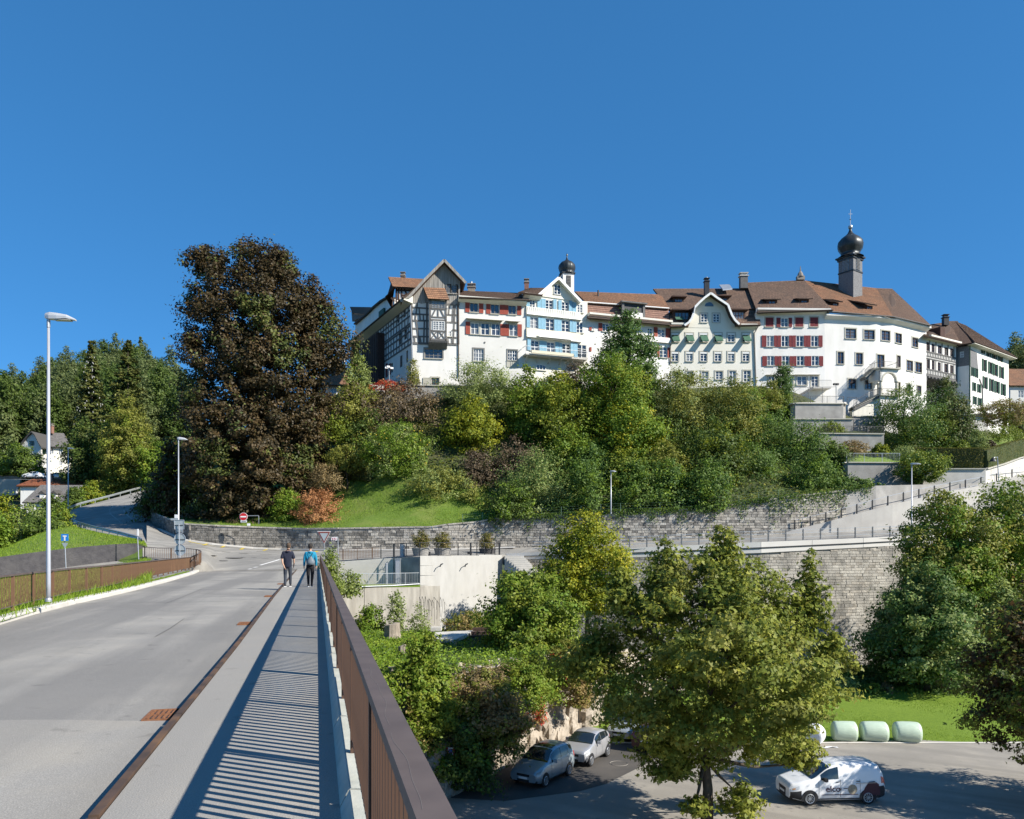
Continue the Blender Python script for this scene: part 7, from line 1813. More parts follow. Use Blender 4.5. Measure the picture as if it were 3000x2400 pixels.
shrub("orange red autumn maple bush on the lawn above the wall",85.5,868,1006,1428,1536,hz(935,85),col='orange',n=4200,leaf=.19,clump=.24,rough=.4)
shrub("pale green bush beside the orange maple bush",87,795,885,1432,1525,hz(840,87),col='green',n=2800,leaf=.22,mix=('bright',.3))
shrub("brownish dry ground bush under the small crooked apple tree",90,905,1010,1355,1430,hz(950,90),col='brown',n=2600,leaf=.18)
shrub("dark bush filling the inner bend of the hill road",99,412,530,1395,1530,P(470,1535,99).z,col='dark',n=5200,leaf=.3,mix=('copper',.3))
shrub("dark hanging copper branches at the foot of the beech by the bend",96,450,560,1290,1500,P(500,1520,96).z,col='copper',n=5200,leaf=.36,mix=('dark',.3))
tree("dark green cypress, slim column before the dark red shutters","tree",109,2268,2318,1062,1185,ground=hz(2293,109) - .5,kind='column',col='deep',leaf=.2,n=4200,clump=.35,rough=.08,group=HG)
shrub("round leafy garden bush left of the cypress",107,2215,2290,1120,1200,hz(2250,107),col='olive',n=2600,leaf=.22,mix=('bright',.3))
shrub("trimmed green bush round the foot of the cypress",108,2262,2325,1155,1215,hz(2293,108),col='bright',n=2200,leaf=.2,mix=('deep',.4))
# garden on the right
tree("slender green tree filling the slope below the loose yellow green tree","tree",93,1600,1740,1240,1460,ground=hz(1670,92),col='green',leaf=.28,n=5500,group=HG,mix=('bright',.3))
tree("dark leaved tree between the elder bush and the golden patched tree","tree",90,1660,1790,1300,1480,ground=hz(1730,89),col='deep',leaf=.28,n=5000,group=HG,mix=('green',.3))
tree("leafy tree right of the bright small tree on the slope","tree",89,1890,2010,1290,1470,ground=hz(1950,88),col='olive',leaf=.27,n=5000,group=HG,mix=('bright',.3))
tree("green tree at the back under the curved gable","tree",104,2130,2240,1130,1280,ground=hz(2190,104),col='green',leaf=.28,n=4500,group=HG,mix=('olive',.4))
tree("airy light green tree in front of the church porch","tree",104,2562,2738,1128,1345,ground=P(2650,1345,104).z,col='deep',leaf=.25,n=7500,group=HG,mix=('bright',.2),rough=.35)
tree("yellow green young tree beside the dark pine","tree",106,2712,2790,1185,1330,ground=P(2750,1345,106).z,col='bright',leaf=.25,n=3200,group=HG)
tree("dense dark pine with a rounded cone shape under the link house","tree",108,2692,2848,1110,1330,ground=P(2770,1335,108).z,kind='ovoid',col='spruce',leaf=.26,n=11000,group=HG,clump=.2,rough=.15,mix=('deep',.35))
tree("flat topped reddish green maple beside the white block","tree",118,2878,3000,1172,1250,ground=P(2935,1262,118).z,kind='spread',col='brown',leaf=.24,n=4200,group=HG,mix=('olive',.5))
shrub("dark bush at the right edge under the grey house",122,2960,3080,1180,1300,P(3000,1300,122).z,col='copper',n=3500,leaf=.28,mix=('dark',.4))
tree("light green fan leaved small tree in front of the terrace wall","tree",91,2632,2770,1322,1412,ground=P(2700,1418,91).z,kind='spread',col='bright',leaf=.26,n=3200,group=HG,mix=('deep',.3),trunk=.12)
for i,(l,r,t,b,d,c,lab) in enumerate(((2455,2540,1290,1332,97,'brown',"row of dry flowering garden plants on the terrace lawn"),(2555,2600,1300,1335,97,'yellow',"small yellowish plant on the terrace lawn"),(2610,2690,1305,1350,96,'grey',"low grey shrub at the end of the terrace lawn"),(2395,2470,1235,1275,101,'bright',"flowering plants on the upper terrace"),
	(2795,2835,1290,1322,100,'bright',"lime green low bush above the clipped hedge"),(2835,2890,1262,1322,101,'grey',"grey leaved bush above the clipped hedge"),(2880,2915,1290,1315,102,'copper',"small red brown bush above the clipped hedge"),(2870,2995,1245,1295,106,'bright',"pale flowering shrubs below the reddish maple"))):
	shrub(lab,d,l,r,t,b,None,col=c,n=1700,leaf=.2,group="garden shrubs on the terraces")
hedge("tall dark clipped hedge on the garden wall, left part in shade",[P(2684,1372,95) + Vector((0,.6,0)),P(2888,1374,92.4) + Vector((0,.6,0))],1.1,2.55,9000,leaf=.11)
hedge("sunlit clipped hedge on the light wall climbing to the right",[P(2889,1374,92.4) + Vector((0,.6,0)),P(2986,1340,101) + Vector((0,.6,0)),P(3060,1322,108)],1.1,2.3,7000,leaf=.11)
# lower right, foot of the viaduct wall
LG="trees below the viaduct"
tree("big olive green tree covering the right end of the white edge beam","tree",65,2650,2895,1440,1800,ground=-9,col='olive',leaf=.26,n=15000,group=LG,mix=('green',.4),clump=.18,rough=.3)
tree("tall green tree at the right edge in front of the ramp","tree",67,2840,3100,1395,1800,ground=-9,col='green',leaf=.27,n=14000,group=LG,mix=('olive',.4),clump=.18,rough=.3)
tree("grey green ash tree with thin stems above the lawn edge","tree",60.5,2585,2850,1640,2000,ground=-9.6,col='deep',leaf=.27,n=14000,group=LG,mix=('grey',.45),clump=.19,rough=.28,kind='ovoid')
tree("grey leaved tree between the ash and the red maple","tree",63,2800,2990,1680,2010,ground=-9.6,col='grey',leaf=.27,n=9000,group=LG,mix=('dark',.4))
tree("shaded dark tree against the stone wall behind the ash","tree",66,2560,2760,1720,2000,ground=-9.8,col='dark',leaf=.3,n=9000,group=LG)
tree("leafy green tree filling the gap above the ash","tree",64,2700,2900,1560,1800,ground=-9.8,col='green',leaf=.27,n=9000,group=LG,mix=('bright',.25))
for i,(l,r,t,b,d,c,lab) in enumerate(((2430,2520,1985,2065,60.5,'grey',"low grey green bush by the lawn edge next to the maple"),(2515,2590,2003,2062,60.5,'bright',"small fresh green bush at the lawn edge"),(2560,2625,2003,2060,60.8,'brown',"small brown bush at the lawn edge"),(2635,2690,2010,2062,60.5,'bright',"tuft of light green leaves at the lawn edge below the ash stems"),
	(2680,2810,1985,2062,61,'deep',"dark leafy undergrowth below the ash at the lawn edge"),(2800,2950,1985,2062,61,'grey',"leafy undergrowth at the lawn edge beside the red maple"),(2480,2620,1850,2010,63,'dark',"dark bush in the shade at the foot of the tall wall"),(2340,2500,1930,2060,62.5,'green',"bush behind the maple at the foot of the tall wall"))):
	shrub(lab,d,l,r,t,b,-10.0,col=c,n=3200,leaf=.2,group="bushes along the lawn edge")
# hero maple in the car park and the reddish one at the right edge
mp=G(2078,2425,-10)
MA=[(0,.14),(.06,.36),(.14,.66),(.25,.90),(.40,1.0),(.55,.98),(.68,.90),(.78,.80),(.87,.64),(.94,.46),(1,.2)]
tree("large green maple with yellowing leaf tips standing in the car park","tree",mp.y,1725,2415,1618,2250,extra=((2050,2190,1512,1800,3200),(2325,2430,1600,1880,2200),(1880,2010,1565,1820,2800),(2390,2530,1850,1985,2200),(1675,1830,1840,2000,2600),(1770,1860,1660,1780,1800),(2280,2420,2110,2270,2600),(1890,2060,2120,2290,4500),(2095,2220,2270,2400,1300),(1980,2070,2310,2365,500)),ground=-10,col='maple',leaf=.155,n=50000,dense=1,grow=1.0,group=None,trunk=.24,clump=.115,rough=.3,lobes=3,k=26,shape=MA,mix=('olive',.25),seed=77,core=.35,flat=.6)
tree("reddish brown maple cut by the right edge of the photo","tree",34.5,2880,3440,1690,2250,ground=-10,col='maple',leaf=.16,n=52000,dense=1,grow=1.0,trunk=.24,clump=.13,rough=.35,lobes=3,mix=('rmaple',.6),k=14,seed=5,shape=[(0,.35),(.1,.75),(.3,1),(.55,.98),(.75,.8),(.9,.5),(1,.15)])
# bench, cliff and bridge side
tree("golden yellow tree in front of the viaduct street","tree",66,1598,1842,1500,1790,ground=-6.5,col='gold',leaf=.24,n=15000,mix=('yellow',.5),trunk=.2,clump=.18,rough=.28,shape=[(0,.5),(.15,.85),(.35,1),(.55,.92),(.75,.7),(.9,.42),(1,.12)])
tree("lime green leafy tree standing above the rock face","tree",50,1418,1690,1670,1965,ground=-5.2,col='bright',leaf=.22,n=14000,mix=('green',.4),trunk=.16,clump=.2,rough=.22)
tree("dark bush like tree beside the concrete steps","tree",54,1470,1610,1680,1810,ground=-5.5,col='green',leaf=.22,n=6000,trunk=.12,mix=('dark',.4))
shrub("bright green bush on the bench nearest the railing",36.0,1172,1318,1838,2110,-4.8,col='bright',n=8000,leaf=.17,kind='ovoid',mix=('green',.5))
shrub("pinkish brown bush on the bench in front of the cellar steps",38.3,1290,1530,1955,2130,-6.8,col='brown',n=8000,leaf=.16,mix=('olive',.35))
shrub("dark shaded bush hanging over the cliff by the parking sign",37.0,1190,1440,2060,2290,-9.6,col='dark',n=12000,leaf=.17,mix=('green',.15))
shrub("green bush at the cliff edge close to the railing, below the stone block",33.8,1030,1205,1990,2200,-6.8,col='green',n=7000,leaf=.15,mix=('bright',.4))
shrub("yellow green bush lit by the sun above the dark cliff bush",35.6,1195,1335,2005,2140,-6.6,col='yellow',n=4500,leaf=.15,mix=('bright',.6))
shrub("shady bush behind the railing left of the no parking sign",33.2,1070,1222,2120,2330,-9.8,col='dark',n=8000,leaf=.16,mix=('green',.25))
shrub("olive brown bush on the cliff below the pinkish bush",38.2,1390,1540,2040,2190,-8.0,col='olive',n=5500,leaf=.15,mix=('brown',.3))
shrub("light green bush hanging above the pale rock",40.6,1460,1590,1930,2070,-6.2,col='bright',n=4500,leaf=.15,mix=('green',.4))
shrub("tan dry grass tussock hanging over the rock face",46.0,1650,1745,1910,2070,-7.0,col='dry',n=3000,leaf=.15,mix=('olive',.3),kind='column')
shrub("leafy green bush on the cliff edge under the lime green tree",44.2,1500,1640,1890,2040,-6.2,col='bright',n=5200,leaf=.17,mix=('green',.5))
shrub("olive bush at the cliff top beside the hanging grass",46,1610,1730,1870,1975,-5.2,col='olive',n=3600,leaf=.17,mix=('red',.06))
shrub("red leaved creeper on the rock face",42.0,1555,1600,2035,2120,-8.2,col='red',n=420,leaf=.13,mix=('dry',.4))
shrub("green bush at the right foot of the rock face behind the cars",52.5,1740,1860,1960,2110,-10,col='deep',n=4000,leaf=.2,mix=('green',.4))
shrub("small light green bush above the cellar roof",49,1370,1480,1905,2000,-5.0,col='grey',n=2600,leaf=.16,mix=('bright',.4))
shrub("wild green bush against the old stained wall behind the railing",62,1045,1125,1768,1870,-5.0,col='green',n=2400,leaf=.2,mix=('bright',.3))
tree("thin young tree growing before the stained wall","tree",62,1138,1186,1728,1850,ground=-5.2,kind='column',col='grey',leaf=.18,n=900,trunk=.05)
shrub("thin weeds before the graffiti",63,1195,1262,1765,1870,-5.4,col='grey',n=700,leaf=.16)
shrub("brownish weeds along the foot of the white wall",62,1300,1480,1790,1862,-5.6,col='olive',n=4200,leaf=.17,mix=('dry',.3))
shrub("tall willow herb growing beside the bridge end and the give way sign",56,930,1005,1592,1770,-2.5,col='grey',n=2600,leaf=.15,kind='ovoid',mix=('bright',.4),rough=.4)
shrub("leafy plants right of the bridge end below the terrace",60,985,1060,1668,1745,-2.6,col='grey',n=1000,leaf=.2,mix=('bright',.3))
# left
for (l,r,t,b,d,c,k,lab) in ((-60,45,1445,1600,84,'yellow','dome',"yellow green bush at the left edge of the photo"),(20,150,1475,1600,86,'grey','dome',"grey green bush at the foot of the dark roofed house"),(110,190,1450,1560,90,'dark','dome',"dark bush in shade left of the hazel bush"),(140,210,1488,1566,86,'bright','dome',"sunlit hazel bush at the left end of the guardrail"),
	(190,245,1428,1505,118,'dark','dome',"dark bush at the end of the long low house"),(60,200,1500,1610,82,'dark','dome',"shadowed low bush on the mound's edge"),(230,300,1412,1480,124,'yellow','dome',"light bush behind the upper guardrail"),(300,390,1392,1450,140,'olive','dome',"low olive bush along the upper guardrail"),(-80,30,1490,1640,76,'green','dome',"dark green bush at the far left of the mound")):
	shrub(lab,d,l,r,t,b,P(0,b,d).z,col=c,n=4200,leaf=.26,kind=k,mix=('green',.3),group="bushes left of the hill road")
shrub("large round dark tree beside the white villa",166,2,122,1306,1400,None,col='dark',n=7500,leaf=.42,kind='dome',mix=('green',.3))
def spruce(label,d,px,w,top,bot,ground,n,seed,group=None,col='spruce',lightmix='olive'):
	rs=np.random.RandomState(seed);a=P(px,bot,d);H=P(px,top,d).z - a.z;Rm=w / 2 * d / F
	tiers=int(H / .62);C=[];N=[];T=[];ends=[]
	for i in range(tiers):
		h=i / tiers;r=Rm * (1 - h) ** .78 * rs.uniform(.82,1.12) + .25;nb=max(5,int(9 * (1 - h) + 4))
		for k in range(nb):
			th=rs.uniform(0,6.28);L=r * rs.uniform(.7,1.1);m=max(6,int(n / tiers * L / (r * nb) * (1 - h * .75) * 1.6))
			t=rs.uniform(.15,1,m) ** .7;q=L * t;z=h * H - .32 * L * t ** 1.2 + .12 * L * (t > .85);w_=.34 * L * (1 - t * .75) * rs.uniform(-1,1,m)
			x=q * math.cos(th) - w_ * math.sin(th);y=q * math.sin(th) + w_ * math.cos(th)
			C.append(np.stack([x,y,z + rs.normal(0,.08,m) - .35 * np.abs(w_)],1));N.append(np.stack([np.full(m,math.cos(th)) * .5,np.full(m,math.sin(th)) * .5,np.ones(m) * .9],1) + rs.normal(0,.45,(m,3)));T.append(np.clip(t * .6 + rs.uniform(-.1,.4,m),0,1))
	C=np.concatenate(C);N=np.concatenate(N);T=np.concatenate(T);base=Vector((a.x,a.y,ground if ground is not None else a.z));C[:,2] += a.z - base.z
	root=thing("spruce_tree",label,"tree",base,group);me=leaf_mesh("crown",C,N,(.0034 * d) * rs.uniform(.8,1.5,len(C)),T,LM[col],aspect=.5);link(bpy.data.objects.new("crown",me),root)
	mb=MB();mb.tube([(0,0,-.4),(0,0,(a.z - base.z) + H * .97)],[.02 * H,.02],7);part("trunk",mb,M_bark,root,world=False);return root
sp1=spruce("tall dark spruce left of the copper beech, hung with pale cones",150,268,152,992,1440,P(268,1440,150).z - 1,17000,3)
sp2=spruce("second tall spruce standing between the dark spruce and the beech",156,375,170,990,1330,P(375,1420,156).z - 1,15000,4)
cr=random.Random(2);mb=MB()
for i in range(70):
	h=cr.uniform(.25,.95);r=5.0 * (1 - h) ** .78;a=cr.uniform(3.3,6.1);mb.lathe([(0,-.22),(.1,0),(0,.16)],(r * math.cos(a),r * math.sin(a),h * 29.5),5)
part("cones",mb,M_concn,sp1,world=False,kind="stuff")
tree("light green beech tree standing before the two tall spruces","tree",140,298,450,1150,1440,ground=P(370,1450,140).z,col='olive',leaf=.36,n=15000,kind='ovoid',mix=('bright',.25),clump=.18)
tree("dark leafy tree at the foot of the dark spruce","tree",144,190,320,1230,1450,ground=P(250,1455,144).z,col='dark',leaf=.42,n=7000,mix=('spruce',.3))
tree("green tree right of the light beech, half hidden by the copper beech","tree",138,405,520,1290,1470,ground=P(450,1470,138).z,col='green',leaf=.4,n=6000,mix=('bright',.3))
# far forest: a few trees of each kind, copied with their parts
FG="trees of the far wooded hill"
protos=[]
for i in range(5):
	seed=300 + i;H=(15,17,13,19,16)[i];Rm=(4.2,3.6,4.6,4.2,5.0)[i]
	C,N,S,T,cc=crown_cloud(H,Rm,Rm,('ovoid','column','round','ovoid','round')[i],8000,.55,seed,.22,rough=.3)
	C[:,2] += 3;cc[:,2] += 3
	root=thing("forest_tree","","tree",(0,0,0),FG);me=leaf_mesh("crown",C,N,S,T,LM[('forest','dark','forest','forest','dark')[i]]);link(bpy.data.objects.new("crown",me),root)
	mb=MB();limbs(mb,(0,0,0),0,(0,0,H * .8),cc,seed,.3,4);part("trunk",mb,M_bark,root,world=False);protos.append(root)
for i in range(2):
	s=spruce("",200,1500,(80,66)[i],1605 - (205,235)[i],1605,None,5200,20 + i,FG,col=('spruce','forest')[i]);s.location=(0,0,0);s.name="forest_spruce";protos.append(s)
fr_=random.Random(12);used=[False] * 7;spots=[]
for row,d in enumerate((196,212,228,244,262,280,300,318)):
	px=-70 + fr_.uniform(0,30)
	while px < 540:
		spots.append((px,d + fr_.uniform(-6,6),0));px += 38 * 200 / d * fr_.uniform(.75,1.3) * (1.0)
for px,d in ((2975,190),(3010,200),(3040,185),(2950,230),(2985,235),(3030,240),(3070,220),(2920,260),(2960,270)): spots.append((px,d,1))
names=["round crowned","slim","low broad","tall olive","dark wide","pointed spruce","narrow spruce"]
for px,d,side in spots:
	k=fr_.choices(range(7),(6,4,5,5,5,1,1))[0]
	v=left(px,d) if not side else Vector(((px - CX) / F * d,d,pl([(170,30),(260,48),(420,95)],d)))
	o=protos[k]
	if used[k]: o=clone(protos[k])
	used[k]=True
	o.location=v - Vector((0,0,.6));o.rotation_euler=(0,0,fr_.uniform(0,6.28));s_=fr_.uniform(.85,1.2);o.scale=(s_,s_,s_ * fr_.uniform(.9,1.15))
	o["group"]=FG
	zone="behind the grey house" if side else ("near the left edge" if px < 50 else "above the villa" if px < 130 else "above the dark roofed houses" if px < 205 else "behind the dark spruce" if px < 320 else "behind the second spruce" if px < 420 else "beside the copper beech")
	o["label"]="%s tree %s the wood %s" % (names[k],"at the foot of" if d < 220 else "half way up" if d < 268 else "on the skyline of",zone)
dup={}
for o in SC.objects:
	if o.get("group") == FG and o.parent is None: dup.setdefault(o["label"],[]).append(o)
for lb,os_ in dup.items():
	if len(os_) > 1:
		for i,o in enumerate(sorted(os_,key=lambda q: q.location.x / q.location.y)): o["label"]=lb + ", " + ("first","second","third","fourth","fifth","sixth","seventh","eighth","ninth","tenth")[min(i,9)] + " from left"
for k in range(7):
	if not used[k]: protos[k].location=left(100,330)
# ground cover: undergrowth on slope, bench, ivy curtains, grass tufts
def cover(name,fn,n,leaf,col,seed,kind="stuff",up=1.0,mix=None):
	rs=np.random.RandomState(seed);C=np.array([fn(rs) for _ in range(n)]);N=rs.normal(0,.6,(n,3)) + np.array([0,-.2,up])
	t=np.clip(.5 + .35 * np.sin(C[:,0] * .9) * np.sin(C[:,1] * .8 + C[:,2]) + rs.normal(0,.2,n),0,1)
	me=leaf_mesh(name,C,N,leaf * rs.uniform(.6,1.4,n),t,LM[col]);o=link(bpy.data.objects.new(name,me));o["kind"]=kind
	if mix: me.materials.append(LM[mix[0]]);me.polygons.foreach_set("material_index",(rs.rand(n) < mix[1]).astype(np.int32));me.update()
	return o
def on_slope(rs):
	px=rs.uniform(1230,2560);a=pl(col(UW,3),px);b=pl(col(HB,2),px);s=rs.uniform(0.02,.98) ** 1.1
	if px < 1480 and s < .35 * (1480 - px) / 200: s=rs.uniform(.4,1)
	v=hill(px,lerp(a + .3,b,s));return (v.x,v.y,v.z + rs.rand() ** 2 * .7)
cover("undergrowth",on_slope,36000,.3,'dark',1,mix=('olive',.3))
def on_slope2(rs):
	px=rs.uniform(560,1240);a=pl(col(UW,3),px);b=pl(col(HB,2),px);s=rs.uniform(0.55,.98);v=hill(px,lerp(a + .3,b,s));return (v.x,v.y,v.z + rs.rand() ** 2 * .5)
cover("undergrowth",on_slope2,9000,.3,'dark',2,mix=('olive',.3))
def on_bench(rs):
	px=rs.uniform(1000,1660);t=pl(BT,px);v=bench(px,rs.uniform(t - .8,66));return (v.x,v.y,v.z + rs.rand() ** 2 * .55)
cover("undergrowth",on_bench,26000,.16,'grass',3,mix=('ivy',.4))
def on_bench2(rs):
	px=rs.uniform(950,1240);t=pl(BT,px);v=bench(px,rs.uniform(t - .8,60));return (v.x,v.y,v.z + rs.rand() ** 2 * .5)
cover("undergrowth",on_bench2,22000,.12,'grass',13,mix=('bright',.25))
def on_cliff(rs):
	px=rs.uniform(1200,1850);f,t=pl(BF,px),pl(BT,px);d=lerp(f,t,rs.uniform(.35,1.1));v=bench(px,d);v += Vector((0,-.9 - rs.rand() * .6,0));return tuple(v)
cover("cliff_grass",on_cliff,5000,.15,'olive',4,mix=('dry',.4),up=.2)
def ivy_curtain(rs):
	px=rs.uniform(1430,2560);v=topj(px) if px < 2476 else uw_top(px);return (v.x + rs.normal(0,.1),v.y - .12 - rs.rand() * .15,v.z + .35 - abs(rs.normal(0,.32 + .5 * (math.sin(px * .07) > .55) + .6 * (2250 < px < 2480))))
cover("ivy",ivy_curtain,7500,.17,'ivy',5,up=.3,mix=('green',.2))
def lawn_edge(rs):
	v=Vector((rs.uniform(4,50),rs.uniform(58.5,63),-9.9));return (v.x,v.y,v.z + rs.rand() ** 2 * .6)
cover("undergrowth",lawn_edge,9000,.2,'ivy',6,mix=('green',.4))
def tufts(name,spots,n,h,col,seed):
	"grass blades: thin upright triangles"
	rs=np.random.RandomState(seed);V=np.empty((n,3,3),np.float32)
	for i in range(n):
		b=np.array(spots(rs));a=rs.uniform(0,6.28);w=.008 + .012 * rs.rand();H=h * rs.uniform(.4,1.2);u=np.array([math.cos(a),math.sin(a),0]);ln=np.array([rs.normal(0,.35),rs.normal(0,.35),1]) * H
		V[i]=(b - u * w,b + u * w,b + ln)
	me=bpy.data.meshes.new(name);me.vertices.add(n * 3);me.vertices.foreach_set("co",V.reshape(-1));me.loops.add(n * 3);me.loops.foreach_set("vertex_index",np.arange(n * 3,dtype=np.int32));me.polygons.add(n);me.polygons.foreach_set("loop_start",np.arange(0,n * 3,3,dtype=np.int32))
	at=me.attributes.new("tint",'FLOAT','FACE');at.data.foreach_set("value",rs.rand(n).astype(np.float32));me.materials.append(LM[col]);me.update(calc_edges=True);o=link(bpy.data.objects.new(name,me));o["kind"]="stuff";return o
def strip_spot(rs):
	px=rs.uniform(-500,440);t=rs.rand() ** .8
	far=P(px,pl([(-400,1790),(0,1705),(200,1683),(330,1668),(430,1645),(470,1643)],px),pl([(-400,30),(0,47),(200,50),(330,53),(430,56),(470,56)],px))
	near=G(px,pl([(a,b) for a,b in LK],px) - 5,ZR + 0.06) + Vector((-0.12,0.4,0));v=near.lerp(far,t);v.z += .25 * math.sin(math.pi * t);return tuple(v)
tufts("grass",strip_spot,42000,.34,'grass',7)
def mound_spot(rs):
	px=rs.uniform(-200,420);t=rs.rand();v=(dw(px,2) + Vector((0,.4,-.06))).lerp(P(px,pl(col(MR,1),px),pl(col(MR,2),px)),t);v.z += .35 * math.sin(math.pi * t);return tuple(v)
tufts("grass",mound_spot,26000,.16,'grass',8)
def lawn_spot(rs): return (rs.uniform(8,48),rs.uniform(45.9,60),-9.93)
tufts("grass",lawn_spot,40000,.10,'grass',9)
def hill_lawn(rs):
	px=rs.uniform(640,1480);a=pl(col(UW,3),px);b=pl(col(HB,2),px);v=hill(px,lerp(a + .3,b,rs.uniform(0.0,.45)));return tuple(v)
tufts("grass",hill_lawn,36000,.22,'grass',10)
def kerb_weed(rs):
	i=rs.randint(2,len(LK) - 1);a,b=lk[i - 1],lk[i];v=a.lerp(b,rs.rand());return (v.x - .34 - rs.rand() * .2,v.y + .1,ZR + .1)
tufts("grass",kerb_weed,5000,.14,'grass',11)
# terraces below the monastery
def tw(label,pts,th=.5,m=None,cop=True):
	"pts: (column, foot row, top row, distance)"
	t=thing("terrace_wall",label,"wall",P(pts[0][0],pts[0][1],pts[0][3]),"terrace walls below the monastery");mb=MB()
	lo=[P(a,y0,d) + Vector((0,0,-.8)) for a,y0,y1,d in pts];hi=[P(a,y1,d) for a,y0,y1,d in pts];bk=Vector((0,th,0))
	mb.grid([lo,hi,[p + bk for p in hi],[p + bk for p in lo]]);mb.face([lo[0],hi[0],hi[0] + bk,lo[0] + bk]);mb.face([lo[-1],hi[-1],hi[-1] + bk,lo[-1] + bk])
	part("wall_face",mb,m or M_plast,t)
	if cop:
		mb=MB()
		for a,b in zip(hi,hi[1:]): mb.bar(a + bk * .4 + Vector((0,0,.05)),b + bk * .4 + Vector((0,0,.05)),th + .25,.12)
		part("coping",mb,M_trim,t)
	return t
def deck(name,A,B,m):
	mb=MB();mb.grid([[P(*a) + Vector((0,.1,-.04)) for a in A],[P(*b) for b in B]]);struct(name,mb,m,smooth=True)
tw("highest grey plaster terrace wall under the landing stairs",[(2318,1250,1186,104.6),(2330,1250,1183,104),(2470,1240,1184,104.4),(2478,1236,1186,106)])
tw("plain lower step of the highest terrace wall",[(2322,1290,1229,103.2),(2500,1270,1229,103.4)])
tw("grey plaster wall with a dark niche right of the highest terrace wall",[(2502,1285,1221,105.5),(2590,1290,1221,106.5)])
tw("middle terrace wall behind the dry garden plants",[(2398,1325,1271,99.4),(2590,1325,1273,99.6)])
tw("terrace wall with a railing below the small lawn",[(2472,1412,1358,93.6),(2484,1410,1356,93),(2640,1414,1357,93.2),(2690,1420,1372,92.8)])
tw("pale concrete garden wall under the clipped hedge beside the ramp",[(2688,1432,1375,92.6),(2888,1436,1375,92.0),(2940,1405,1360,96.5),(2987,1378,1342,101),(3060,1355,1325,108)],m=M_conc)
deck("terrace_lawn",[(2472,1358,93.6),(2640,1357,93.4),(2700,1360,93.4)],[(2400,1322,99),(2590,1322,99.2),(2700,1330,99.2)],M_grass)
deck("terrace_ground",[(2398,1273,99.6),(2500,1273,99.6),(2590,1273,99.8)],[(2390,1262,104),(2500,1262,104),(2600,1262,106)],M_soil)
deck("terrace_paving",[(2318,1187,104.2),(2480,1187,104.6)],[(2316,1176,114),(2480,1178,114)],M_conc)
deck("garden_ground",[(2690,1375,93),(2888,1376,92.6),(2985,1344,101.4),(3060,1330,109)],[(2690,1340,107),(2850,1300,112),(2985,1262,124),(3060,1250,130)],M_grass2)
def wire_rail(label,pts,h,gap,m=None,bars=True):
	ax,ln=polyaxis(pts);t=thing("terrace_railing",label,"railing",pts[0],"thin railings on the terraces");Z=Vector((0,0,1));mb=MB();n=max(1,int(ln / 2))
	for i in range(n): mb.bar(ax(ln * i / n) + Z * h,ax(ln * (i + 1) / n) + Z * h,.045)
	part("rail",mb,m or M_wbeam,t);mb=MB()
	for i in range(n + 1): mb.bar(ax(ln * i / n),ax(ln * i / n) + Z * h,.05)
	part("posts",mb,m or M_wbeam,t);mb=MB();l=0
	while l < ln and bars: mb.bar(ax(l) + Z * .08,ax(l) + Z * h,.018);l += gap
	if bars: part("bars",mb,m or M_wbeam,t)
wire_rail("thin bar railing on the highest terrace wall",[P(2326,1184,104),P(2472,1185,104.4)],1.1,.16)
wire_rail("thin high wire rail behind the bar railing on the highest terrace",[P(2326,1184,106),P(2450,1182,107)],2.3,.5,bars=False)
wire_rail("thin bar railing on the small wall right of the landing",[P(2482,1188,105.5),P(2510,1188,105.5)],1.1,.2)
wire_rail("dark railing on the middle terrace wall",[P(2400,1270,99.6),P(2590,1272,99.8)],1.0,.17)
wire_rail("pale railing in front of the small terrace lawn",[P(2480,1356,93.2),P(2636,1356,93.4)],1.15,.17,M_galv)
wire_rail("thin railing on the low wall below the porch stairs",[P(2500,1222,105.4),P(2575,1222,106.2)],1.5,.2)
t=thing("flood_lamp","double flood lamp on a post beside the white house corner","lamp",P(2450,1184,107));mb=MB();mb.tube([P(2450,1184,107),P(2449,1128,107)],.05,6);part("pole",mb,M_galv,t)
for dx in (-4,4):
	mb=MB();mb.box(P(2449 + dx,1126,107),(.35,.3,.25),az=.3);part("lamp_head",mb,M_dkmet,t)
t=thing("flood_lamp","white flood lamp on a mast before the dark timber annex","lamp",P(1141,1135,101));mb=MB();mb.tube([P(1141,1140,101),P(1140,1080,101)],.05,6);part("pole",mb,M_galv,t)
for dx,dy in ((-8,0),(-3,-3),(7,1)):
	mb=MB();mb.box(P(1140 + dx,1078 + dy,101),(.4,.3,.22),az=.5);part("lamp_head",mb,M_signw,t)
tw("old wall under the castle houses, hidden behind the bushes",[(1060,1190,1128,102),(1204,1180,1130,102),(1345,1180,1132,103)],m=M_plast)
shrub("bright red creeper draped over the wall below the timber house",101.6,1080,1188,1116,1150,P(1130,1150,101.6).z,col='red',n=1700,leaf=.2,mix=('orange',.25))
shrub("thin climbing plant on the corner of the timber house",102.5,1190,1230,1050,1150,P(1210,1150,102.5).z,col='olive',n=900,leaf=.22,kind='column')
shrub("ivy column climbing the shaded corner of the white gable",112,1028,1052,985,1090,P(1040,1090,112).z,col='olive',n=1600,leaf=.26,kind='column')
mb=MB();c=P(1108,1140,101);mb.box(c,(1.6,.6,.9));solo("garden_bench",mb,M_wallw,"small white bench end among the red creeper","bench")
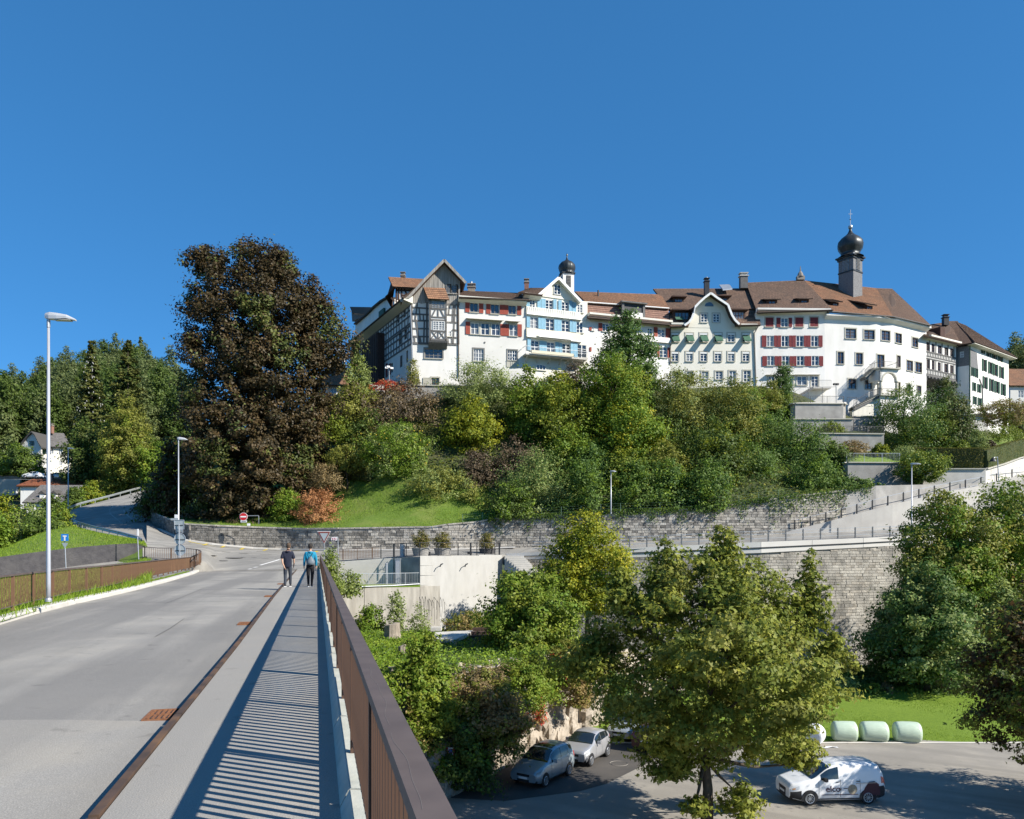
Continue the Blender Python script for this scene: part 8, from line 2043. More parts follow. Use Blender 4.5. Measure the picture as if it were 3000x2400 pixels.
# upper street at the far left
M_strw=mat("street_wall",(0.42,0.40,0.36),(0.33,0.315,0.285),scale=.8,rough=.95)
t=thing("street_wall","pale wall along the upper street with parked cars, far left","wall",P(0,1450,160));mb=MB();mb.prism([P(-120,1460,160),P(48,1450,160),P(60,1405,160),P(-120,1400,160)],(0,.5,0));part("lower_face",mb,M_strw,t)
mb=MB();mb.prism([P(-120,1406,165),P(215,1410,165),P(215,1400,165),P(-120,1390,165)],(0,.4,0));part("parapet",mb,M_strw,t)
mb=MB();mb.grid([[P(-120,1402,160.2),P(215,1408,160.2)],[P(-120,1399,168),P(215,1405,168)]]);struct("upper_street",mb,M_roadfar)
# cars
M_tyre=mat("tyre_rubber",(0.025,0.025,0.026),(0.018,0.018,0.019),rough=.8)
M_rim=mat("alloy_rim",(0.50,0.51,0.53),(0.42,0.43,0.45),rough=.35,metal=.7)
M_cglass=glassmat("car_glass",(0.015,0.02,0.022),.04,.9)
M_plas=mat("black_plastic",(0.03,0.03,0.032),(0.022,0.022,0.024),rough=.6)
M_hl=glassmat("headlight_glass",(0.55,0.57,0.58),.1,.9)
M_tail=glassmat("tail_light",(0.42,0.015,0.015),.15,.8)
M_amber=glassmat("indicator_amber",(0.6,0.25,0.03),.15,.8)
def paintmat(name,c,metal=.4,rough=.28):
	m=mat(name,c,tuple(x * .94 for x in c),scale=2,rough=rough,metal=metal,spec=.6);m.node_tree.nodes["Principled BSDF"].inputs["Coat Weight"].default_value=.5;m.node_tree.nodes["Principled BSDF"].inputs["Coat Roughness"].default_value=.06;return m
def smooth_pl(tab,x):
	for (a,va),(b,vb) in zip(tab,tab[1:]):
		if x <= b:
			t=max(0,min(1,(x - a) / (b - a)));return lerp(va,vb,t * t * (3 - 2 * t) * .5 + t * .5)
	return tab[-1][1]
def car(label,cat,loc,rz,L,W,H,top,belt,wb,m,glass,name="car",rim=True,wr=.315,sx=1.0,roofw=.76,black_bumper=False,extras=None,group=None,sidewin=True):
	"""profile tables run from the nose (x=+L/2) backwards,x measured from the nose;top=hood and roof line,belt=waist line;
	glass=dict(screen=(x0,x1),rear=(x0,x1),sides=[(x0,x1),...])"""
	t=thing(name,label,cat,loc,group,rz);t.scale=(sx,1,1)
	hw=W / 2;N=44;rows=[];z0=.2
	def wx(x):
		e=min(x,L - x);return hw * (1 - .16 * max(0,1 - x / .55) ** 2 - .09 * max(0,1 - (L - x) / .35) ** 2)
	def ring(x):
		zt,zb=smooth_pl(top,x),smooth_pl(belt,x);zb=min(zb,zt - .015);w=wx(x);g=max(0,min(1,(zt - zb) / .45));wr_=lerp(w * .93,hw * roofw,g);zl=z0 + .12 * max(0,1 - x / .5) + .1 * max(0,1 - (L - x) / .4)
		return [(w * .86,zl),(w * .97,zl + .1),(w,lerp(zl,zb,.45)),(w * .99,lerp(zl,zb,.8)),(w * .955,zb),(lerp(w * .955,wr_,.5) + .012,lerp(zb,zt - .06 * g,.5)),(wr_,zt - .07 * g),(wr_ * .82,zt - .018 * g),(wr_ * .45,zt),(0,zt + .012 * g)]
	xs=[L * i / N for i in range(N + 1)]
	for x in xs:
		q=ring(x);rows.append([(L / 2 - x,y,z) for y,z in q] + [(L / 2 - x,-y,z) for y,z in q[-2::-1]])
	mb=MB();mb.grid(rows);mb.face(rows[0]);mb.face(rows[-1][::-1]);mb.face([r[0] for r in rows] + [r[-1] for r in rows[::-1]])
	body=part("body",mb,m,t,world=False,smooth=True)
	def patch(nm,x0,x1,i0,i1,side,mt,off=.012,n=10,par=None):
		"surface patch between ring fractions i0..i1 lifted off the body"
		mb=MB();R_=[]
		for k in range(n + 1):
			x=lerp(x0,x1,k / n);q=ring(x);row=[]
			for j in range(9):
				f=lerp(i0,i1,j / 8);a=int(min(f,len(q) - 1.001));y,z=lerp(q[a][0],q[a + 1][0],f - a),lerp(q[a][1],q[a + 1][1],f - a)
				row.append((L / 2 - x,(y + off) * side,z + off * .6))
			R_.append(row)
		mb.grid(R_);return part(nm,mb,mt,par or t,world=False,smooth=True)
	def across(nm,x0,x1,yf,mt,off=.014,n=8):
		mb=MB();R_=[]
		for k in range(n + 1):
			x=lerp(x0,x1,k / n);q=ring(x);w=q[6][0] * yf;row=[]
			for j in range(9):
				y=lerp(-w,w,j / 8);a=abs(y);zs=[(q[9][0],q[9][1]),(q[8][0],q[8][1]),(q[7][0],q[7][1]),(q[6][0],q[6][1])];row.append((L / 2 - x + off * .5,y,pl(zs,a) + off))
			R_.append(row)
		mb.grid(R_);return part(nm,mb,mt,t,world=False,smooth=True)
	across("windscreen",*glass['screen'],.97,M_cglass)
	if glass.get('rear'): across("rear_window",*glass['rear'],.9,M_cglass)
	if glass.get('sunroof'): across("sunroof",*glass['sunroof'],.8,M_cglass)
	for s in (-1,1):
		if black_bumper: patch("bumper_corner",.03,.5,.2,2.6,s,M_plas,off=.014,n=6);patch("rear_corner",L - .45,L - .02,.2,2.6,s,M_plas,off=.014,n=6)
		for x0,x1 in glass['sides']: patch("side_window",x0,x1,4.25,5.9,s,M_cglass,n=6)
		for x in glass.get('doors',()):
			patch("door_seam",x - .008,x + .008,1.2,4.1,s,M_plas,off=.004,n=1)
		for x in glass.get('handles',()): patch("door_handle",x,x + .18,3.55,3.75,s,M_plas if black_bumper else m,off=.03,n=2)
		patch("sill_trim",1.0,L - 1.0,.3,1.0,s,M_plas,off=.01)
		mb=MB();x=glass['screen'][0] + .55;q=ring(x);mb.box((L / 2 - x,(q[4][0] + .13) * s,q[4][1] + .09),(.13,.2,.15));part("mirror",mb,M_plas if black_bumper else m,t,world=False)
		patch("headlight",.06,.42,3.0,4.0,s,M_hl,off=.012,n=5)
		if extras == 'van': patch("indicator",.13,.25,3.2,3.7,s,M_amber,off=.018,n=3)
		patch("tail_light",L - .22,L - .02,3.0,4.6,s,M_tail,off=.012,n=3)
		for x in (wb[0],wb[0] + wb[1]):
			mb=MB();n=20;yy=wx(x) + .006
			mb.prism([(L / 2 - x + (wr + .075) * math.cos(a),yy * s,max(.2,wr + (wr + .075) * math.sin(a))) for a in np.linspace(-.35,math.pi + .35,n)],(0,-.02 * s,0));part("wheel_arch",mb,M_plas,t,world=False)
			mb=MB();c=Vector((L / 2 - x,(wx(x) - .09) * s,wr))
			mb.tube([c + Vector((0,-.10,0)),c + Vector((0,-.085,0)),c + Vector((0,.085,0)),c + Vector((0,.10,0))] if s > 0 else [c + Vector((0,.10,0)),c + Vector((0,.085,0)),c + Vector((0,-.085,0)),c + Vector((0,-.10,0))],[wr - .03,wr,wr,wr - .03],24)
			wh=part("wheel",mb,M_tyre,t,world=False,smooth=False)
			mb=MB();yo=.105 * s
			for k in range(10):
				a=2 * math.pi * k / 10;mb.bar(c + Vector((0,yo,0)),c + Vector((.19 * math.cos(a),yo,.19 * math.sin(a))),.05,.02)
			mb.tube([c + Vector((.2 * math.cos(a),yo,.2 * math.sin(a))) for a in np.linspace(0,2 * math.pi,21)],.022,5,cap=False);mb.tube([c + Vector((0,yo * .9,0)),c + Vector((0,yo * 1.1,0))],.06,10)
			o=part("rim",mb,M_rim if rim else M_galv,wh,world=False)
	# nose: grille, bumper strip, plate
	def nose(nm,y0,y1,za,zb,mt,dx=.012,tail=False):
		mb=MB();R_=[]
		for z in (za,zb):
			row=[]
			for j in range(7):
				y=lerp(y0,y1,j / 6);cx=L / 2 - .0 - .10 * (abs(y) / hw) ** 2.5 + dx;row.append(((-cx if tail else cx),y,z))
			R_.append(row)
		mb.grid(R_);mb.grid([[(p[0] - .06 * (-1 if tail else 1),p[1],p[2]) for p in r] for r in R_]);return part(nm,mb,mt,t,world=False)
	nose("grille",-.42,.42,.56,.68,M_plas);nose("bumper_strip",-hw * .88,hw * .88,.30 if not black_bumper else .24,.42 if not black_bumper else .60,M_plas);nose("number_plate",-.25,.25,.44,.54,M_signw,.022)
	nose("rear_plate",-.25,.25,.62,.72,M_signw,.02,True);nose("rear_bumper",-hw * .9,hw * .9,.32,.5,M_plas if black_bumper else m,.03,True)
	return t
def place(front,rear,hw):
	"car placed from the ground points of its left wheels"
	f,r=G(*front,-9.99),G(*rear,-9.99);h=(f - r).normalized();lft=Vector((-h.y,h.x,0));return f,r,math.atan2(h.y,h.x),(f - r).length,lft
M_pz=paintmat("silver_blue_paint",(0.34,0.40,0.44));M_pa=paintmat("silver_paint",(0.46,0.46,0.47));M_ps=paintmat("pale_silver_paint",(0.42,0.45,0.47));M_pd=paintmat("burgundy_paint",(0.07,0.025,0.028));M_pw=paintmat("white_van_paint",(0.78,0.79,0.80),0,.35)
f,r,rz,wbm,lf=place((1594,2306),(1663,2272),.87)
L,WB=4.3,2.69;k=wbm / WB;c=(f + r) / 2 - lf * .79;c += (f - r).normalized() * (-.02)
car("silver blue family van parked nearest along the rock face","car",c,rz,L,1.74,1.68,[(0,.70),(.08,.82),(.9,1.02),(1.25,1.12),(2.0,1.58),(2.5,1.67),(3.6,1.66),(4.05,1.55),(4.22,1.2),(4.3,.8)],[(0,.66),(1.0,.98),(2.2,1.02),(4.3,1.08)],(.82,2.69),M_pz,
	dict(screen=(1.2,2.03),rear=(4.02,4.2),sunroof=(2.15,2.6),sides=[(1.62,2.62),(2.68,3.4),(3.46,4.0)],doors=(1.5,2.65,3.5),handles=(2.4,3.3)),sx=k,group="cars parked along the rock face")
f,r,rz,wbm,lf=place((1728,2245),(1776,2216.5),.86);k=wbm / 2.42
c=(f + r) / 2 - lf * .77
car("compact silver hatchback parked second along the rock face","car",c,rz,3.6,1.72,1.58,[(0,.72),(.07,.86),(.75,1.03),(1.0,1.1),(1.75,1.5),(2.2,1.575),(3.0,1.53),(3.4,1.38),(3.55,1.0),(3.6,.75)],[(0,.68),(.8,.98),(2,1.02),(3.6,1.12)],(.62,2.42),M_pa,
	dict(screen=(.97,1.78),rear=(3.2,3.48),sides=[(1.4,2.15),(2.2,2.85),(2.9,3.2)],doors=(1.3,2.17,2.95),handles=(1.95,2.8)),sx=k,group="cars parked along the rock face")
f,r,rz,wbm,lf=place((1856,2176),(1898,2150),.86)
c=(f + r) / 2 - lf * .77
car("pale silver car third along the rock face, half hidden by the maple","car",c,rz,4.1,1.72,1.45,[(0,.68),(.07,.8),(.95,.98),(1.2,1.04),(1.95,1.38),(2.4,1.45),(3.3,1.42),(3.8,1.2),(4.05,.98),(4.1,.8)],[(0,.64),(1,.92),(2.2,.95),(4.1,1.0)],(.8,2.55),M_ps,
	dict(screen=(1.18,1.98),rear=(3.4,3.9),sides=[(1.6,2.4),(2.46,3.2)],doors=(1.5,2.43),handles=(2.2,3.1)),sx=.9,group="cars parked along the rock face")
b=G(1935,2205,-9.99)
car("dark burgundy car with a red tail light half hidden below the maple","car",b + Vector((.0,1.6,0)),R(62),4.2,1.72,1.45,[(0,.68),(.07,.8),(.95,.98),(1.2,1.04),(1.95,1.38),(2.4,1.45),(3.3,1.42),(3.85,1.25),(4.12,1.0),(4.2,.8)],[(0,.64),(1,.92),(2.2,.95),(4.2,1.0)],(.8,2.55),M_pd,
	dict(screen=(1.18,1.98),rear=(3.45,4.0),sides=[(1.6,2.4),(2.46,3.2)],doors=(1.5,2.43)),sx=.95)
f,r,rz,wbm,lf=place((2365,2359),(2535,2355),.88);k=wbm / 2.68
c=(f + r) / 2 - lf * .8 + (f - r).normalized() * (-.06)
van=car("white delivery van with elco lettering parked in the maple's shade","van",c,rz,4.4,1.79,1.82,[(0,.78),(.07,.95),(.85,1.12),(1.05,1.18),(1.85,1.70),(2.3,1.81),(3.6,1.83),(4.1,1.76),(4.33,1.35),(4.4,.8)],[(0,.74),(.9,1.05),(1.6,1.08),(4.4,1.12)],(.88,2.68),M_pw,
	dict(screen=(1.02,1.87),sides=[(1.42,2.22)],doors=(1.3,2.3,3.2),handles=(2.08,3.02)),name="delivery_van",rim=False,black_bumper=True,extras='van',roofw=.82,sx=k)
hwv=.895
def van_text(txt,x,z,size,m):
	cu=bpy.data.curves.new("lettering",'FONT');cu.body=txt;cu.size=size;cu.extrude=.002;cu.align_x='CENTER';cu.offset=.004
	o=bpy.data.objects.new("lettering_curve",cu);SC.collection.objects.link(o);dg=bpy.context.evaluated_depsgraph_get();me=bpy.data.meshes.new_from_object(o.evaluated_get(dg));bpy.data.objects.remove(o)
	me.materials.clear();me.materials.append(m);q=bpy.data.objects.new("lettering",me);link(q,van);q.location=(x,hwv + .012,z);q.rotation_euler=(R(90),0,R(180));return q
M_let=mat("lettering_maroon",(0.07,0.025,0.035),(0.06,0.022,0.03),rough=.5)
van_text("elco",2.2 - 1.95,.61,.40,M_let)
def decal(nm,x0,z0,x1,z1,m,dy=.012):
	mb=MB();mb.prism([(2.2 - x0,hwv + dy,z0),(2.2 - x1,hwv + dy,z0),(2.2 - x1,hwv + dy,z1),(2.2 - x0,hwv + dy,z1)],(0,-.006,0));part(nm,mb,m,van,world=False)
decal("logo_line",1.45,.46,3.1,.49,M_let);decal("logo_dash",2.42,.73,2.62,.76,M_let);decal("logo_dash",2.2,.71,2.36,.74,M_let)
mb=MB();mb.prism([(2.2 - 2.84 + .21 * math.cos(a),hwv + .013,.70 + .22 * math.sin(a)) for a in np.linspace(0,6.283,24)[:-1]],(0,-.006,0));part("round_print",mb,mat("print_tan",(.42,.37,.27),(.2,.17,.13),scale=9,rough=.5),van,world=False)
mb=MB();mb.prism([(2.2 - x,hwv + .014,z) for x,z in ((3.28,.45),(3.42,.78),(3.6,1.02),(3.85,1.05),(4.05,.92),(4.12,.6),(4.1,.42))],(0,-.006,0));part("dark_print",mb,M_let,van,world=False)
mb=MB();mb.bar((2.2 - 3.0,hwv + .02,.97),(2.2 - 3.9,hwv + .02,.99),.02,.05,up=(0,1,0));part("door_rail",mb,M_rim,van,world=False)
# two far cars on the upper street
fa=car("white car parked on the upper street before the villa","car",P(97,1402,163.5),R(178),4.1,1.7,1.45,[(0,.68),(.07,.8),(.95,.98),(1.2,1.04),(1.95,1.38),(2.4,1.45),(3.3,1.42),(3.8,1.2),(4.05,.98),(4.1,.8)],[(0,.64),(1,.92),(2.2,.95),(4.1,1.0)],(.8,2.55),M_pw,dict(screen=(1.18,1.98),rear=(3.4,3.9),sides=[(1.6,2.4),(2.46,3.2)]),group="cars on the upper street")
fb_=clone(fa,P(166,1405,163.5),R(178),label="silver car parked on the upper street at the foot of the spruces")
for ch in fb_.children:
	if ch.name.startswith("body"): ch.data=ch.data.copy();ch.data.materials[0]=M_ps
# painted ring on the asphalt patch
mb=MB();c=G(1813,2237,-9.985);mb.tube([c + Vector((.48 * math.cos(a),.48 * math.sin(a),0)) for a in np.linspace(0,6.283,25)],.014,4,cap=False);struct("manhole_ring",mb,M_lot)
# bales
M_bale=mat("bale_wrap_green",(0.50,0.60,0.47),(0.44,0.54,0.42),scale=3,rough=.35,spec=.5,bump=.03,bscale=5,stretch=(1,4,4))
M_balew=mat("bale_wrap_white",(0.78,0.79,0.80),(0.70,0.71,0.73),scale=3,rough=.4,spec=.5,bump=.04,bscale=5)
def bale(label,px,py,w,m,rz,r=.61,seed=1):
	rs=random.Random(seed);b=G(px,py,-9.98);t=thing("wrapped_bale",label,"bale",b + Vector((0,.5,0)),"wrapped bales at the lawn edge",rz);mb=MB();n=28;rows=[]
	prof=[(-.5,.0),(-.5,.55),(-.49,.82),(-.45,.95),(-.36,1.0),(-.12,1.02),(.12,1.02),(.36,1.0),(.45,.95),(.49,.82),(.5,.55),(.5,0)]
	for x,k in prof:
		rows.append([(x * w,r * k * math.cos(a) * (1 + .015 * math.sin(5 * a + x * 7 + seed)),r + r * k * max(-.93,math.sin(a)) * (1 + .02 * math.sin(7 * a + seed + x * 4)) - .04) for a in np.linspace(0,2 * math.pi,n)])
	mb.grid(rows);part("wrapping",mb,m,t,world=False,smooth=True)
	mb=MB()
	for i in range(7):
		x=lerp(-.38,.38,i / 6) * w;mb.tube([(x + .03 * math.sin(a * 2 + i),r * 1.025 * math.cos(a),r + r * 1.025 * max(-.93,math.sin(a)) - .04) for a in np.linspace(.1,3.0,14)],.008,4)
bale("mint green wrapped bale next to the white one",2484,2177,1.36,M_bale,R(-8),seed=2);bale("mint green wrapped bale in the middle of the row",2572,2178,1.48,M_bale,R(-9),seed=3);bale("mint green wrapped bale at the open right end of the row",2670,2179,1.46,M_bale,R(-10),seed=4)
bale("bright white wrapped bale partly behind the maple",2394,2187,1.2,M_balew,R(58),seed=5)
mb=MB();c=G(2425,2190,-9.98);mb.grid([[c + Vector((x,y + .05 * math.sin(x * 5),.02 + .02 * math.sin(x * 9 + y * 5))) for x in np.linspace(-.4,.6,10)] for y in (-.1,0,.12)]);solo("plastic_film",mb,M_balew,"loose strip of white film on the ground beside the white bale","plastic film")
# planters with clipped shrubs
pt=[]
for i,(px,lab) in enumerate(((1233,"round planter with a bronze green shrub, left of the three on the white wall"),(1297,"middle round planter with a bronze green shrub behind the black fence"),(1428,"round planter with a bronze green shrub nearest the concrete steps"))):
	b=P(px,1629,wd(px) + 2.2);t=thing("planter",lab,"planter",b,"planters on the white wall")
	mb=MB();mb.lathe([(.66,0),(.8,.55),(.86,.72),(.8,.74),(.74,.66),(0,.62)],(0,0,0),20);part("pot",mb,M_plast if i != 2 else M_dkw,t,world=False,smooth=False)
	C,N,S,T,cc=crown_cloud(1.75,.84,.84,'round',2600,.13,60 + i,.3,rough=.12);me=leaf_mesh("foliage",C + np.array([0,0,.55]),N,S,T,LM['hedge']);me.materials.append(LM['brown']);me.polygons.foreach_set("material_index",(np.random.RandomState(i).rand(len(C)) < .3).astype(np.int32));me.update();link(bpy.data.objects.new("foliage",me),t)
	mb=MB();mb.tube([(0,0,.5),(0,0,1.5)],[.05,.03],6);part("stem",mb,M_bark,t,world=False)
for px,lab in ((1254,"low black block beside the left planter"),(1376,"low black block between the middle and right planter")):
	mb=MB();mb.box(P(px,1623,wd(px) + 1.8),(.42,.35,.4));solo("black_block",mb,M_dkmet,lab,"block",loc=P(px,1630,wd(px) + 1.8))
# old stones, stumps, cellar steps on the bench
def stump(label,px,py,w,h,d,m=None):
	rs=random.Random(int(px));b=P(px,py,d);b.z -= .25;mb=MB();n=14;pr=[(1.15,0),(1.0,.35),(.96,1.0),(.9,1.02),(.4,1.05),(0,1.03)];i0=[1 + rs.uniform(-.12,.12) for _ in range(n)];rows=[]
	for r_,z in pr: rows.append([(r_ * w / 2 * i0[k % n] * math.cos(2 * math.pi * k / n),r_ * w / 2 * i0[k % n] * math.sin(2 * math.pi * k / n),z * (h + .25) + (.08 * math.cos(2 * math.pi * k / n) if z > .9 else 0)) for k in range(n + 1)])
	mb.grid(rows);o=solo("tree_stump",mb,m or M_stump,label,"tree stump",None,smooth=False);o.location=b
M_stump=mat("weathered_stump",(0.36,0.31,0.25),(0.2,0.17,0.14),scale=5,rough=1,bump=.03,bscale=14,stretch=(3,3,.6))
stump("wide weathered tree stump on the green bench below the stained wall",1150,1858,1.15,.72,55.5);stump("small weathered stump among the ground cover",1178,1914,.5,.45,46)
mb=MB();b=P(1148,1988,37.5);mb.box((0,0,.26),(.42,.36,.6),az=.3,taper=.86);o=solo("boundary_stone",mb,M_stump,"squared stone block standing in the grass nearest the railing","stone");o.location=b
st=thing("cellar_steps","old stone slabs and dark beams of a ruined cellar stair on the bench","ruin",P(1330,1870,56))
mb=MB();mb.prism([P(1270,1872,54),P(1338,1872,54),P(1392,1846,60),P(1275,1852,60)],(0,0,-.25));part("stone_slab",mb,M_conc,st)
mb=MB();mb.prism([P(1262,1850,60.5),P(1292,1849,60.5),P(1292,1838,60.5),P(1262,1839,60.5)],(0,.8,0));part("stone_block",mb,M_conc,st)
mb=MB();mb.prism([P(1318,1898,53.6),P(1336,1898,53.6),P(1336,1873,53.6),P(1318,1873,53.6)],(0,.6,0));part("stone_pier",mb,M_conc,st)
for i in range(6):
	mb=MB();y=1844 + i * 11;mb.bar(P(1385 - i * 5,y,59 - i * 1.0),P(1478,y - 2,59 - i * 1.0),.5,.22);part("dark_beam",mb,M_dwood,st)
mb=MB();mb.tube([P(1379,1899,50),P(1420,1851,51),P(1432,1836,51.5)],[.035,.03,.015],6);mb.tube([P(1410,1862,51),P(1416,1872,51)],.015,5);mb.tube([P(1420,1851,51),P(1428,1856,51)],.012,5);solo("dead_branch",mb,M_bark,"bare dead branch leaning across the cellar steps","branch")
mb=MB();mb.tube([P(1160,2034,36.5),P(1210,2017,36.7)],.025,6);mb.tube([P(1206,2040,36.7),P(1208,2016,36.7)],.025,6);mb.tube([P(1160,2050,36.5),P(1160,2032,36.5)],.025,6);solo("pipe_rail",mb,M_dkmet,"short dark pipe rail at the bench edge beside the railing","rail")
mb=MB();mb.prism([G(1262,2330,-10),G(1312,2335,-10),G(1330,2230,-10) + Vector((0,0,.05)),G(1270,2210,-10)],(0,0,.5));solo("concrete_ramp",mb,M_conc,"pale concrete slab behind the no parking sign at the cliff foot","slab")
# people
M_skin=mat("skin",(0.52,0.32,0.22),(0.47,0.28,0.19),rough=.6)
def skin_mesh(name,V,E,rad,m,sub=2,root=0):
	me=bpy.data.meshes.new(name + "_base");me.from_pydata(V,E,[]);o=bpy.data.objects.new(name + "_base",me);SC.collection.objects.link(o)
	md=o.modifiers.new("s",'SKIN');md.use_smooth_shade=True
	for i,r_ in enumerate(rad): me.skin_vertices[0].data[i].radius=(r_,r_) if not hasattr(r_,'__len__') else r_
	me.skin_vertices[0].data[root].use_root=True
	sb=o.modifiers.new("b",'SUBSURF');sb.levels=sub;sb.render_levels=sub
	dg=bpy.context.evaluated_depsgraph_get();out=bpy.data.meshes.new_from_object(o.evaluated_get(dg));bpy.data.objects.remove(o);out.name=name;out.materials.clear();out.materials.append(m)
	out.polygons.foreach_set("use_smooth",[True] * len(out.polygons));return out
def figure(label,loc,rz,H,J,mats,hair,fem=False,turn=0.0,bag=False):
	"local axes: +y is the walking direction, x to the right; J = joints of this pose"
	k=H / 1.8;t=thing("person",label,"person",loc,None,rz)
	S=lambda p: (p[0] * k,p[1] * k,p[2] * k)
	V,E,Rr=[],[],[]
	def chain(pts,rad,start=None):
		prev=start
		for p,r_ in zip(pts,rad):
			V.append(S(p));Rr.append(tuple(x * k for x in r_) if hasattr(r_,'__len__') else r_ * k);i=len(V) - 1
			if prev is not None: E.append((prev,i))
			prev=i
		return prev
	# body: pelvis root, spine, neck, head; arms; legs; fingers
	chain([(0,0,.95)],[(.13,.10)]);s1=chain([(0,0,1.15),(0,.0,1.36)],[(.13,.095),(.145,.10)],0);nk=chain([(0,.01,1.50),(turn * .02,.02,1.56)],[.055,.052],s1);chain([(turn * .03,.03,1.64),(turn * .03,.03,1.72)],[(.078,.088),(.076,.088)],nk)
	for s in (-1,1):
		q=J['arm'][s];sh=chain([(s * .155,0,1.43)],[.055],s1);h=chain([q[0],q[1],q[2]],[.043,.033,.028],sh)
		w=Vector(q[2]);dr=(Vector(q[2]) - Vector(q[1])).normalized();palm=chain([tuple(w + dr * .07)],[(.036,.018)],h)
		sd=Vector((0,1,0)) if abs(dr.y) < .8 else Vector((1,0,0))
		for i in range(4):
			b0=w + dr * .09 + sd * (.030 - .02 * i);l=(.07,.08,.075,.06)[i];chain([tuple(b0),tuple(b0 + dr * l * .55 + Vector((-s * .008,0,0))),tuple(b0 + dr * l + Vector((-s * .025,0,0)))],[.0095,.009,.008],palm)
		b0=w + dr * .035 + sd * .03;chain([tuple(b0),tuple(b0 + dr * .03 + sd * .025),tuple(b0 + dr * .055 + sd * .03)],[.012,.011,.009],palm)
		l_=J['leg'][s];hp=chain([(s * .09,0,.90)],[.095],0);chain([l_[0],l_[1],tuple(Vector(l_[1]) + Vector((0,.13,-.035)))],[.058,.04,.035],hp)
	me=skin_mesh("body",V,E,Rr,M_skin);link(bpy.data.objects.new("body",me),t)
	def garment(nm,chains,m):
		nonlocal V,E,Rr
		V,E,Rr=[],[],[]
		for c in chains: chain(c[0],c[1],c[2] if len(c) > 2 else None)
		link(bpy.data.objects.new(nm,skin_mesh(nm,V,E,Rr,m)),t)
	fl=.135 if fem else .12
	# trousers
	garment("trousers",[([(0,0,.94),(0,0,1.06)],[(.165 if fem else .15,.125),(.15,.115)])] + [([(s * .085,-.005,.82),((s * .09 + J['leg'][s][0][0]) / 2,J['leg'][s][0][1] * .5,.66),J['leg'][s][0],tuple(Vector(J['leg'][s][0]).lerp(Vector(J['leg'][s][1]),.55)),tuple(Vector(J['leg'][s][1]) + Vector((0,0,-.03)))],[.105 if fem else .098,.09 if fem else .088,.072,.062 if not fem else .058,.052 if not fem else .044],0) for s in (-1,1)],mats['trousers'])
	top=[([(0,0,.74 if not fem else .84),(0,0,1.10),(0,-.005,1.34),(0,.0,1.46)],[(.19,.15),(.175,.135),(.18,.135),(.11,.09)])]
	for s in (-1,1):
		q=J['arm'][s];e=J['sleeve'];pts=[(s * .175,0,1.41),tuple(Vector((s * .175,0,1.41)).lerp(Vector(q[0]),.6)),q[0]];rad=[.082,.075,.062]
		if e > 1: pts += [tuple(Vector(q[0]).lerp(Vector(q[2]),.5)),tuple(Vector(q[0]).lerp(Vector(q[2]),.92))];rad += [.055,.043]
		else: pts=pts[:2] + [tuple(Vector((s * .175,0,1.41)).lerp(Vector(q[0]),1.05))];rad=[.085,.082,.078]
		top.append((pts,rad,2))
	garment("jacket" if fem else "shirt",top,mats['top'])
	garment("hood",[([(-.085,-.03,1.47),(0,-.10,1.45),(.085,-.03,1.47)],[.04,(.06,.045),.04])],mats['top'])
	# hair, ears, face
	hd=Vector((turn * .03,.03,1.69)) * k
	mb=MB();rows=[]
	for i in range(9):
		a=-.5 + i / 8 * (math.pi / 2 + .5);rows.append([(hd.x + .092 * k * math.cos(a) * math.cos(b) * (1 + .06 * math.sin(b * 9 + i)),hd.y + (.108 * math.cos(a) * math.sin(b) - .012) * k * (1 + .05 * math.sin(b * 7 - i)),hd.z + .035 * k + .105 * k * math.sin(a) - (.05 * k * (math.sin(b) < .1) if i < 2 else 0) + (.05 * k if (math.sin(b + turn * .7) > .45 and i < 4) else 0)) for b in np.linspace(0,2 * math.pi,25)])
	mb.grid(rows);part("hair",mb,hair,t,world=False,smooth=True)
	for s in (-1,1):
		mb=MB();mb.lathe([(0,-.03),(.014,-.015),(.016,.01),(0,.03)],hd + Vector((s * .083 * k,0,-.01 * k)),8);part("ear",mb,M_skin,t,world=False,smooth=True)
		mb=MB();mb.lathe([(0,-.008),(.009,0),(0,.008)],hd + Vector((s * .03 * k + turn * .02,.09 * k,.01 * k)),8);part("eye",mb,M_dkmet,t,world=False)
	fw=Vector((math.sin(turn * .7),math.cos(turn * .7),0));mb=MB();mb.tube([hd + fw * .085 * k + Vector((0,0,.015 * k)),hd + fw * .112 * k + Vector((0,0,-.02 * k))],[.008,.014],6);part("nose",mb,M_skin,t,world=False,smooth=True)
	mb=MB();mb.tube([hd + fw * .088 * k + Vector((-.02,0,-.055 * k)),hd + fw * .09 * k + Vector((.02,0,-.055 * k))],.005,5);part("mouth",mb,M_signr2,t,world=False)
	for s in (-1,1):
		a=Vector(J['leg'][s][1]) * k;mb=MB();rows=[]
		for u,w,h0,h1 in ((-.075,.03,.0,.085),(-.06,.042,0,.105),(0,.045,0,.1),(.09,.05,0,.062),(.165,.042,0,.045),(.19,.02,.005,.03)):
			z=a.z - .085 * k;rows.append([(a.x + w * c_ * k,a.y + u * k,z + (h0 if zz == 0 else h1 * zz) * k) for c_,zz in ((-1,0),(-1,.55),(-.5,1),(.5,1),(1,.55),(1,0),(-1,0))])
		mb.grid(rows);mb.face(rows[0]);mb.face(rows[-1][::-1]);part("shoe",mb,mats['shoe'],t,world=False,smooth=True)
		mb=MB();mb.prism([(a.x + x * k,a.y + y * k,a.z - .09 * k) for x,y in ((-.047,-.078),(.047,-.078),(.052,.09),(.03,.19),(-.03,.19),(-.052,.09))],(0,0,.025 * k));part("sole",mb,M_signw,t,world=False)
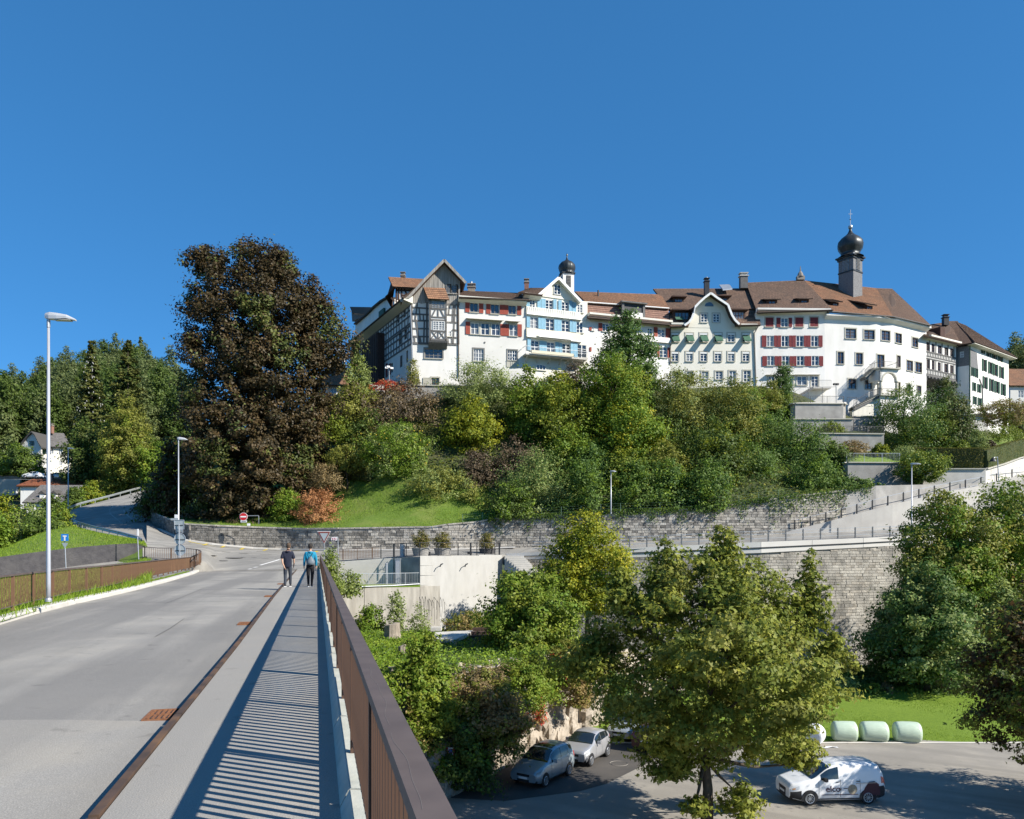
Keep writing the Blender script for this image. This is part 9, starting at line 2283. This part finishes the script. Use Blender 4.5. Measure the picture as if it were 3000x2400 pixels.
	if bag:
		mb=MB();rows=[]
		for z,w,dd in ((.92,.10,.05),(.95,.155,.08),(1.02,.165,.10),(1.10,.145,.085),(1.18,.105,.06),(1.25,.05,.03),(1.28,.035,.025)):
			rows.append([((.02 + w * math.cos(b) * (1 + .04 * math.sin(6 * b))) * k,(-.17 + dd * math.sin(b)) * k,z * k) for b in np.linspace(0,2 * math.pi,17)])
		mb.grid(rows);mb.face(rows[0][:-1]);part("drawstring_bag",mb,mats['bag'],t,world=False,smooth=True)
		for s in (-1,1):
			mb=MB();mb.tube([(.02 * k,-.17 * k,1.27 * k),(s * .09 * k,-.13 * k,1.40 * k),(s * .11 * k,-.02 * k,1.50 * k)],.008,5);mb.tube([(s * .12 * k,-.16 * k,.95 * k),(s * .17 * k,-.1 * k,1.1 * k),(s * .155 * k,-.02 * k,1.40 * k)],.007,5);part("bag_cord",mb,M_dkmet,t,world=False)
	return t
M_navy=mat("navy_cloth",(0.022,0.026,0.045),(0.016,0.019,0.034),scale=9,rough=.9,bump=.01,bscale=14);M_slate=mat("slate_cloth",(0.05,0.058,0.075),(0.04,0.047,0.062),scale=9,rough=.9,bump=.01,bscale=14)
M_teal=mat("teal_cloth",(0.015,0.24,0.38),(0.012,0.20,0.33),scale=9,rough=.8,bump=.012,bscale=12);M_blk=mat("black_cloth",(0.02,0.019,0.022),(0.015,0.014,0.017),scale=9,rough=.9);M_bag=mat("grey_nylon",(0.16,0.19,0.21),(0.12,0.145,0.165),scale=7,rough=.6,bump=.012,bscale=18)
M_hairb=mat("brown_hair",(0.10,0.065,0.04),(0.055,0.036,0.024),scale=30,rough=.7);M_haird=mat("dark_hair",(0.035,0.027,0.022),(0.02,0.016,0.014),scale=30,rough=.7);M_shoe=mat("dark_shoe",(0.035,0.035,0.04),(0.025,0.025,0.03),rough=.7)
hd_=math.atan2(.969,-.2465) - math.pi / 2
w=G(843,1719,0)
figure("person in a dark navy hooded top and slate trousers walking on the walkway, looking right",w,hd_,128 / F * w.y * .99,dict(arm={-1: [(-.235,-.05,1.16),(-.20,-.07,.97),(-.15,-.10,.86)],1: [(.245,0,1.15),(.25,.06,.98),(.235,.10,.88)]},leg={-1: [(-.10,.04,.50),(-.10,-.05,.09)],1: [(.10,.05,.50),(.105,.12,.09)]},sleeve=1),dict(top=M_navy,trousers=M_slate,shoe=M_shoe),M_hairb,turn=.9)
w=G(909,1719,0)
figure("person in a bright teal hooded jacket with a grey drawstring bag walking beside the railing",w,hd_,126 / F * w.y * .99,dict(arm={-1: [(-.235,-.01,1.15),(-.26,.0,.97),(-.255,.02,.84)],1: [(.24,-.01,1.15),(.25,.02,.97),(.24,.05,.84)]},leg={-1: [(-.085,.05,.50),(-.075,-.02,.09)],1: [(.085,.03,.50),(.06,.08,.09)]},sleeve=2),dict(top=M_teal,trousers=M_blk,shoe=M_shoe,bag=M_bag),M_haird,fem=True,bag=True)
